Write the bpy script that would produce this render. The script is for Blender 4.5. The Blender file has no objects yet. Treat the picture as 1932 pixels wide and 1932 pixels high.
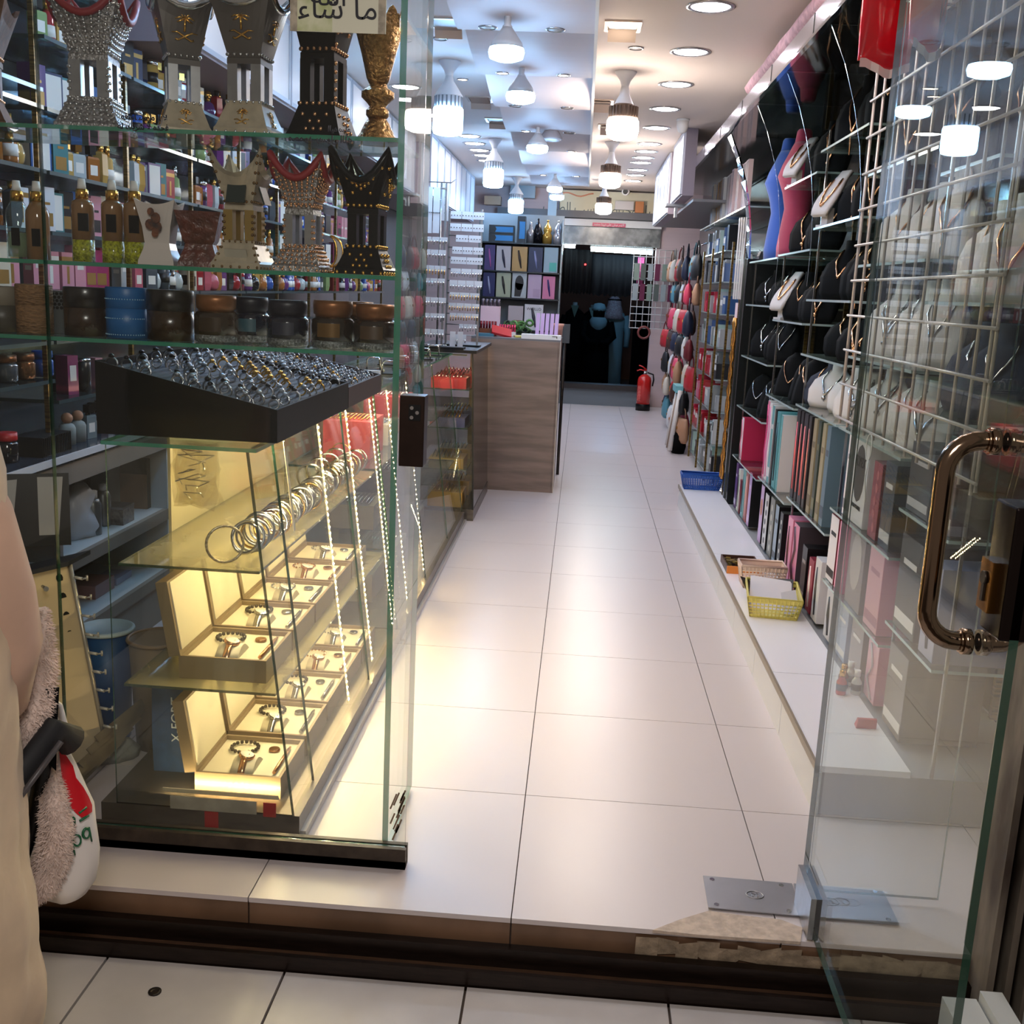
import bpy, math, random
from math import sin, cos, pi, radians, sqrt
from mathutils import Vector as V, Matrix
SC = bpy.context.scene
COL = SC.collection
rnd = random.Random(11)

# ------------------------------------------------------------------ camera, world, exposure
FPX, YAW, PITCH, ROLL, CAMZ = 2014.113, -0.0561114515, 0.206091047, -0.0468555386, 1.38113825
_cy, _sy, _cp, _sp = cos(YAW), sin(YAW), cos(PITCH), sin(PITCH)
_f = V((_sy * _cp, _cy * _cp, -_sp)); _r = V((_cy, -_sy, 0)); _d = _f.cross(_r)
_r2 = cos(ROLL) * _r + sin(ROLL) * _d
_d2 = -sin(ROLL) * _r + cos(ROLL) * _d
cam = bpy.data.objects.new('camera', bpy.data.cameras.new('camera'))
COL.objects.link(cam)
cam.data.sensor_width = 36; cam.data.lens = FPX / 1932 * 36; cam.data.clip_start = .05; cam.data.clip_end = 100
cam.matrix_world = Matrix(((_r2.x, -_d2.x, -_f.x, 0), (_r2.y, -_d2.y, -_f.y, 0), (_r2.z, -_d2.z, -_f.z, CAMZ), (0, 0, 0, 1)))
SC.camera = cam
world = bpy.data.worlds.new('world'); SC.world = world; world.use_nodes = True
_bg = world.node_tree.nodes['Background']
_bg.inputs[0].default_value = (1, .82, .70, 1); _bg.inputs[1].default_value = .16
SC.view_settings.view_transform = 'Standard'; SC.view_settings.look = 'None'
SC.view_settings.gamma = 1; SC.view_settings.use_curve_mapping = False
SC.view_settings.exposure = 0.0
SC.cycles.use_denoising = True
SC.cycles.max_bounces = 7; SC.cycles.diffuse_bounces = 3; SC.cycles.glossy_bounces = 4; SC.cycles.adaptive_threshold = .03
SC.cycles.transmission_bounces = 4; SC.cycles.transparent_max_bounces = 40
SC.cycles.caustics_reflective = False; SC.cycles.caustics_refractive = False
SC.cycles.sample_clamp_indirect = 6
# unseen fill light added above the camera to brighten passer-by and pavement
_l = bpy.data.lights.new('street_fill_light', 'AREA'); _l.energy = 18; _l.size = .5; _l.color = (1, .92, .87)
_lo = bpy.data.objects.new('street_fill_light', _l); COL.objects.link(_lo); _lo.location = (-.2, .3, 1.95)
_lo.rotation_euler = (radians(42), 0, 0)
# strengths of the shop's own lamps
BULB_COLD, BULB_WARM, DOWN_E, STRIP_E, TUBE_E = 60., 84., 36., 14., 40.

# ------------------------------------------------------------------ helpers
def W(px, py, x=None, y=None, z=None):
    """point of the place that the photograph shows at a pixel, on the plane x=, y= or z="""
    d = _r2 * ((px - 966) / FPX) + _d2 * ((py - 966) / FPX) + _f
    t = x / d.x if x is not None else y / d.y if y is not None else (z - CAMZ) / d.z
    return V((0, 0, CAMZ)) + d * t

def lin(c):
    return tuple((v / 255 / 12.92 if v / 255 <= .04045 else ((v / 255 + .055) / 1.055) ** 2.4) for v in c)

MATS = {}
def mat(name, c=(200, 200, 200), rough=.45, metal=0., noise=0., scale=8., emit=0., bump=0., alpha=1., coat=0., spec=.5, stretch=None, c2=None, sheen=0.):
    if name in MATS: return MATS[name]
    m = bpy.data.materials.new(name); m.use_nodes = True
    nt = m.node_tree; p = nt.nodes['Principled BSDF']
    col = lin(c or (128, 128, 128))
    p.inputs['Base Color'].default_value = (*col, 1)
    p.inputs['Roughness'].default_value = rough; p.inputs['Metallic'].default_value = metal
    p.inputs['Specular IOR Level'].default_value = spec
    if coat: p.inputs['Coat Weight'].default_value = coat
    if sheen: p.inputs['Sheen Weight'].default_value = sheen
    if alpha < 1: p.inputs['Alpha'].default_value = alpha
    if emit:
        p.inputs['Emission Color'].default_value = (*col, 1); p.inputs['Emission Strength'].default_value = emit
    if noise or bump or c2:
        tc = nt.nodes.new('ShaderNodeTexCoord'); mp = nt.nodes.new('ShaderNodeMapping')
        if stretch: mp.inputs['Scale'].default_value = stretch
        nz = nt.nodes.new('ShaderNodeTexNoise'); nz.inputs['Scale'].default_value = scale; nz.inputs['Detail'].default_value = 4
        nt.links.new(tc.outputs['Object'], mp.inputs[0]); nt.links.new(mp.outputs[0], nz.inputs['Vector'])
        if noise or c2:
            rp = nt.nodes.new('ShaderNodeValToRGB')
            k = c2 and lin(c2) or tuple(v * (1 - noise) for v in col)
            rp.color_ramp.elements[0].position = .36; rp.color_ramp.elements[1].position = .64
            rp.color_ramp.elements[0].color = (*k, 1); rp.color_ramp.elements[1].color = (*col, 1)
            nt.links.new(nz.outputs['Fac'], rp.inputs[0]); nt.links.new(rp.outputs[0], p.inputs['Base Color'])
        if bump:
            bp = nt.nodes.new('ShaderNodeBump'); bp.inputs['Strength'].default_value = bump; bp.inputs['Distance'].default_value = .01
            nt.links.new(nz.outputs['Fac'], bp.inputs['Height']); nt.links.new(bp.outputs[0], p.inputs['Normal'])
    MATS[name] = m
    return m

def oc(name, rough=.4, metal=0., clear=0., coat=0., spec=.5):
    """material that takes each object's own colour"""
    if name in MATS: return MATS[name]
    m = bpy.data.materials.new(name); m.use_nodes = True; nt = m.node_tree; p = nt.nodes['Principled BSDF']
    oi = nt.nodes.new('ShaderNodeObjectInfo'); nt.links.new(oi.outputs['Color'], p.inputs['Base Color'])
    p.inputs['Roughness'].default_value = rough; p.inputs['Metallic'].default_value = metal; p.inputs['Coat Weight'].default_value = coat
    p.inputs['Specular IOR Level'].default_value = spec
    if clear:
        out = nt.nodes['Material Output']; t = nt.nodes.new('ShaderNodeBsdfTransparent'); mx = nt.nodes.new('ShaderNodeMixShader')
        nt.links.new(oi.outputs['Color'], t.inputs[0]); mx.inputs[0].default_value = clear
        nt.links.new(p.outputs[0], mx.inputs[1]); nt.links.new(t.outputs[0], mx.inputs[2]); nt.links.new(mx.outputs[0], out.inputs[0])
    MATS[name] = m
    return m

def glass(name, tint=(253, 255, 254), refl=.045, dirt=0., dscale=3., rough=.0, dcol=(190, 190, 185), gain=1.):
    """thin clear sheet: straight-through light, mirror reflection that grows at a glancing angle, a film of dust"""
    if name in MATS: return MATS[name]
    m = bpy.data.materials.new(name); m.use_nodes = True; nt = m.node_tree
    for n in list(nt.nodes): nt.nodes.remove(n)
    N, L = nt.nodes.new, nt.links.new
    out = N('ShaderNodeOutputMaterial'); t = N('ShaderNodeBsdfTransparent'); t.inputs[0].default_value = (*lin(tint), 1)
    g = N('ShaderNodeBsdfGlossy'); g.inputs['Roughness'].default_value = rough; g.inputs[0].default_value = (1, 1, 1, 1)
    lw = N('ShaderNodeLayerWeight'); lw.inputs[0].default_value = .5
    pw = N('ShaderNodeMath'); pw.operation = 'POWER'; pw.inputs[1].default_value = 4.2
    L(lw.outputs['Facing'], pw.inputs[0])
    ma = N('ShaderNodeMath'); ma.operation = 'MULTIPLY_ADD'; ma.inputs[1].default_value = .85 * gain; ma.inputs[2].default_value = refl
    L(pw.outputs[0], ma.inputs[0])
    mx = N('ShaderNodeMixShader'); L(ma.outputs[0], mx.inputs[0]); L(t.outputs[0], mx.inputs[1]); L(g.outputs[0], mx.inputs[2])
    last = mx
    if dirt:
        d = N('ShaderNodeBsdfDiffuse'); d.inputs[0].default_value = (*lin(dcol), 1)
        tr = N('ShaderNodeBsdfTranslucent'); tr.inputs[0].default_value = (*lin(dcol), 1)
        ad = N('ShaderNodeMixShader'); L(d.outputs[0], ad.inputs[1]); L(tr.outputs[0], ad.inputs[2])
        tc = N('ShaderNodeTexCoord'); nz = N('ShaderNodeTexNoise'); nz.inputs['Scale'].default_value = dscale; nz.inputs['Detail'].default_value = 5
        mr = N('ShaderNodeMapRange'); mr.inputs[1].default_value = .35; mr.inputs[2].default_value = .75; mr.inputs[3].default_value = dirt * .35; mr.inputs[4].default_value = dirt
        L(tc.outputs['Object'], nz.inputs[0]); L(nz.outputs['Fac'], mr.inputs[0])
        m2 = N('ShaderNodeMixShader'); L(mr.outputs[0], m2.inputs[0]); L(mx.outputs[0], m2.inputs[1]); L(ad.outputs[0], m2.inputs[2]); last = m2
    L(last.outputs[0], out.inputs[0]); MATS[name] = m
    return m

class B:
    """collects shapes into one mesh"""
    def __init__(s): s.v = []; s.f = []; s.m = []; s.sm = []
    def add(s, vs, fs, m=0, smooth=False):
        o = len(s.v); s.v += [tuple(v) for v in vs]
        for f in fs: s.f.append(tuple(i + o for i in f)); s.m.append(m); s.sm.append(smooth)
        return s
    def bx(s, x0, x1, y0, y1, z0, z1, m=0):
        x0, x1 = min(x0, x1), max(x0, x1); y0, y1 = min(y0, y1), max(y0, y1); z0, z1 = min(z0, z1), max(z0, z1)
        return s.add([(x0, y0, z0), (x1, y0, z0), (x1, y1, z0), (x0, y1, z0), (x0, y0, z1), (x1, y0, z1), (x1, y1, z1), (x0, y1, z1)],
                     [(0, 3, 2, 1), (4, 5, 6, 7), (0, 1, 5, 4), (1, 2, 6, 5), (2, 3, 7, 6), (3, 0, 4, 7)], m)
    def box(s, c, d, m=0, rot=None):
        k = len(s.v); s.bx(-d[0] / 2, d[0] / 2, -d[1] / 2, d[1] / 2, -d[2] / 2, d[2] / 2, m)
        R = rot if rot is not None else Matrix.Identity(3)
        s.v[k:] = [tuple(R @ V(v) + V(c)) for v in s.v[k:]]
        return s
    def loft(s, rings, m=0, caps=True, smooth=True, closed=True):
        n = len(rings[0]); vs = [p for r in rings for p in r]; fs = []
        for i in range(len(rings) - 1):
            for j in range(n if closed else n - 1):
                k = (j + 1) % n
                fs.append((i * n + j, i * n + k, (i + 1) * n + k, (i + 1) * n + j))
        if caps and closed: fs.append(tuple(range(n - 1, -1, -1))); fs.append(tuple((len(rings) - 1) * n + j for j in range(n)))
        o = len(s.f); s.add(vs, fs, m, smooth)
        if caps and closed: s.sm[-1] = s.sm[-2] = False
        return s
    def lathe(s, prof, n=16, m=0, c=(0, 0, 0), ms=None, smooth=True, sq=None):
        """prof: (radius, z); ms: material of each band"""
        o = len(s.v); nf = len(s.f)
        rings = [[(c[0] + r * cos(2 * pi * j / n), c[1] + r * sin(2 * pi * j / n) * (sq or 1), c[2] + z) for j in range(n)] for r, z in prof]
        s.loft(rings, m, True, smooth)
        if ms:
            for i in range(len(prof) - 1):
                for j in range(n): s.m[nf + i * n + j] = ms[i]
            s.m[nf + (len(prof) - 1) * n] = ms[0]; s.m[nf + (len(prof) - 1) * n + 1] = ms[-1]
        return s
    def cyl(s, p, q, r, n=10, m=0, r2=None, smooth=True):
        p, q = V(p), V(q); d = (q - p).normalized(); u = d.orthogonal().normalized(); w = d.cross(u)
        R = lambda c, k: [c + (u * cos(2 * pi * j / n) + w * sin(2 * pi * j / n)) * k for j in range(n)]
        return s.loft([R(p, r), R(q, r if r2 is None else r2)], m, True, smooth)
    def tube(s, pts, r, n=6, m=0, closed=False, flat=None):
        pts = [V(p) for p in pts]; N = len(pts); rings = []; u = None
        for i in range(N):
            a, b = (pts[i - 1], pts[(i + 1) % N]) if closed else (pts[max(i - 1, 0)], pts[min(i + 1, N - 1)])
            d = (b - a).normalized() if (b - a).length > 1e-9 else V((0, 0, 1))
            u = d.orthogonal().normalized() if u is None else (u - d * u.dot(d)).normalized()
            w = d.cross(u); k = r[i] if isinstance(r, (list, tuple)) else r
            rings.append([pts[i] + u * cos(2 * pi * j / n) * k * (flat or 1) + w * sin(2 * pi * j / n) * k for j in range(n)])
        if closed: rings.append(rings[0])
        return s.loft(rings, m, not closed, True)
    def ball(s, c, r, n=10, m=0, sz=1., k=None, half=False):
        k = k or max(4, n // 2); a0 = 0 if half else -pi / 2
        return s.lathe([(max(r * cos(a0 + (pi / 2 - a0) * i / k), 1e-4), r * sz * sin(a0 + (pi / 2 - a0) * i / k)) for i in range(k + 1)], n, m, c)
    def prism(s, poly, o, u, w, t, m=0, ms=None):
        """2-D outline poly in the plane o + a*u + b*w, thickness t along u x w"""
        o, u, w = V(o), V(u), V(w); nrm = u.cross(w).normalized() * t; n = len(poly)
        f = [o + u * a + w * b for a, b in poly]
        return s.add(f + [p + nrm for p in f], [tuple(range(n - 1, -1, -1)), tuple(range(n, 2 * n))] + [(i, (i + 1) % n, n + (i + 1) % n, n + i) for i in range(n)], m if ms is None else ms)
    def mesh(s, name, mats, bev=0):
        me = bpy.data.meshes.new(name); me.from_pydata(s.v, [], s.f)
        for k in mats if isinstance(mats, (list, tuple)) else [mats]: me.materials.append(k)
        if any(s.m): me.polygons.foreach_set('material_index', s.m)
        if any(s.sm): me.polygons.foreach_set('use_smooth', s.sm)
        me.update()
        return me

def tagged(o, label=None, cat=None, group=None, kind=None):
    if label: o['label'] = label
    if cat: o['category'] = cat
    if group: o['group'] = group
    if kind: o['kind'] = kind
    return o

def obj(name, b, mats=None, parent=None, loc=(0, 0, 0), rz=0., color=None, rot=None, bevel=0., kind=None, label=None):
    me = b.mesh(name, mats) if isinstance(b, B) else b
    o = bpy.data.objects.new(name, me); COL.objects.link(o)
    o.location = loc; o.rotation_euler = rot or (0, 0, rz)
    if parent: o.parent = parent
    if color: o.color = (*lin(color), 1)
    if bevel:
        md = o.modifiers.new('bevel', 'BEVEL'); md.width = bevel; md.segments = 2; md.limit_method = 'ANGLE'
    if kind: o['kind'] = kind
    if label: o['label'] = label
    return o

def thing(name, label, cat, group=None, loc=(0, 0, 0), rz=0., rot=None):
    o = bpy.data.objects.new(name, None); COL.objects.link(o); o.location = loc; o.rotation_euler = rot or (0, 0, rz); o.empty_display_size = .05
    return tagged(o, label, cat, group)

def single(name, b, mats, label, cat, group=None, loc=(0, 0, 0), rz=0., color=None, rot=None, bevel=0.):
    return tagged(obj(name, b, mats, None, loc, rz, color, rot, bevel), label, cat, group)

def dup(root, loc, rz=0., label=None, group=None, rot=None, color=None, scale=None):
    r = root.copy(); COL.objects.link(r); r.location = loc; r.rotation_euler = rot or (0, 0, rz)
    if label: r['label'] = label
    if group: r['group'] = group
    if color: r.color = (*lin(color), 1)
    if scale: r.scale = (scale,) * 3 if not isinstance(scale, tuple) else scale
    for ch in list(root.children):
        c = ch.copy(); COL.objects.link(c); c.parent = r
        if color and ch.get('tint'): c.color = (*lin(color), 1)
        for g in list(ch.children):
            d = g.copy(); COL.objects.link(d); d.parent = c
    return r

def struct(name, b, mats, parent=None, bevel=0.):
    o = obj(name, b, mats, parent, bevel=bevel)
    if not parent: o['kind'] = 'structure'
    return o

def text(name, s, size, material, parent, loc, rot, align='CENTER', ext=.0008, mirror=False, sx=1., bold=0.):
    c = bpy.data.curves.new(name, 'FONT'); c.body = s; c.size = size; c.align_x = align; c.align_y = 'CENTER'; c.extrude = ext; c.resolution_u = 3
    c.offset = bold
    t = bpy.data.objects.new(name, c); COL.objects.link(t)
    dg = bpy.context.evaluated_depsgraph_get(); me = bpy.data.meshes.new_from_object(t.evaluated_get(dg))
    bpy.data.objects.remove(t); bpy.data.curves.remove(c)
    me.materials.clear(); me.materials.append(material)
    o = bpy.data.objects.new(name, me); COL.objects.link(o); o.location = loc; o.rotation_euler = rot; o.parent = parent
    o.scale = (-sx if mirror else sx, 1, 1); o['kind'] = 'stuff'
    return o

ORD = ['first', 'second', 'third', 'fourth', 'fifth', 'sixth', 'seventh', 'eighth', 'ninth', 'tenth', 'eleventh', 'twelfth']
def nth(i):
    n = i + 1
    return ORD[i] if i < 12 else f"{n}{'th' if 10 < n % 100 < 14 else {1: 'st', 2: 'nd', 3: 'rd'}.get(n % 10, 'th')}"
FACE_S = (pi / 2, 0, 0)          # writing that faces the street (-Y)
FACE_W = (pi / 2, 0, -pi / 2)    # writing that faces the aisle from the wall with the necklaces (-X)
FACE_E = (pi / 2, 0, pi / 2)     # faces +X

# ------------------------------------------------------------------ materials
white = mat('white_paint', (232, 230, 228), .5)
black = mat('black_plastic', (10, 10, 11), .4, spec=.3)
blackmat = mat('black_velvet', (8, 8, 9), .9, spec=.1)
gold = mat('gold_metal', (226, 176, 92), .22, 1.)
rose = mat('rose_gold_metal', (232, 178, 136), .2, 1.)
silver = mat('silver_metal', (212, 212, 214), .18, 1.)
steel = mat('brushed_steel', (176, 176, 178), .3, 1., noise=.12, scale=40)
chrome = mat('chrome', (200, 203, 208), .07, 1.)
darkmetal = mat('dark_metal', (52, 45, 40), .38, .6, noise=.35, scale=20)
G = glass('clear_glass')
GSH = glass('shelf_glass', (243, 252, 248), .05, .015, 4)
GD = glass('door_glass', (248, 252, 250), .03, .045, 2.5, dcol=(176, 166, 164), gain=.55)
GW = glass('window_glass', (252, 254, 253), .022, .014, 2.2, dcol=(180, 180, 172), gain=.8)
GE = mat('glass_edge_green', (52, 138, 108), .12, 0, spec=.8, alpha=.82)
GED = mat('glass_edge_dark', (28, 66, 52), .12, 0, spec=.8, alpha=.9)
# ------------------------------------------------------------------ the setting: floor, step, street
def tile_mat():
    m = mat('floor_tile', (210, 200, 200), .28)
    return m
tilem = tile_mat()
grout = mat('grout_dark', (74, 62, 54), .8)
floor = struct('floor', B().bx(-2.0, 1.45, 2.168, 13.6, -.2, -.006), grout)
X0, Y0, TS = -.0802, 2.757, .6
def tile(x0, x1, y0, y1): return B().bx(x0 + .0014, x1 - .0014, y0 + .0014, y1 - .0014, -.012, 0)
_tm = B().bx(.0014, TS - .0014, .0014, TS - .0014, -.012, 0).mesh('tile', tilem)
for i in range(-4, 3):
    xa, xb = max(X0 + i * TS, -2.0), min(X0 + (i + 1) * TS, 1.45)
    if i == 0: pass
    o = obj('tile', tile(xa, xb, 2.155, Y0), tilem, floor)
    for k in range(18):
        ya = Y0 + k * TS
        if k > 6 and i < -1: continue
        if xb - xa > .59: obj('tile', _tm, parent=floor, loc=(xa, ya, 0))
        else: obj('tile', tile(xa, xb, ya, ya + TS), tilem, floor)
riserm = mat('riser_tile', (128, 98, 76), .3, noise=.35, scale=6)
cement = mat('old_cement', (176, 156, 132), .9, noise=.45, scale=30, bump=.8)
step = struct('trim_1', B().bx(-2.2, 1.6, 2.172, 2.2, -.2, -.02), cement)
for i in range(-4, 3):
    obj('riser_tile', B().bx(max(X0 + i * TS, -2.2) + .002, min(X0 + (i + 1) * TS, 1.5) - .002, 2.16, 2.174, -.125, -.014), riserm, step)
# broken cement at the door pivot
b = B(); pr = random.Random(4)
for k in range(16):
    x = .2 + k * .045; b.add([(x, 2.15, -.012 - pr.random() * .02), (x + .05, 2.148, -.012 - pr.random() * .02), (x + .05, 2.155, -.1 + pr.random() * .05), (x, 2.155, -.1 + pr.random() * .05)], [(0, 1, 2, 3)])
obj('broken_cement', b, cement, step, kind='stuff')
def patch(pts, z, t, m):
    c = sum((V(p) for p in pts), V((0, 0))) / len(pts); return B().prism(pts, (0, 0, z), (1, 0, 0), (0, 1, 0), t)
obj('cement_patch', patch([(.235, 2.15), (.34, 2.146), (.46, 2.148), (.56, 2.15), (.575, 2.205), (.53, 2.232), (.44, 2.236), (.37, 2.245), (.3, 2.2)], -.004, .007, cement), mat('cement_light', (205, 186, 170), .8, noise=.25, scale=50, bump=.5), step)
# shutter rails along the foot of the step
railm = mat('rail_dark', (44, 33, 28), .3, .5, noise=.4, scale=14, stretch=(1, 8, 8))
railr = mat('rail_rust', (92, 66, 48), .6, .2, noise=.4, scale=20, stretch=(1, 8, 8))
shut = struct('trim_2', B().bx(-2.2, 1.6, 2.128, 2.15, -.15, -.06), railm)
obj('shutter_rail', B().bx(-2.2, 1.6, 2.102, 2.128, -.15, -.106), railr, shut)
obj('shutter_rail', B().bx(-2.2, 1.6, 2.09, 2.102, -.15, -.096), railm, shut)
pavem = mat('pavement_marble', (206, 200, 198), .35, noise=.22, scale=3.2, bump=.05)
street = struct('floor_street', B().bx(-3, 2.5, -1.5, 2.088, -.3, -.142), grout)
for k, xx in enumerate((-1.79, -1.385, -.98, -.576, -.17, .275, .69, 1.1, 1.5)):
    for yy in (.53, 1.309):
        obj('paving_tile', B().bx(xx + .003, (-1.385, -.98, -.576, -.17, .275, .69, 1.1, 1.5, 1.9)[k] - .003, yy + .003, yy + .777, -.145, -.132), pavem, street)
q = W(292, 1872, z=-.132)
obj('drain_hole', B().lathe([(.014, 0), (.014, .003), (.008, .0035), (.006, .002)], 14, c=(q.x, q.y, -.132)), darkmetal, street)

# ------------------------------------------------------------------ walls and ceiling
ceilm = mat('ceiling_paint', (230, 218, 212), .75)
wallm = mat('wall_paint', (205, 200, 196), .7)
ceiling = struct('ceiling', B().bx(-2.0, 1.45, 2.2, 13.7, 2.6, 2.7), ceilm)
struct('wall_left', B().bx(-2.1, -1.97, 2.2, 13.6, -.2, 2.7), mat('wall_mirror_grey', (96, 106, 112), .25, .5))
struct('wall_right', B().bx(1.38, 1.5, 2.2, 13.7, -.2, 2.7), mat('wall_mirror_dark', (56, 58, 58), .22, .45))
struct('wall_front', B().bx(-2.1, 1.5, 2.2, 2.3, 2.6, 3.3), wallm)
DX0, DX1 = -.30, .86
stonem = mat('stone_grey', (150, 152, 148), .25, noise=.35, scale=12, c2=(96, 98, 96), bump=.2)
wb = struct('wall_back', B().bx(-2.0, DX0, 13.6, 13.75, -.2, 2.6).bx(DX1, 1.45, 13.6, 13.75, -.2, 2.6).bx(DX0, DX1, 13.6, 13.75, 2.26, 2.6), mat('wall_back_pink', (206, 184, 184), .6, noise=.08, scale=2, stretch=(.2, .2, 6)))
obj('stone_panel', B().bx(-.34, .9, 13.56, 13.6, 1.95, 2.24), stonem, wb)
obj('lintel', B().bx(-1.1, .95, 13.38, 13.6, 2.26, 2.34), mat('beam_grey', (92, 92, 96), .5), wb)
obj('white_band', B().bx(-.98, .9, 13.5, 13.56, 2.17, 2.25), white, wb)
# centre ceiling: curved drop panels, one behind the other
panelm = mat('drop_panel', (222, 212, 214), .55)
edges = [3.87, 4.84, 5.8, 6.78, 7.8, 8.8, 9.75, 10.62, 11.5]
for y in edges:
    prof = []
    for k in range(13):
        t = k / 12; prof.append((y - .93 + .93 * t, 2.575 - .125 * (1 - (1 - t) ** 2.2)))
    prof += [(y, 2.465), (y - .03, 2.6), (y - .93, 2.6)]
    o = obj('panel', B().prism([(a, b_) for a, b_ in prof], (-.6, 0, 0), (0, 1, 0), (0, 0, 1), .585), panelm, ceiling)
obj('panel_side', B().bx(-.018, -.004, 2.9, 11.5, 2.445, 2.6), white, ceiling)

# ------------------------------------------------------------------ lamps
def emis(name, c, e=1.):
    m = mat(name, c, .5, emit=e); return m
cold_e = emis('lit_cold', (150, 204, 255), BULB_COLD); warm_e = emis('lit_warm', (255, 238, 222), BULB_WARM)
down_e = emis('lit_down', (250, 246, 255), DOWN_E); spot_e = emis('lit_spot', (255, 236, 214), 14.)
lampw = mat('lamp_white', (225, 226, 230), .4); finb = mat('lamp_fin_brown', (92, 76, 66), .5, .3)
def ceiling_bulb(loc, label, kind, group, sc=1., lit=True):
    t = thing('ceiling_bulb', label, 'lamp', group, loc)
    z = 0
    if kind == 'panel':
        obj('holder', B().lathe([(.014, 0), (.014, -.05), (.02, -.055), (.02, -.07)], 10), lampw, t)
        z = -.06; s = .72
    else:
        obj('holder', B().lathe([(.062, 0), (.06, -.008), (.03, -.05), (.022, -.075), (.02, -.085)], 20), lampw, t)
        z = -.075; s = 1.
    if kind == 'cage':
        obj('body', B().lathe([(.02, z), (.026, z - .03), (.078, z - .105), (.08, z - .112)], 20).lathe([(.076, z - .112), (.076, z - .175)], 24), lampw, t)
        b = B()
        for k in range(20):
            a = 2 * pi * k / 20; b.bx(-.004, .004, .074, .08, z - .172, z - .114)
            R = Matrix.Rotation(a, 3, 'Z'); b.v[-8:] = [tuple(R @ V(v)) for v in b.v[-8:]]
        obj('cooling_fins', b, mat('fin_grey', (120, 126, 134), .5), t, kind='stuff')  # fins in plain grey, darker than the white body
        g = [(.08, z - .172), (.085, z - .18), (.085, z - .29), (.078, z - .31), (.05, z - .318), (.001, z - .32)]
    elif kind == 'fin':
        obj('body', B().lathe([(.02, z), (.03, z - .05), (.055, z - .1), (.057, z - .105)], 18), lampw, t)
        b = B()
        b.lathe([(.055, z - .1), (.072, z - .12), (.08, z - .165), (.08, z - .175)], 18)
        for k in range(24):
            a = 2 * pi * k / 24; b.bx(-.003, .003, .068, .084, z - .172, z - .112)
            R = Matrix.Rotation(a, 3, 'Z'); b.v[-8:] = [tuple(R @ V(v)) for v in b.v[-8:]]
        obj('cooling_fins', b, finb, t, kind='stuff')
        g = [(.08, z - .175), (.09, z - .19), (.092, z - .24), (.084, z - .275), (.05, z - .29), (.001, z - .292)]
    else:
        obj('body', B().lathe([(.02, z), (.03, z - .015), (.06, z - .055), (.07, z - .08)], 18), mat('lamp_shell', (200, 198, 200), .4), t)
        g = [(.07, z - .08), (.074, z - .095), (.068, z - .118), (.04, z - .128), (.001, z - .13)]
        obj('cord', B().tube([(0, .0, -.02), (-.02, .08, .0), (-.035, .16, .02)], .005, 6), mat('cord_grey', (150, 150, 154), .5), t)
    obj('globe', B().lathe(g, 18), (cold_e if kind != 'fin' else warm_e) if lit else lampw, t)
    return t
for k, (y, w) in enumerate(((3.2, 'just inside the entrance, above the perfume shelves'), (6.27, 'nearest of the row on the perfume side'), (9.35, 'second of the row on the perfume side'), (12.4, 'farthest of the row, by the back cabinets'))):
    ceiling_bulb((-.815, y, 2.6), 'white caged ceiling bulb, cold and bright, ' + w, 'cage', 'caged bulbs on the perfume side')
for k, (y, w) in enumerate(((3.25, 'just inside the entrance'), (6.39, 'nearest of the three in view'), (9.27, 'middle of the three in view'), (12.34, 'farthest of the three in view'))):
    ceiling_bulb((.165, y, 2.6), 'warm ceiling bulb with brown cooling fins, ' + w, 'fin', 'brown finned bulbs along the ceiling')
for k, y in enumerate((4.62, 5.62, 7.58, 10.5, 11.36)):
    ceiling_bulb((-.37 if k < 3 else -.33, y, 2.475), f'small round cold bulb hung under the curved panels, {nth(k)} from the entrance', 'panel', 'bulbs under the curved panels')
q = W(1040, 262, z=2.4)
t = thing('dome_lamp', 'unlit grey dome lamp under the curved panels', 'lamp', None, (q.x, q.y, 2.47))
obj('shade', B().lathe([(.02, 0), (.05, -.02), (.075, -.06), (.08, -.075)], 18), mat('dome_grey', (168, 160, 162), .5), t)
obj('lens', B().lathe([(.07, -.075), (.06, -.082), (.001, -.083)], 16), mat('lens_grey', (206, 204, 206), .3), t)
# recessed downlights
def mk_down(r, e):
    t = thing('ceiling_downlight', 'x', 'downlight')
    obj('trim_ring', B().lathe([(r * 1.2, 0), (r * 1.2, -.004), (r, -.007), (r * .96, -.002)], 28), mat('trim_ring_steel', (190, 186, 186), .25, .8), t)
    obj('lens', B().lathe([(r * .98, -.001), (r * .9, -.004), (.001, -.005)], 24), e, t)
    return t
d0 = mk_down(.088, down_e); first = True
for k, y in enumerate((3.2, 4.07, 4.95, 5.83, 6.70, 7.56, 8.40, 9.28, 9.76, 10.2, 10.57, 11.19, 11.68, 12.27)):
    lab = f'round white recessed downlight on the necklace side, {nth(k)} from the entrance'
    if first: d0.location = (.47, y, 2.6); tagged(d0, lab, 'downlight', 'recessed downlights over the aisle'); first = False
    else: dup(d0, (.47, y, 2.6), 0, lab, 'recessed downlights over the aisle')
for k, y in enumerate((4.1, 5.0, 7.1, 8.2, 9.23, 9.68, 10.13, 10.51, 10.92)):
    dup(d0, (-1.2 if k < 4 else -1.02, y, 2.6), 0, f'round white recessed downlight on the perfume side, {nth(k)} from the entrance', 'recessed downlights by the perfume wall')
s0 = mk_down(.03, spot_e); s1 = mk_down(.034, mat('spot_unlit', (196, 190, 186), .3)); fl = [True, True]
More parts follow.
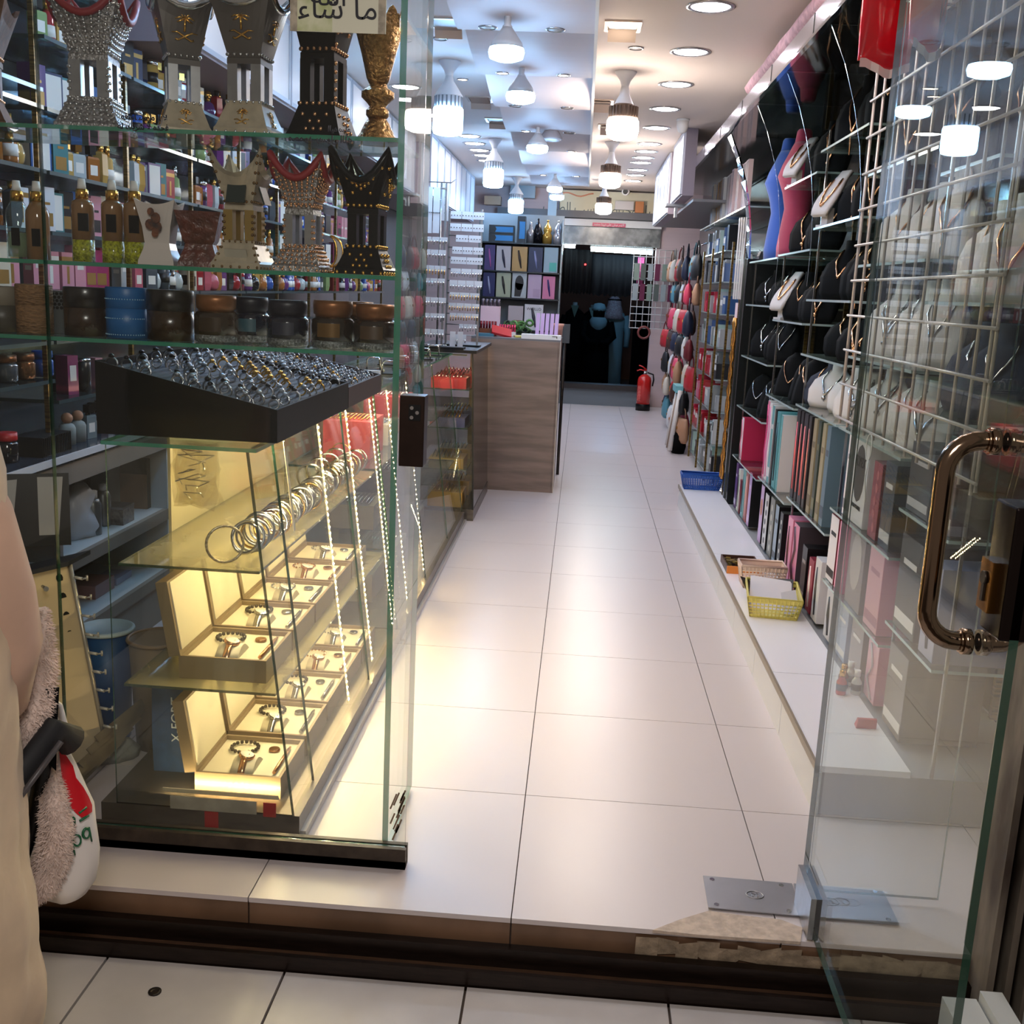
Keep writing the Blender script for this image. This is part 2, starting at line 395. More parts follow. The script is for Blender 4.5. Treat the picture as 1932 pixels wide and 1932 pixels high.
spots = [(873, 149, 2.6, 1), (901, 198, 2.6, 1), (830, 72, 2.6, 0), (920, 52, 2.448, 0), (1048, 58, 2.448, 0), (948, 138, 2.448, 1), (1063, 143, 2.448, 1), (972, 200, 2.448, 0), (1070, 206, 2.448, 0),
         (992, 248, 2.448, 1), (1074, 251, 2.448, 0), (1008, 285, 2.448, 1), (1078, 288, 2.448, 1), (1025, 331, 2.448, 1), (1088, 334, 2.448, 1), (1200, 90, 2.6, 0), (1166, 250, 2.6, 1)]
for k, (px, py, z, lit) in enumerate(spots):
    q = W(px, py, z=z); src = s0 if lit else s1
    where = 'perfume side' if z == 2.6 and px < 1000 else 'aisle side' if z == 2.6 else 'curved panels'
    lab = f"{'lit' if lit else 'unlit'} little round ceiling spot, {where}, {nth(k)} counting inward"
    if z < 2.5:
        e = min(edges, key=lambda v: abs(v - q.y - .06)); q.y = e - .055; q.z = 2.4515
    if fl[1 - lit]: src.location = q; tagged(src, lab, 'spotlight', 'little ceiling spots'); fl[1 - lit] = False
    else: dup(src, q, 0, lab, 'little ceiling spots')
# square tilting spots
def square_spot(px, py, lit, label, tilt):
    q = W(px, py, z=2.6)
    t = thing('square_spotlight', label, 'spotlight', 'square tilting spots', q)
    fr = mat('spot_frame', (196, 176, 162), .35, .3)
    obj('frame', B().bx(-.085, .085, -.1, -.08, -.008, 0).bx(-.085, .085, .08, .1, -.008, 0).bx(-.085, -.068, -.08, .08, -.008, 0).bx(.068, .085, -.08, .08, -.008, 0), fr, t)
    obj('reflector', B().bx(-.06, .06, -.075, .075, -.012, -.004), mat('spot_lit', (255, 240, 220), .4, emit=12.) if lit else mat('spot_dull', (170, 150, 136), .4), t, rot=(tilt, 0, .0))
    obj('flap', B().bx(-.066, .066, -.002, .004, -.06, 0), fr, t, loc=(0, .074, 0), rot=(.6, 0, 0))
square_spot(1175, 48, True, 'lit square recessed spot in the ceiling nearest the entrance', .25)
square_spot(1133, 192, False, 'unlit square spot behind the nearest brown finned bulb', .1)
square_spot(1150, 238, False, 'unlit square spot tilted open farther along the aisle', .1)
square_spot(842, 42, False, 'unlit square spot at the near end of the perfume side', -.1)
square_spot(905, 186, False, 'unlit square spot beyond the nearest caged bulb', -.1)
square_spot(938, 226, False, 'unlit square spot, farthest on the perfume side', -.1)
q = W(1288, 236, z=2.56)
t = thing('motion_sensor', 'small white egg-shaped sensor on the ceiling above the aisle', 'sensor', None, (q.x, q.y, 2.6))
obj('base', B().lathe([(.045, 0), (.045, -.012), (.04, -.016)], 18), lampw, t); obj('dome', B().lathe([(.042, -.012), (.042, -.05), (.03, -.085), (.001, -.1)], 18), white, t)
q = W(1186, 356, y=13.2)
t = thing('security_camera', 'small white security camera high on the back wall', 'camera', None, (q.x, 13.56, q.z))
obj('body', B().cyl((0, 0, 0), (-.03, -.2, -.02), .045, 14), white, t); obj('lens', B().cyl((-.03, -.2, -.02), (-.032, -.21, -.022), .03, 14), black, t); obj('bracket', B().bx(-.02, .02, -.02, .04, -.02, .06), white, t)
# ------------------------------------------------------------------ the street window on the left
def sheet(x0, x1, y0, y1, z0, z1, edge=1):
    """a glass sheet: broad faces clear, the four narrow faces tinted by the thickness seen edge-on"""
    b = B().bx(x0, x1, y0, y1, z0, z1); d = (abs(x1 - x0), abs(y1 - y0), abs(z1 - z0)); a = d.index(min(d))
    for i, ax in enumerate((2, 2, 1, 0, 1, 0)):
        b.m[i] = 0 if ax == a else 1
    return b
ws = struct('window_1', sheet(-1.183, -.352, 2.336, 2.346, .05, 2.6), [GW, GED])
obj('pane', sheet(-1.95, -1.187, 2.336, 2.346, .05, 2.6), [GW, GED], ws)
chan = mat('window_channel', (72, 62, 54), .45, .4, noise=.4, scale=30)
obj('channel', B().bx(-1.95, -.348, 2.322, 2.335, 0, .052).bx(-1.95, -.348, 2.347, 2.36, 0, .052).bx(-1.95, -.348, 2.322, 2.36, 0, .02), chan, ws)
obj('side_panel', sheet(-.412, -.398, 2.362, 2.74, .012, 2.6), [GW, GE], ws)
b = B(); pr = random.Random(2)
for k in range(14): b.box((-.372 + pr.uniform(-.012, .012), 2.3345, .13 + pr.uniform(-.06, .06)), (.004, .001, pr.uniform(.02, .05)), rot=Matrix.Rotation(.35, 3, 'Y'))
obj('smear', b, mat('smear_brown', (132, 112, 94), .9), ws, kind='stuff')
t = thing('door_strike', 'dark steel lock strike box with three screws on the glass window edge', 'lock', None, (-.3595, 2.34, .985))
obj('box', B().bx(-.0275, .0275, -.025, .03, 0, .157), mat('strike_bronze', (52, 38, 32), .35, .7, noise=.2, scale=30), t, bevel=.002)
obj('plate', B().bx(-.007, .019, -.0275, -.0245, .103, .138), black, t)
b = B()
for x, z in ((0, .131), (.012, .121), (0, .110)): b.cyl((x, -.0275, z), (x, -.030, z), .0042, 10)
obj('screw_heads', b, silver, t, kind='stuff')
# the sign stuck to the window
q0, q1 = W(548, 60, y=2.334), W(728, 70, y=2.334)
t = thing('calligraphy_sign', 'white and green sign with black calligraphy stuck high on the window', 'sign', None, ((q0.x + q1.x) / 2, 2.3335, 1.882), rot=(0, .0, 0))
sw = q1.x - q0.x
obj('plate', B().bx(-sw / 2, sw / 2, -.002, 0, 0, .11), mat('sign_cream', (226, 226, 204), .35), t)
obj('green_field', B().bx(-sw / 2 + .013, -.012, -.0028, -.002, .001, .109), mat('sign_green', (150, 168, 70), .4, c2=(226, 228, 196), scale=14), t)
for xx in (-sw / 2, sw / 2 - .016): obj('pillar_print', B().bx(xx, xx + .015, -.003, -.002, 0, .11), mat('sign_stone', (190, 180, 160), .5, noise=.4, scale=60), t)
ink = mat('ink_black', (14, 16, 28), .5)
text('lettering', '\ufe80\ufe8e\ufeb7 \ufe8e\ufee3', .062, ink, t, (.0, -.0032, .045), FACE_S, sx=1.05)
text('lettering', '\ufdf2', .05, ink, t, (-.02, -.0034, .066), FACE_S, sx=1.2)

SY = 2.53     # the middle line of the window shelves
SH = (1.688, 1.396, 1.226)
for z, nm in zip(SH, ('upper glass shelf in the street window, under five incense burners', 'middle glass shelf in the street window, with spray bottles and burners', 'lower glass shelf in the street window, lined with jars')):
    tagged(obj('glass_shelf', sheet(-1.9, -.418, 2.40, 2.69, z - .009, z), [GSH, GE]), nm, 'shelf', 'glass shelves of the street window')
def sx(px, z, y=SY): return W(px, (CAMZ - z) * 800 + 480, y=y).x

# incense burners
def ringp(h, z, n, sag=0., r0=1.):
    out = []
    for k in range(4):
        a = [(-1, -1), (1, -1), (1, 1), (-1, 1)][k]; c = [(1, -1), (1, 1), (-1, 1), (-1, -1)][k]
        for i in range(n):
            u = i / n; w = abs(2 * u - 1); out.append(((a[0] + (c[0] - a[0]) * u) * h, (a[1] + (c[1] - a[1]) * u) * h, z - sag * (1 - w ** 2)))
    return out
def fpt(face, u, h, z):
    return {'s': (u * h, -h, z), 'e': (h, u * h, z), 'w': (-h, -u * h, z)}[face]
def burner(label, loc, rz, H, wt, wb, body, bowlm, rim=None, legm=None, studs=None, studm=None, emblem=None, sag=.11, windows=False, basem=None, sr=.0042, grp='incense burners in the street window'):
    t = thing('incense_burner', label, 'incense burner', grp, loc, rz)
    zb, zl = .24 * H, .5 * H; wn = wt * .52; wl = wb * .62
    obj('base', B().loft([ringp(wb, 0, 1), ringp(wb, .012, 1), ringp(wb * .93, .03 * H + .01, 1), ringp(wl * 1.06, zb - .008, 1), ringp(wl * 1.1, zb, 1)], smooth=False), basem or body, t)
    lw = wl * .30
    for x in (-1, 1):
        for y in (-1, 1): obj('leg', B().bx(x * wl - x * 2 * lw, x * wl, y * wl - y * 2 * lw, y * wl, zb, zl), legm or body, t)
    n = 8; R = []
    R.append(ringp(wn * 1.05, zl, n)); R.append(ringp(wn * 1.05, zl + .012, n)); R.append(ringp(wn, zl + .014, n))
    for k in (.35, .7, 1.): R.append([(a[0], a[1], zl + .014 + (a[2] - zl - .014) * 1) for a in ringp(wn + (wt - wn) * k, zl + .014 + (H - zl - .014) * k, n, sag * H * k ** 2)])
    R.append(ringp(wt * .9, H - .002, n, sag * H)); R.append(ringp(wn * .8, zl + .05, n))
    obj('bowl', B().loft(R, smooth=False), bowlm, t)
    if rim:
        b = B(); pts = [V(p) for p in ringp(wt * .97, H + .001, n, sag * H)]
        b.tube(pts, .009, 6, closed=True); obj('rim', b, rim, t)
    if studs:
        b = B()
        for f, u, v in studs:
            ze = None
            if v < 1: h = wb + (wl - wb) * v; z = zb * v
            elif v < 2: h = wl * 1.0; z = zb + (zl - zb) * (v - 1)
            else: k = v - 2; h = wn + (wt - wn) * k; z = zl + .014 + (H - zl - .014) * k - sag * H * k * k * (1 - u * u)
            b.ball(fpt(f, u, h + .001, z), sr, 6, 0, k=4)
        obj('studs', b, studm or gold, t, kind='stuff')
    if windows:
        zc = (zl + H) / 2 - .018; k = (zc - zl - .014) / (H - zl - .014); h = wn + (wt - wn) * k
        for f, rr in (('s', (-.33, 0, 0)), ('e', (-.33, 0, pi / 2))):
            obj('mirror_inlay', B().bx(-.022, .022, -.002, .002, -.035, .035), mat('inlay_dark', (52, 62, 60), .1, .3), t, loc=fpt(f, 0, h + .004, zc), rot=rr)
        obj('base_inlay', B().bx(-.026, .026, -.002, .002, -.016, .016), mat('inlay_pale', (176, 168, 152), .25), t, loc=(0, -wb * .8 - .004, zb * .45), rot=(.42, 0, 0))
    if emblem:
        for part, zc, s in (('bowl', zl + (H - zl) * .5, 1.), ('base', zb * .52, .62)):
            b = B(); b.tube([(0, 0, -.008 * s), (.001, 0, .02 * s)], .0028 * s, 6)
            for a in (-2.2, -1.5, -.8, 0, .8, 1.5, 2.2):
                b.tube([(0, 0, .02 * s), (sin(a) * .012 * s, 0, (.02 + cos(a) * .011) * s), (sin(a) * .021 * s, 0, (.02 + cos(a) * .009 - .004) * s)], [.0024 * s, .0026 * s, .0012 * s], 5)
            for sg in (-1, 1):
                b.tube([(sg * .028 * s, 0, -.011 * s), (sg * .016 * s, 0, -.0095 * s), (0, 0, -.018 * s), (-sg * .014 * s, 0, -.026 * s), (-sg * .02 * s, 0, -.024 * s)], [.0008, .002 * s, .0025 * s, .002 * s, .0028 * s], 5)
            for f, rz2 in (('s', 0), ('e', pi / 2), ('w', -pi / 2)):
                k = (zc - zl - .014) / (H - zl - .014) if part == 'bowl' else 0
                h = (wn + (wt - wn) * k if part == 'bowl' else wb + (wl - wb) * zc / zb) + .003
                tilt = -math.atan2(wt - wn, H - zl) if part == 'bowl' else math.atan2(wb - wl, zb)
                obj('palm_emblem', b.mesh('palm_emblem', emblem), None, t, loc=fpt(f, 0, h, zc), rot=(Matrix.Rotation(rz2, 3, 'Z') @ Matrix.Rotation(-tilt, 3, 'X')).to_euler())
    return t
beadm = mat('beaded_silver', (168, 164, 162), .3, .7, noise=.5, scale=150, bump=.5)
greym = mat('burner_grey', (104, 98, 94), .35, .4, noise=.2, scale=9)
pearl = mat('burner_pearl', (196, 182, 158), .3, .3, noise=.2, scale=40)
redv = mat('velvet_red', (128, 26, 36), .8)
rims = [(f, u, v) for f in 'sew' for v in (2.04, .97, .06) for u in (-.9, -.54, -.18, .18, .54, .9)]
sd_bead = rims + [(f, u, v) for f in 'sew' for u in (-.9, .9) for v in (2.2, 2.4, 2.6, 2.8, 2.95, .25, .5, .75, 1.2, 1.4, 1.6, 1.8)]
arc = [(f, u, 2.95) for f in 'se' for u in (-.75, -.5, -.25, 0, .25, .5, .75)] + [(f, u, 2.84) for f in 'se' for u in (-.8, -.5, -.25, 0, .25, .5, .8)]
redrim = mat('rim_red', (140, 34, 38), .5)
beads = [(f, u, v) for f in 'sew' for u in (-.75, -.5, -.25, 0, .25, .5, .75) for v in (.15, .3, .45, .6, .75, .9, 2.08, 2.18, 2.28, 2.38, 2.48, 2.58, 2.68, 2.78)]
SZ = SH[0] + .001
burner('tall silver beaded red rimmed burner, first whole one from the left, upper shelf', (sx(182, SZ), SY, SZ), .12, .302, .08, .072, beadm, beadm, redrim, steel, sd_bead + arc + beads, silver, sag=.2)
burner('grey burner with gold palm emblems turned to its corner, beside the tall red rimmed one', (sx(345, SZ), SY, SZ), .5, .3, .064, .056, silver, greym, silver, steel, rims, silver, gold, basem=pearl)
burner('grey incense burner with gold palm emblems facing the street, upper shelf, centre of the window', (sx(480, SZ), SY - .03, SZ), -.06, .3, .071, .062, silver, greym, silver, steel, rims, silver, gold, basem=pearl)
tri = [(f, u, v) for f in 'sew' for u, v in ((-.5, 2.72), (-.17, 2.72), (.17, 2.72), (.5, 2.72), (-.33, 2.62), (0, 2.62), (.33, 2.62), (-.18, 2.53), (.18, 2.53), (0, 2.44), (-.45, 2.3), (.45, 2.3))]
low = [(f, u, v) for f in 'sew' for u, v in ((-.6, .68), (0, .68), (.55, .68), (-.2, .5), (.2, .5), (-.3, .3), (0, .3), (.3, .3))]
lacq = mat('burner_black', (6, 6, 8), .3, spec=.3)
burner('tall black incense burner with gold studs behind the calligraphy sign', (sx(602, SZ), SY + .04, SZ), -.14, .36, .074, .066, lacq, lacq, lacq, lacq, rims + tri + low + [('e', -.85, v) for v in (1.1, 1.3, 1.5, 1.7, 1.9, 2.1, 2.25, 2.4, 2.55, 2.7)], rose, sr=.0052)
burner('brown incense burner cut off by the left end of the upper shelf', (sx(-35, SZ), SY, SZ), .3, .28, .08, .066, mat('burner_brown', (112, 78, 56), .4, .3, noise=.4, scale=60), mat('burner_brown', ()), None, None, rims, rose)
t = thing('incense_goblet', 'gold goblet burner with flared petal rim, right end of the upper shelf', 'incense burner', 'incense burners in the street window', (sx(712, SZ), SY, SZ))
ghead = mat('hammered_gold', (198, 150, 92), .28, .95, noise=.45, scale=120, bump=.9)
obj('foot', B().lathe([(.05, 0), (.05, .006), (.04, .02), (.028, .045), (.02, .055)], 24), ghead, t)
obj('stem', B().lathe([(.02, .055), (.026, .062), (.026, .072), (.018, .08), (.024, .088), (.037, .1), (.037, .112), (.022, .122), (.02, .13)], 24), ghead, t)
obj('cup', B().lathe([(.02, .128), (.026, .14), (.038, .19), (.054, .245), (.05, .246), (.03, .19), (.01, .15)], 24), ghead, t)
b = B()
for k in range(8):
    a = 2 * pi * k / 8; b.loft([[(cos(a + s) * r, sin(a + s) * r, z) for s, r in ((-w, .052), (w, .052), (w, .05), (-w, .05))] for w, z in ((.36, .24), (.36, .262), (.2, .28), (.03, .288))], smooth=False)
obj('petals', b, ghead, t, kind='stuff')

SZ = SH[1] + .001
mat('amber_liquid', (146, 110, 76), .1, coat=.5, noise=.15, scale=10)
def spray(label, px, kind):
    t = thing('spray_bottle', label, 'spray bottle', 'spray bottles on the middle window shelf', (sx(px, SZ), SY, SZ), rnd.uniform(-.2, .2))
    r, h = (.0255, .142)
    if kind == 'tall':
        obj('yellow_base', B().lathe([(r, 0), (r, .05)], 18), mat('faceted_yellow', (196, 198, 44), .12, 0, noise=.6, scale=140, bump=.8, coat=.6), t)
        obj('body', B().lathe([(r, .05), (r, .128), (r * .96, .136), (.013, .144)], 18), mat('amber_liquid', (146, 110, 76), .1, coat=.5, noise=.15, scale=10), t)
        obj('label', B().bx(-.004, .02, -.0268, -.0255, .07, .11), black, t)
        z = .142
    else:
        obj('body', B().lathe([(r * 1.05, 0), (r * 1.05, .1), (r, .112), (.013, .134)], 18), GSH if kind == 'clear' else mat('amber_liquid', ()), t)
        obj('liquid', B().lathe([(r * .95, .004), (r * .95, .06 if kind == 'clear' else .098)], 16), mat('pale_liquid', (150, 160, 128), .1, alpha=.6) if kind == 'clear' else mat('amber_liquid', ()), t)
        obj('label', B().bx(-.002, .018, -.0285, -.0268, .03, .07), black, t)
        z = .132
    obj('collar', B().lathe([(.0145, z), (.0145, z + .022), (.012, z + .024)], 16), gold, t)
    obj('nozzle', B().lathe([(.0105, z + .024), (.0095, z + .034), (.008, z + .047), (.0075, z + .047)], 12), white, t)
spray('clear spray bottle with a gold collar, leftmost on the middle window shelf', 36, 'clear')
spray('amber spray bottle with a small black label, second from left on the middle window shelf', 73, 'amber')
spray('amber spray bottle with a faceted yellow base, standing apart left of the other two', 158, 'tall')
spray('amber spray bottle with yellow base, middle of the three', 214, 'tall')
spray('amber spray bottle with yellow base, beside the white burner', 256, 'tall')
t = thing('incense_burner', 'white ceramic burner printed with a brown coffee picture', 'incense burner', 'small burners on the middle window shelf', (sx(309, SZ), SY - .02, SZ), .1)
cer = mat('ceramic_white', (206, 196, 190), .2, coat=.3)
b = B(); n = 8
b.loft([ringp(.041, 0, n), ringp(.04, .01, n), ringp(.031, .035, n), ringp(.028, .05, n), ringp(.032, .085, n), ringp(.046, .147, n, .012), ringp(.042, .146, n, .012), ringp(.02, .1, n)], smooth=False)
obj('body', b, cer, t)
b = B()
for x, z, r in ((-.006, .118, .008), (.004, .105, .011), (-.01, .09, .011), (.004, .085, .013), (.0, .07, .008)): b.lathe([(r, 0), (r, .0006)], 10, c=(0, 0, 0)); b.v[-20:] = [(v[0] + x, -.034 - (z - .05) * .22 - v[2] - .003, v[1] * 1.1 + z) for v in b.v[-20:]]
obj('coffee_print', b, mat('print_brown', (120, 66, 30), .5, c2=(40, 20, 14), scale=60), t, kind='stuff')
t = thing('incense_burner', 'low brown clay burner, glazed and relief carved', 'incense burner', 'small burners on the middle window shelf', (sx(379, SZ), SY, SZ), .2)
clay = mat('clay_red', (104, 56, 46), .3, noise=.5, scale=50, bump=.7, coat=.3)
obj('foot', B().loft([ringp(.047, 0, n), ringp(.045, .012, n), ringp(.034, .04, n), ringp(.031, .052, n)], smooth=False), clay, t)
obj('bowl', B().loft([ringp(.031, .052, n), ringp(.036, .06, n), ringp(.052, .125, n), ringp(.049, .125, n), ringp(.03, .07, n)], smooth=False), clay, t)
burner('beige burner with mirror inlays, left of the three studded ones, middle shelf', (sx(466, SZ), SY - .02, SZ), -.06, .262, .062, .058, pearl, pearl, None, mat('leg_gold', (176, 148, 88), .3, .8), sd_bead, mat('stud_bronze', (128, 100, 66), .3, .9), windows=True, sag=.2, sr=.0036)
burner('silver beaded burner with red rim, middle of the three studded ones', (sx(572, SZ), SY + .0, SZ), -.06, .256, .0605, .057, beadm, beadm, redrim, steel, sd_bead + arc + beads, rose, sag=.2, sr=.0034)
burner('black incense burner with gold studs, at the right end of the middle shelf', (sx(692, SZ), SY, SZ), -.1, .27, .068, .058, lacq, lacq, lacq, lacq, rims + tri + low + arc, gold, sag=.24, sr=.0048)
t = thing('moon_ornament', 'gold edged white crescent moon on a thin stand', 'ornament', None, (sx(626, SZ), SY + .02, SZ))
cres = [(sin(a) * .032, .05 + -cos(a) * .036) for a in [pi * .02 + pi * .96 * i / 12 for i in range(13)]]
cres += [(sin(a) * .017, .05 - cos(a) * .034) for a in [pi * .98 - pi * .96 * i / 12 for i in range(13)]]
obj('crescent', B().prism(cres, (-.01, .004, 0), (1, 0, 0), (0, 0, 1), -.006), mat('moon_white', (214, 206, 204), .4), t)
obj('outline', B().tube([(x - .01, .001, z) for x, z in cres], .0022, 5, closed=True), gold, t)
obj('stand', B().lathe([(.018, 0), (.018, .003), (.003, .006), (.002, .016)], 12), gold, t)

# jars on the lower shelf
SZ = SH[2] + .001
def jar(px, r, h, label, body, lid, style='jar', base=None, y=SY - .05, name='jar', band=None):
    t = thing(name, label, 'jar', 'jars on the lower window shelf', (sx(px, SZ, y), y, SZ))
    if style == 'jar':
        hb = h * .66
        obj('glass_foot', B().lathe([(r * .92, 0), (r, .004), (r, .014), (r * .97, .018)], 24), base or mat('cut_glass', (150, 156, 156), .08, .6, noise=.6, scale=160, bump=.6), t)
        obj('body', B().lathe([(r, .018), (r, hb - .008), (r * .86, hb)], 24), body, t)
        obj('label', B().loft([[(r * 1.012 * sin(a), -r * 1.012 * cos(a), z) for a in [-.55 + 1.1 * i / 8 for i in range(9)]] for z in (.026, hb - .014)], caps=False, closed=False), band or mat('jar_label_dark', (58, 46, 34), .3, .4), t)
        obj('lid', B().lathe([(r * .82, hb), (r * .82, hb + .004), (r * .9, hb + .006), (r * .93, h - .01), (r * .9, h)], 24), lid, t)
    else:
        obj('body', B().lathe([(r, 0), (r, h * .58), (r * .97, h * .585)], 28), body, t)
        obj('lid', B().lathe([(r * .97, h * .585), (r * 1.01, h * .59), (r * 1.01, h - .003), (r * .97, h)], 28), lid, t)
    return t
browngl = mat('jar_brown', (38, 26, 18), .1, coat=.5); navygl = mat('jar_navy', (20, 24, 40), .1, coat=.5)
copl = mat('lid_copper', (140, 92, 58), .35, .6); navl = mat('lid_navy', (24, 24, 36), .4)
carved = mat('carved_tan', (150, 112, 74), .6, noise=.35, scale=70, bump=.9, stretch=(1, 1, 3))
jar(4, .044, .105, 'grey pot with a dark band at the left end of the lower window shelf', mat('pot_grey', (70, 66, 58), .4), mat('pot_pale', (126, 118, 104), .6), 'pot')
jar(66, .041, .113, 'carved tan wooden pot on the lower window shelf', carved, carved, 'pot')
t = thing('honeycomb_box', 'grey box with a honeycomb pattern between carved pot and brown pot', 'box', None, (sx(112, SZ), SY, SZ), .2)
obj('body', B().bx(-.028, .028, -.02, .02, 0, .1), mat('box_grey', (76, 82, 84), .4), t)
b = B()
for i in range(5):
    for j in range(4): b.lathe([(.0042, 0), (.0042, .0008)], 6); b.v[-12:] = [(v[0] - .017 + j * .0095 + (i % 2) * .0047, -.0202 - v[2], v[1] + .06 + i * .0082) for v in b.v[-12:]]
obj('honeycomb_print', b, black, t, kind='stuff')
jar(163, .049, .112, 'dark brown pot with a thin bright seam, left of the blue pot', mat('pot_umber', (52, 36, 22), .25, coat=.3, noise=.3, scale=30), mat('pot_black', (24, 22, 22), .3, coat=.3), 'pot')
t = jar(240, .047, .116, 'bright blue pot with dotted trim on the lower window shelf', mat('pot_blue', (22, 92, 152), .4), mat('pot_blue', ()), 'pot')
b = B()
for z in (.008, .045, .089):
    for i in range(22):
        a = -1.3 + 2.6 * i / 21; b.ball((.0475 * sin(a), -.0475 * cos(a), z), .0016, 5, k=3)
obj('dots', b, mat('dot_pale', (150, 190, 214), .4), t, kind='stuff')
jar(322, .053, .115, 'big dark brown pot right of the blue pot', mat('pot_umber', ()), mat('pot_black', ()), 'pot')
gl = mat('label_gold', (112, 84, 46), .3, .5); tl = mat('label_teal', (46, 84, 96), .4)
jar(408, .05, .108, 'brown glass jar with a copper lid, leftmost of the lidded jars', browngl, copl)
jar(474, .043, .106, 'navy jar with navy lid and teal label, partly behind its twin', navygl, navl, y=SY + .02, band=tl)
jar(543, .048, .104, 'navy jar with navy lid in front of its twin', navygl, navl, band=mat('label_navy', (32, 36, 52), .4))
jar(628, .049, .108, 'brown jar with copper lid and gold framed label beside the navy jars', browngl, copl, band=gl)
jar(708, .049, .105, 'brown jar with copper lid at the right end of the lower window shelf', browngl, copl, band=mat('label_umber', (70, 50, 30), .4))
jar(672, .045, .106, 'brown jar with copper lid behind the two rightmost jars', browngl, copl, y=SY + .075)
# lettering on the window
ltxt = lambda s, px, py, size, mir=False: text('lettering', s, size, ink, ws, W(px, py, y=2.3345), FACE_S, mirror=mir, bold=.0004)
ltxt('\ufeea\ufed7\ufeb7\ufe8e \ufbe9\ufeb3 \ufe8d\u0647 \ufedf\ufe8d \ufefb', 272, 222, .017); ltxt('\ufeea\ufedf \ufeda\ufef3\ufeae\ufeb7 \ufefb \ufee9\ufeaa\ufea3\ufed3', 270, 240, .017)
ltxt('\ufdf2 \ufedd\ufeee\ufeb3\ufead \ufea9\ufeee\ufee4\ufea4\ufee3', 604, 262, .02, True); ltxt('\ufee1\ufe8e\ufeb3 \ufee9\ufef4\ufedf\ufe8d', 640, 244, .016, True)
# ------------------------------------------------------------------ jewellery cases along the aisle
strip_e = emis('strip_dot', (255, 222, 160), 380.)
strip_fill = emis('strip_dot_fill', (255, 226, 170), 1300.)  # for the added, hidden strips that brighten the case interiors
stripb = mat('strip_tape', (244, 226, 190), .4, emit=.04)
plinth = mat('plinth_alu', (120, 110, 100), .35, .6, noise=.3, scale=12, stretch=(1, .3, 3))
lam = mat('case_laminate', (206, 196, 164), .25, noise=.06, scale=4)
def led_strip(parent, p, q, n, nrm, w=.009, m=None):
    """tape with lit diodes from p to q; nrm: the way it shines"""
    p, q, nrm = V(p), V(q), V(nrm).normalized(); d = (q - p).normalized(); s = d.cross(nrm)
    b = B(); b.loft([[p + s * w - nrm * .002, p - s * w - nrm * .002, p - s * w, p + s * w], [q + s * w - nrm * .002, q - s * w - nrm * .002, q - s * w, q + s * w]], smooth=False)
    o = obj('led_tape', b, stripb, parent)
    b = B()
    for k in range(n):
        c = p + (q - p) * ((k + .5) / n); r = .0028
        b.add([c + s * r + d * r, c - s * r + d * r, c - s * r - d * r, c + s * r - d * r, c + s * r * .6 + d * r * .6 + nrm * .002, c - s * r * .6 + d * r * .6 + nrm * .002, c - s * r * .6 - d * r * .6 + nrm * .002, c + s * r * .6 - d * r * .6 + nrm * .002],
              [(4, 5, 6, 7), (0, 1, 5, 4), (1, 2, 6, 5), (2, 3, 7, 6), (3, 0, 4, 7)])
    obj('diodes', b, m or strip_e, o, kind='stuff')
    return o
def fx(z): return -.755 + (.97 - z) * .122      # the leaning aisle face
def slab(pts4, t, nrm, m=(0, 1)):
    """a glass sheet from its four corners"""
    n = V(nrm).normalized() * t; p = [V(a) for a in pts4]; b = B()
    return b.add(p + [a + n for a in p], [(0, 1, 2, 3), (7, 6, 5, 4)], 0).add(p + [a + n for a in p], [(0, 4, 5, 1), (1, 5, 6, 2), (2, 6, 7, 3), (3, 7, 4, 0)], 1)
GF = glass('case_glass', (253, 255, 254), .03, gain=.45)
def case(label, y0, y1, zt, end=True, seams=()):
    t = thing('display_case', label, 'display case', 'glass jewellery cases on the perfume side', (0, 0, 0))
    obj('plinth', B().bx(-1.14, -.632, y0, y1, 0, .066), plinth, t)
    obj('rail', B().bx(-.634, -.618, y0 + .01, y1, 0, .022), mat('rail_alu', (190, 186, 180), .3, .6), t)
    obj('top_pane', sheet(-1.105, -.735, y0 - .012, y1 + .006, zt - .009, zt), [GSH, GE], t)
    ys = [y0] + list(seams) + [y1]
    for a, c in zip(ys, ys[1:]):
        obj('front_pane', slab([(fx(.066), a + .001, .066), (fx(.066), c - .001, .066), (fx(zt - .01), c - .001, zt - .01), (fx(zt - .01), a + .001, zt - .01)], -.006, (1, 0, .12)), [GF, GED], t)
    if end: obj('end_pane', slab([(-1.10, y0, .066), (fx(.066) - .006, y0, .066), (fx(zt) - .006, y0, zt - .01), (-1.10, y0, zt - .01)], -.006, (0, -1, 0)), [G, GED], t)
    return t
ct = case('nearest glass jewellery case with a leaning front, lit by warm diode tape', 2.42, 3.93, .99, seams=(2.62, 3.38))
obj('back_door', B().bx(-1.10, -1.092, 2.80, 3.93, .07, .975), mat('case_mirror', (214, 204, 170), .12, .35), ct)
obj('shelf', slab([(-1.09, 2.45, .678), (-.742, 2.45, .678), (-.742, 3.92, .678), (-1.09, 3.92, .678)], .007, (0, 0, 1)), [glass('frosted_shelf', (236, 232, 206), .05, .5, 2, dcol=(214, 206, 176)), GED], ct)
obj('shelf', slab([(-1.085, 2.45, .368), (-.702, 2.45, .368), (-.702, 3.92, .368), (-1.085, 3.92, .368)], .007, (0, 0, 1)), [glass('frosted_shelf', ()), GED], ct)
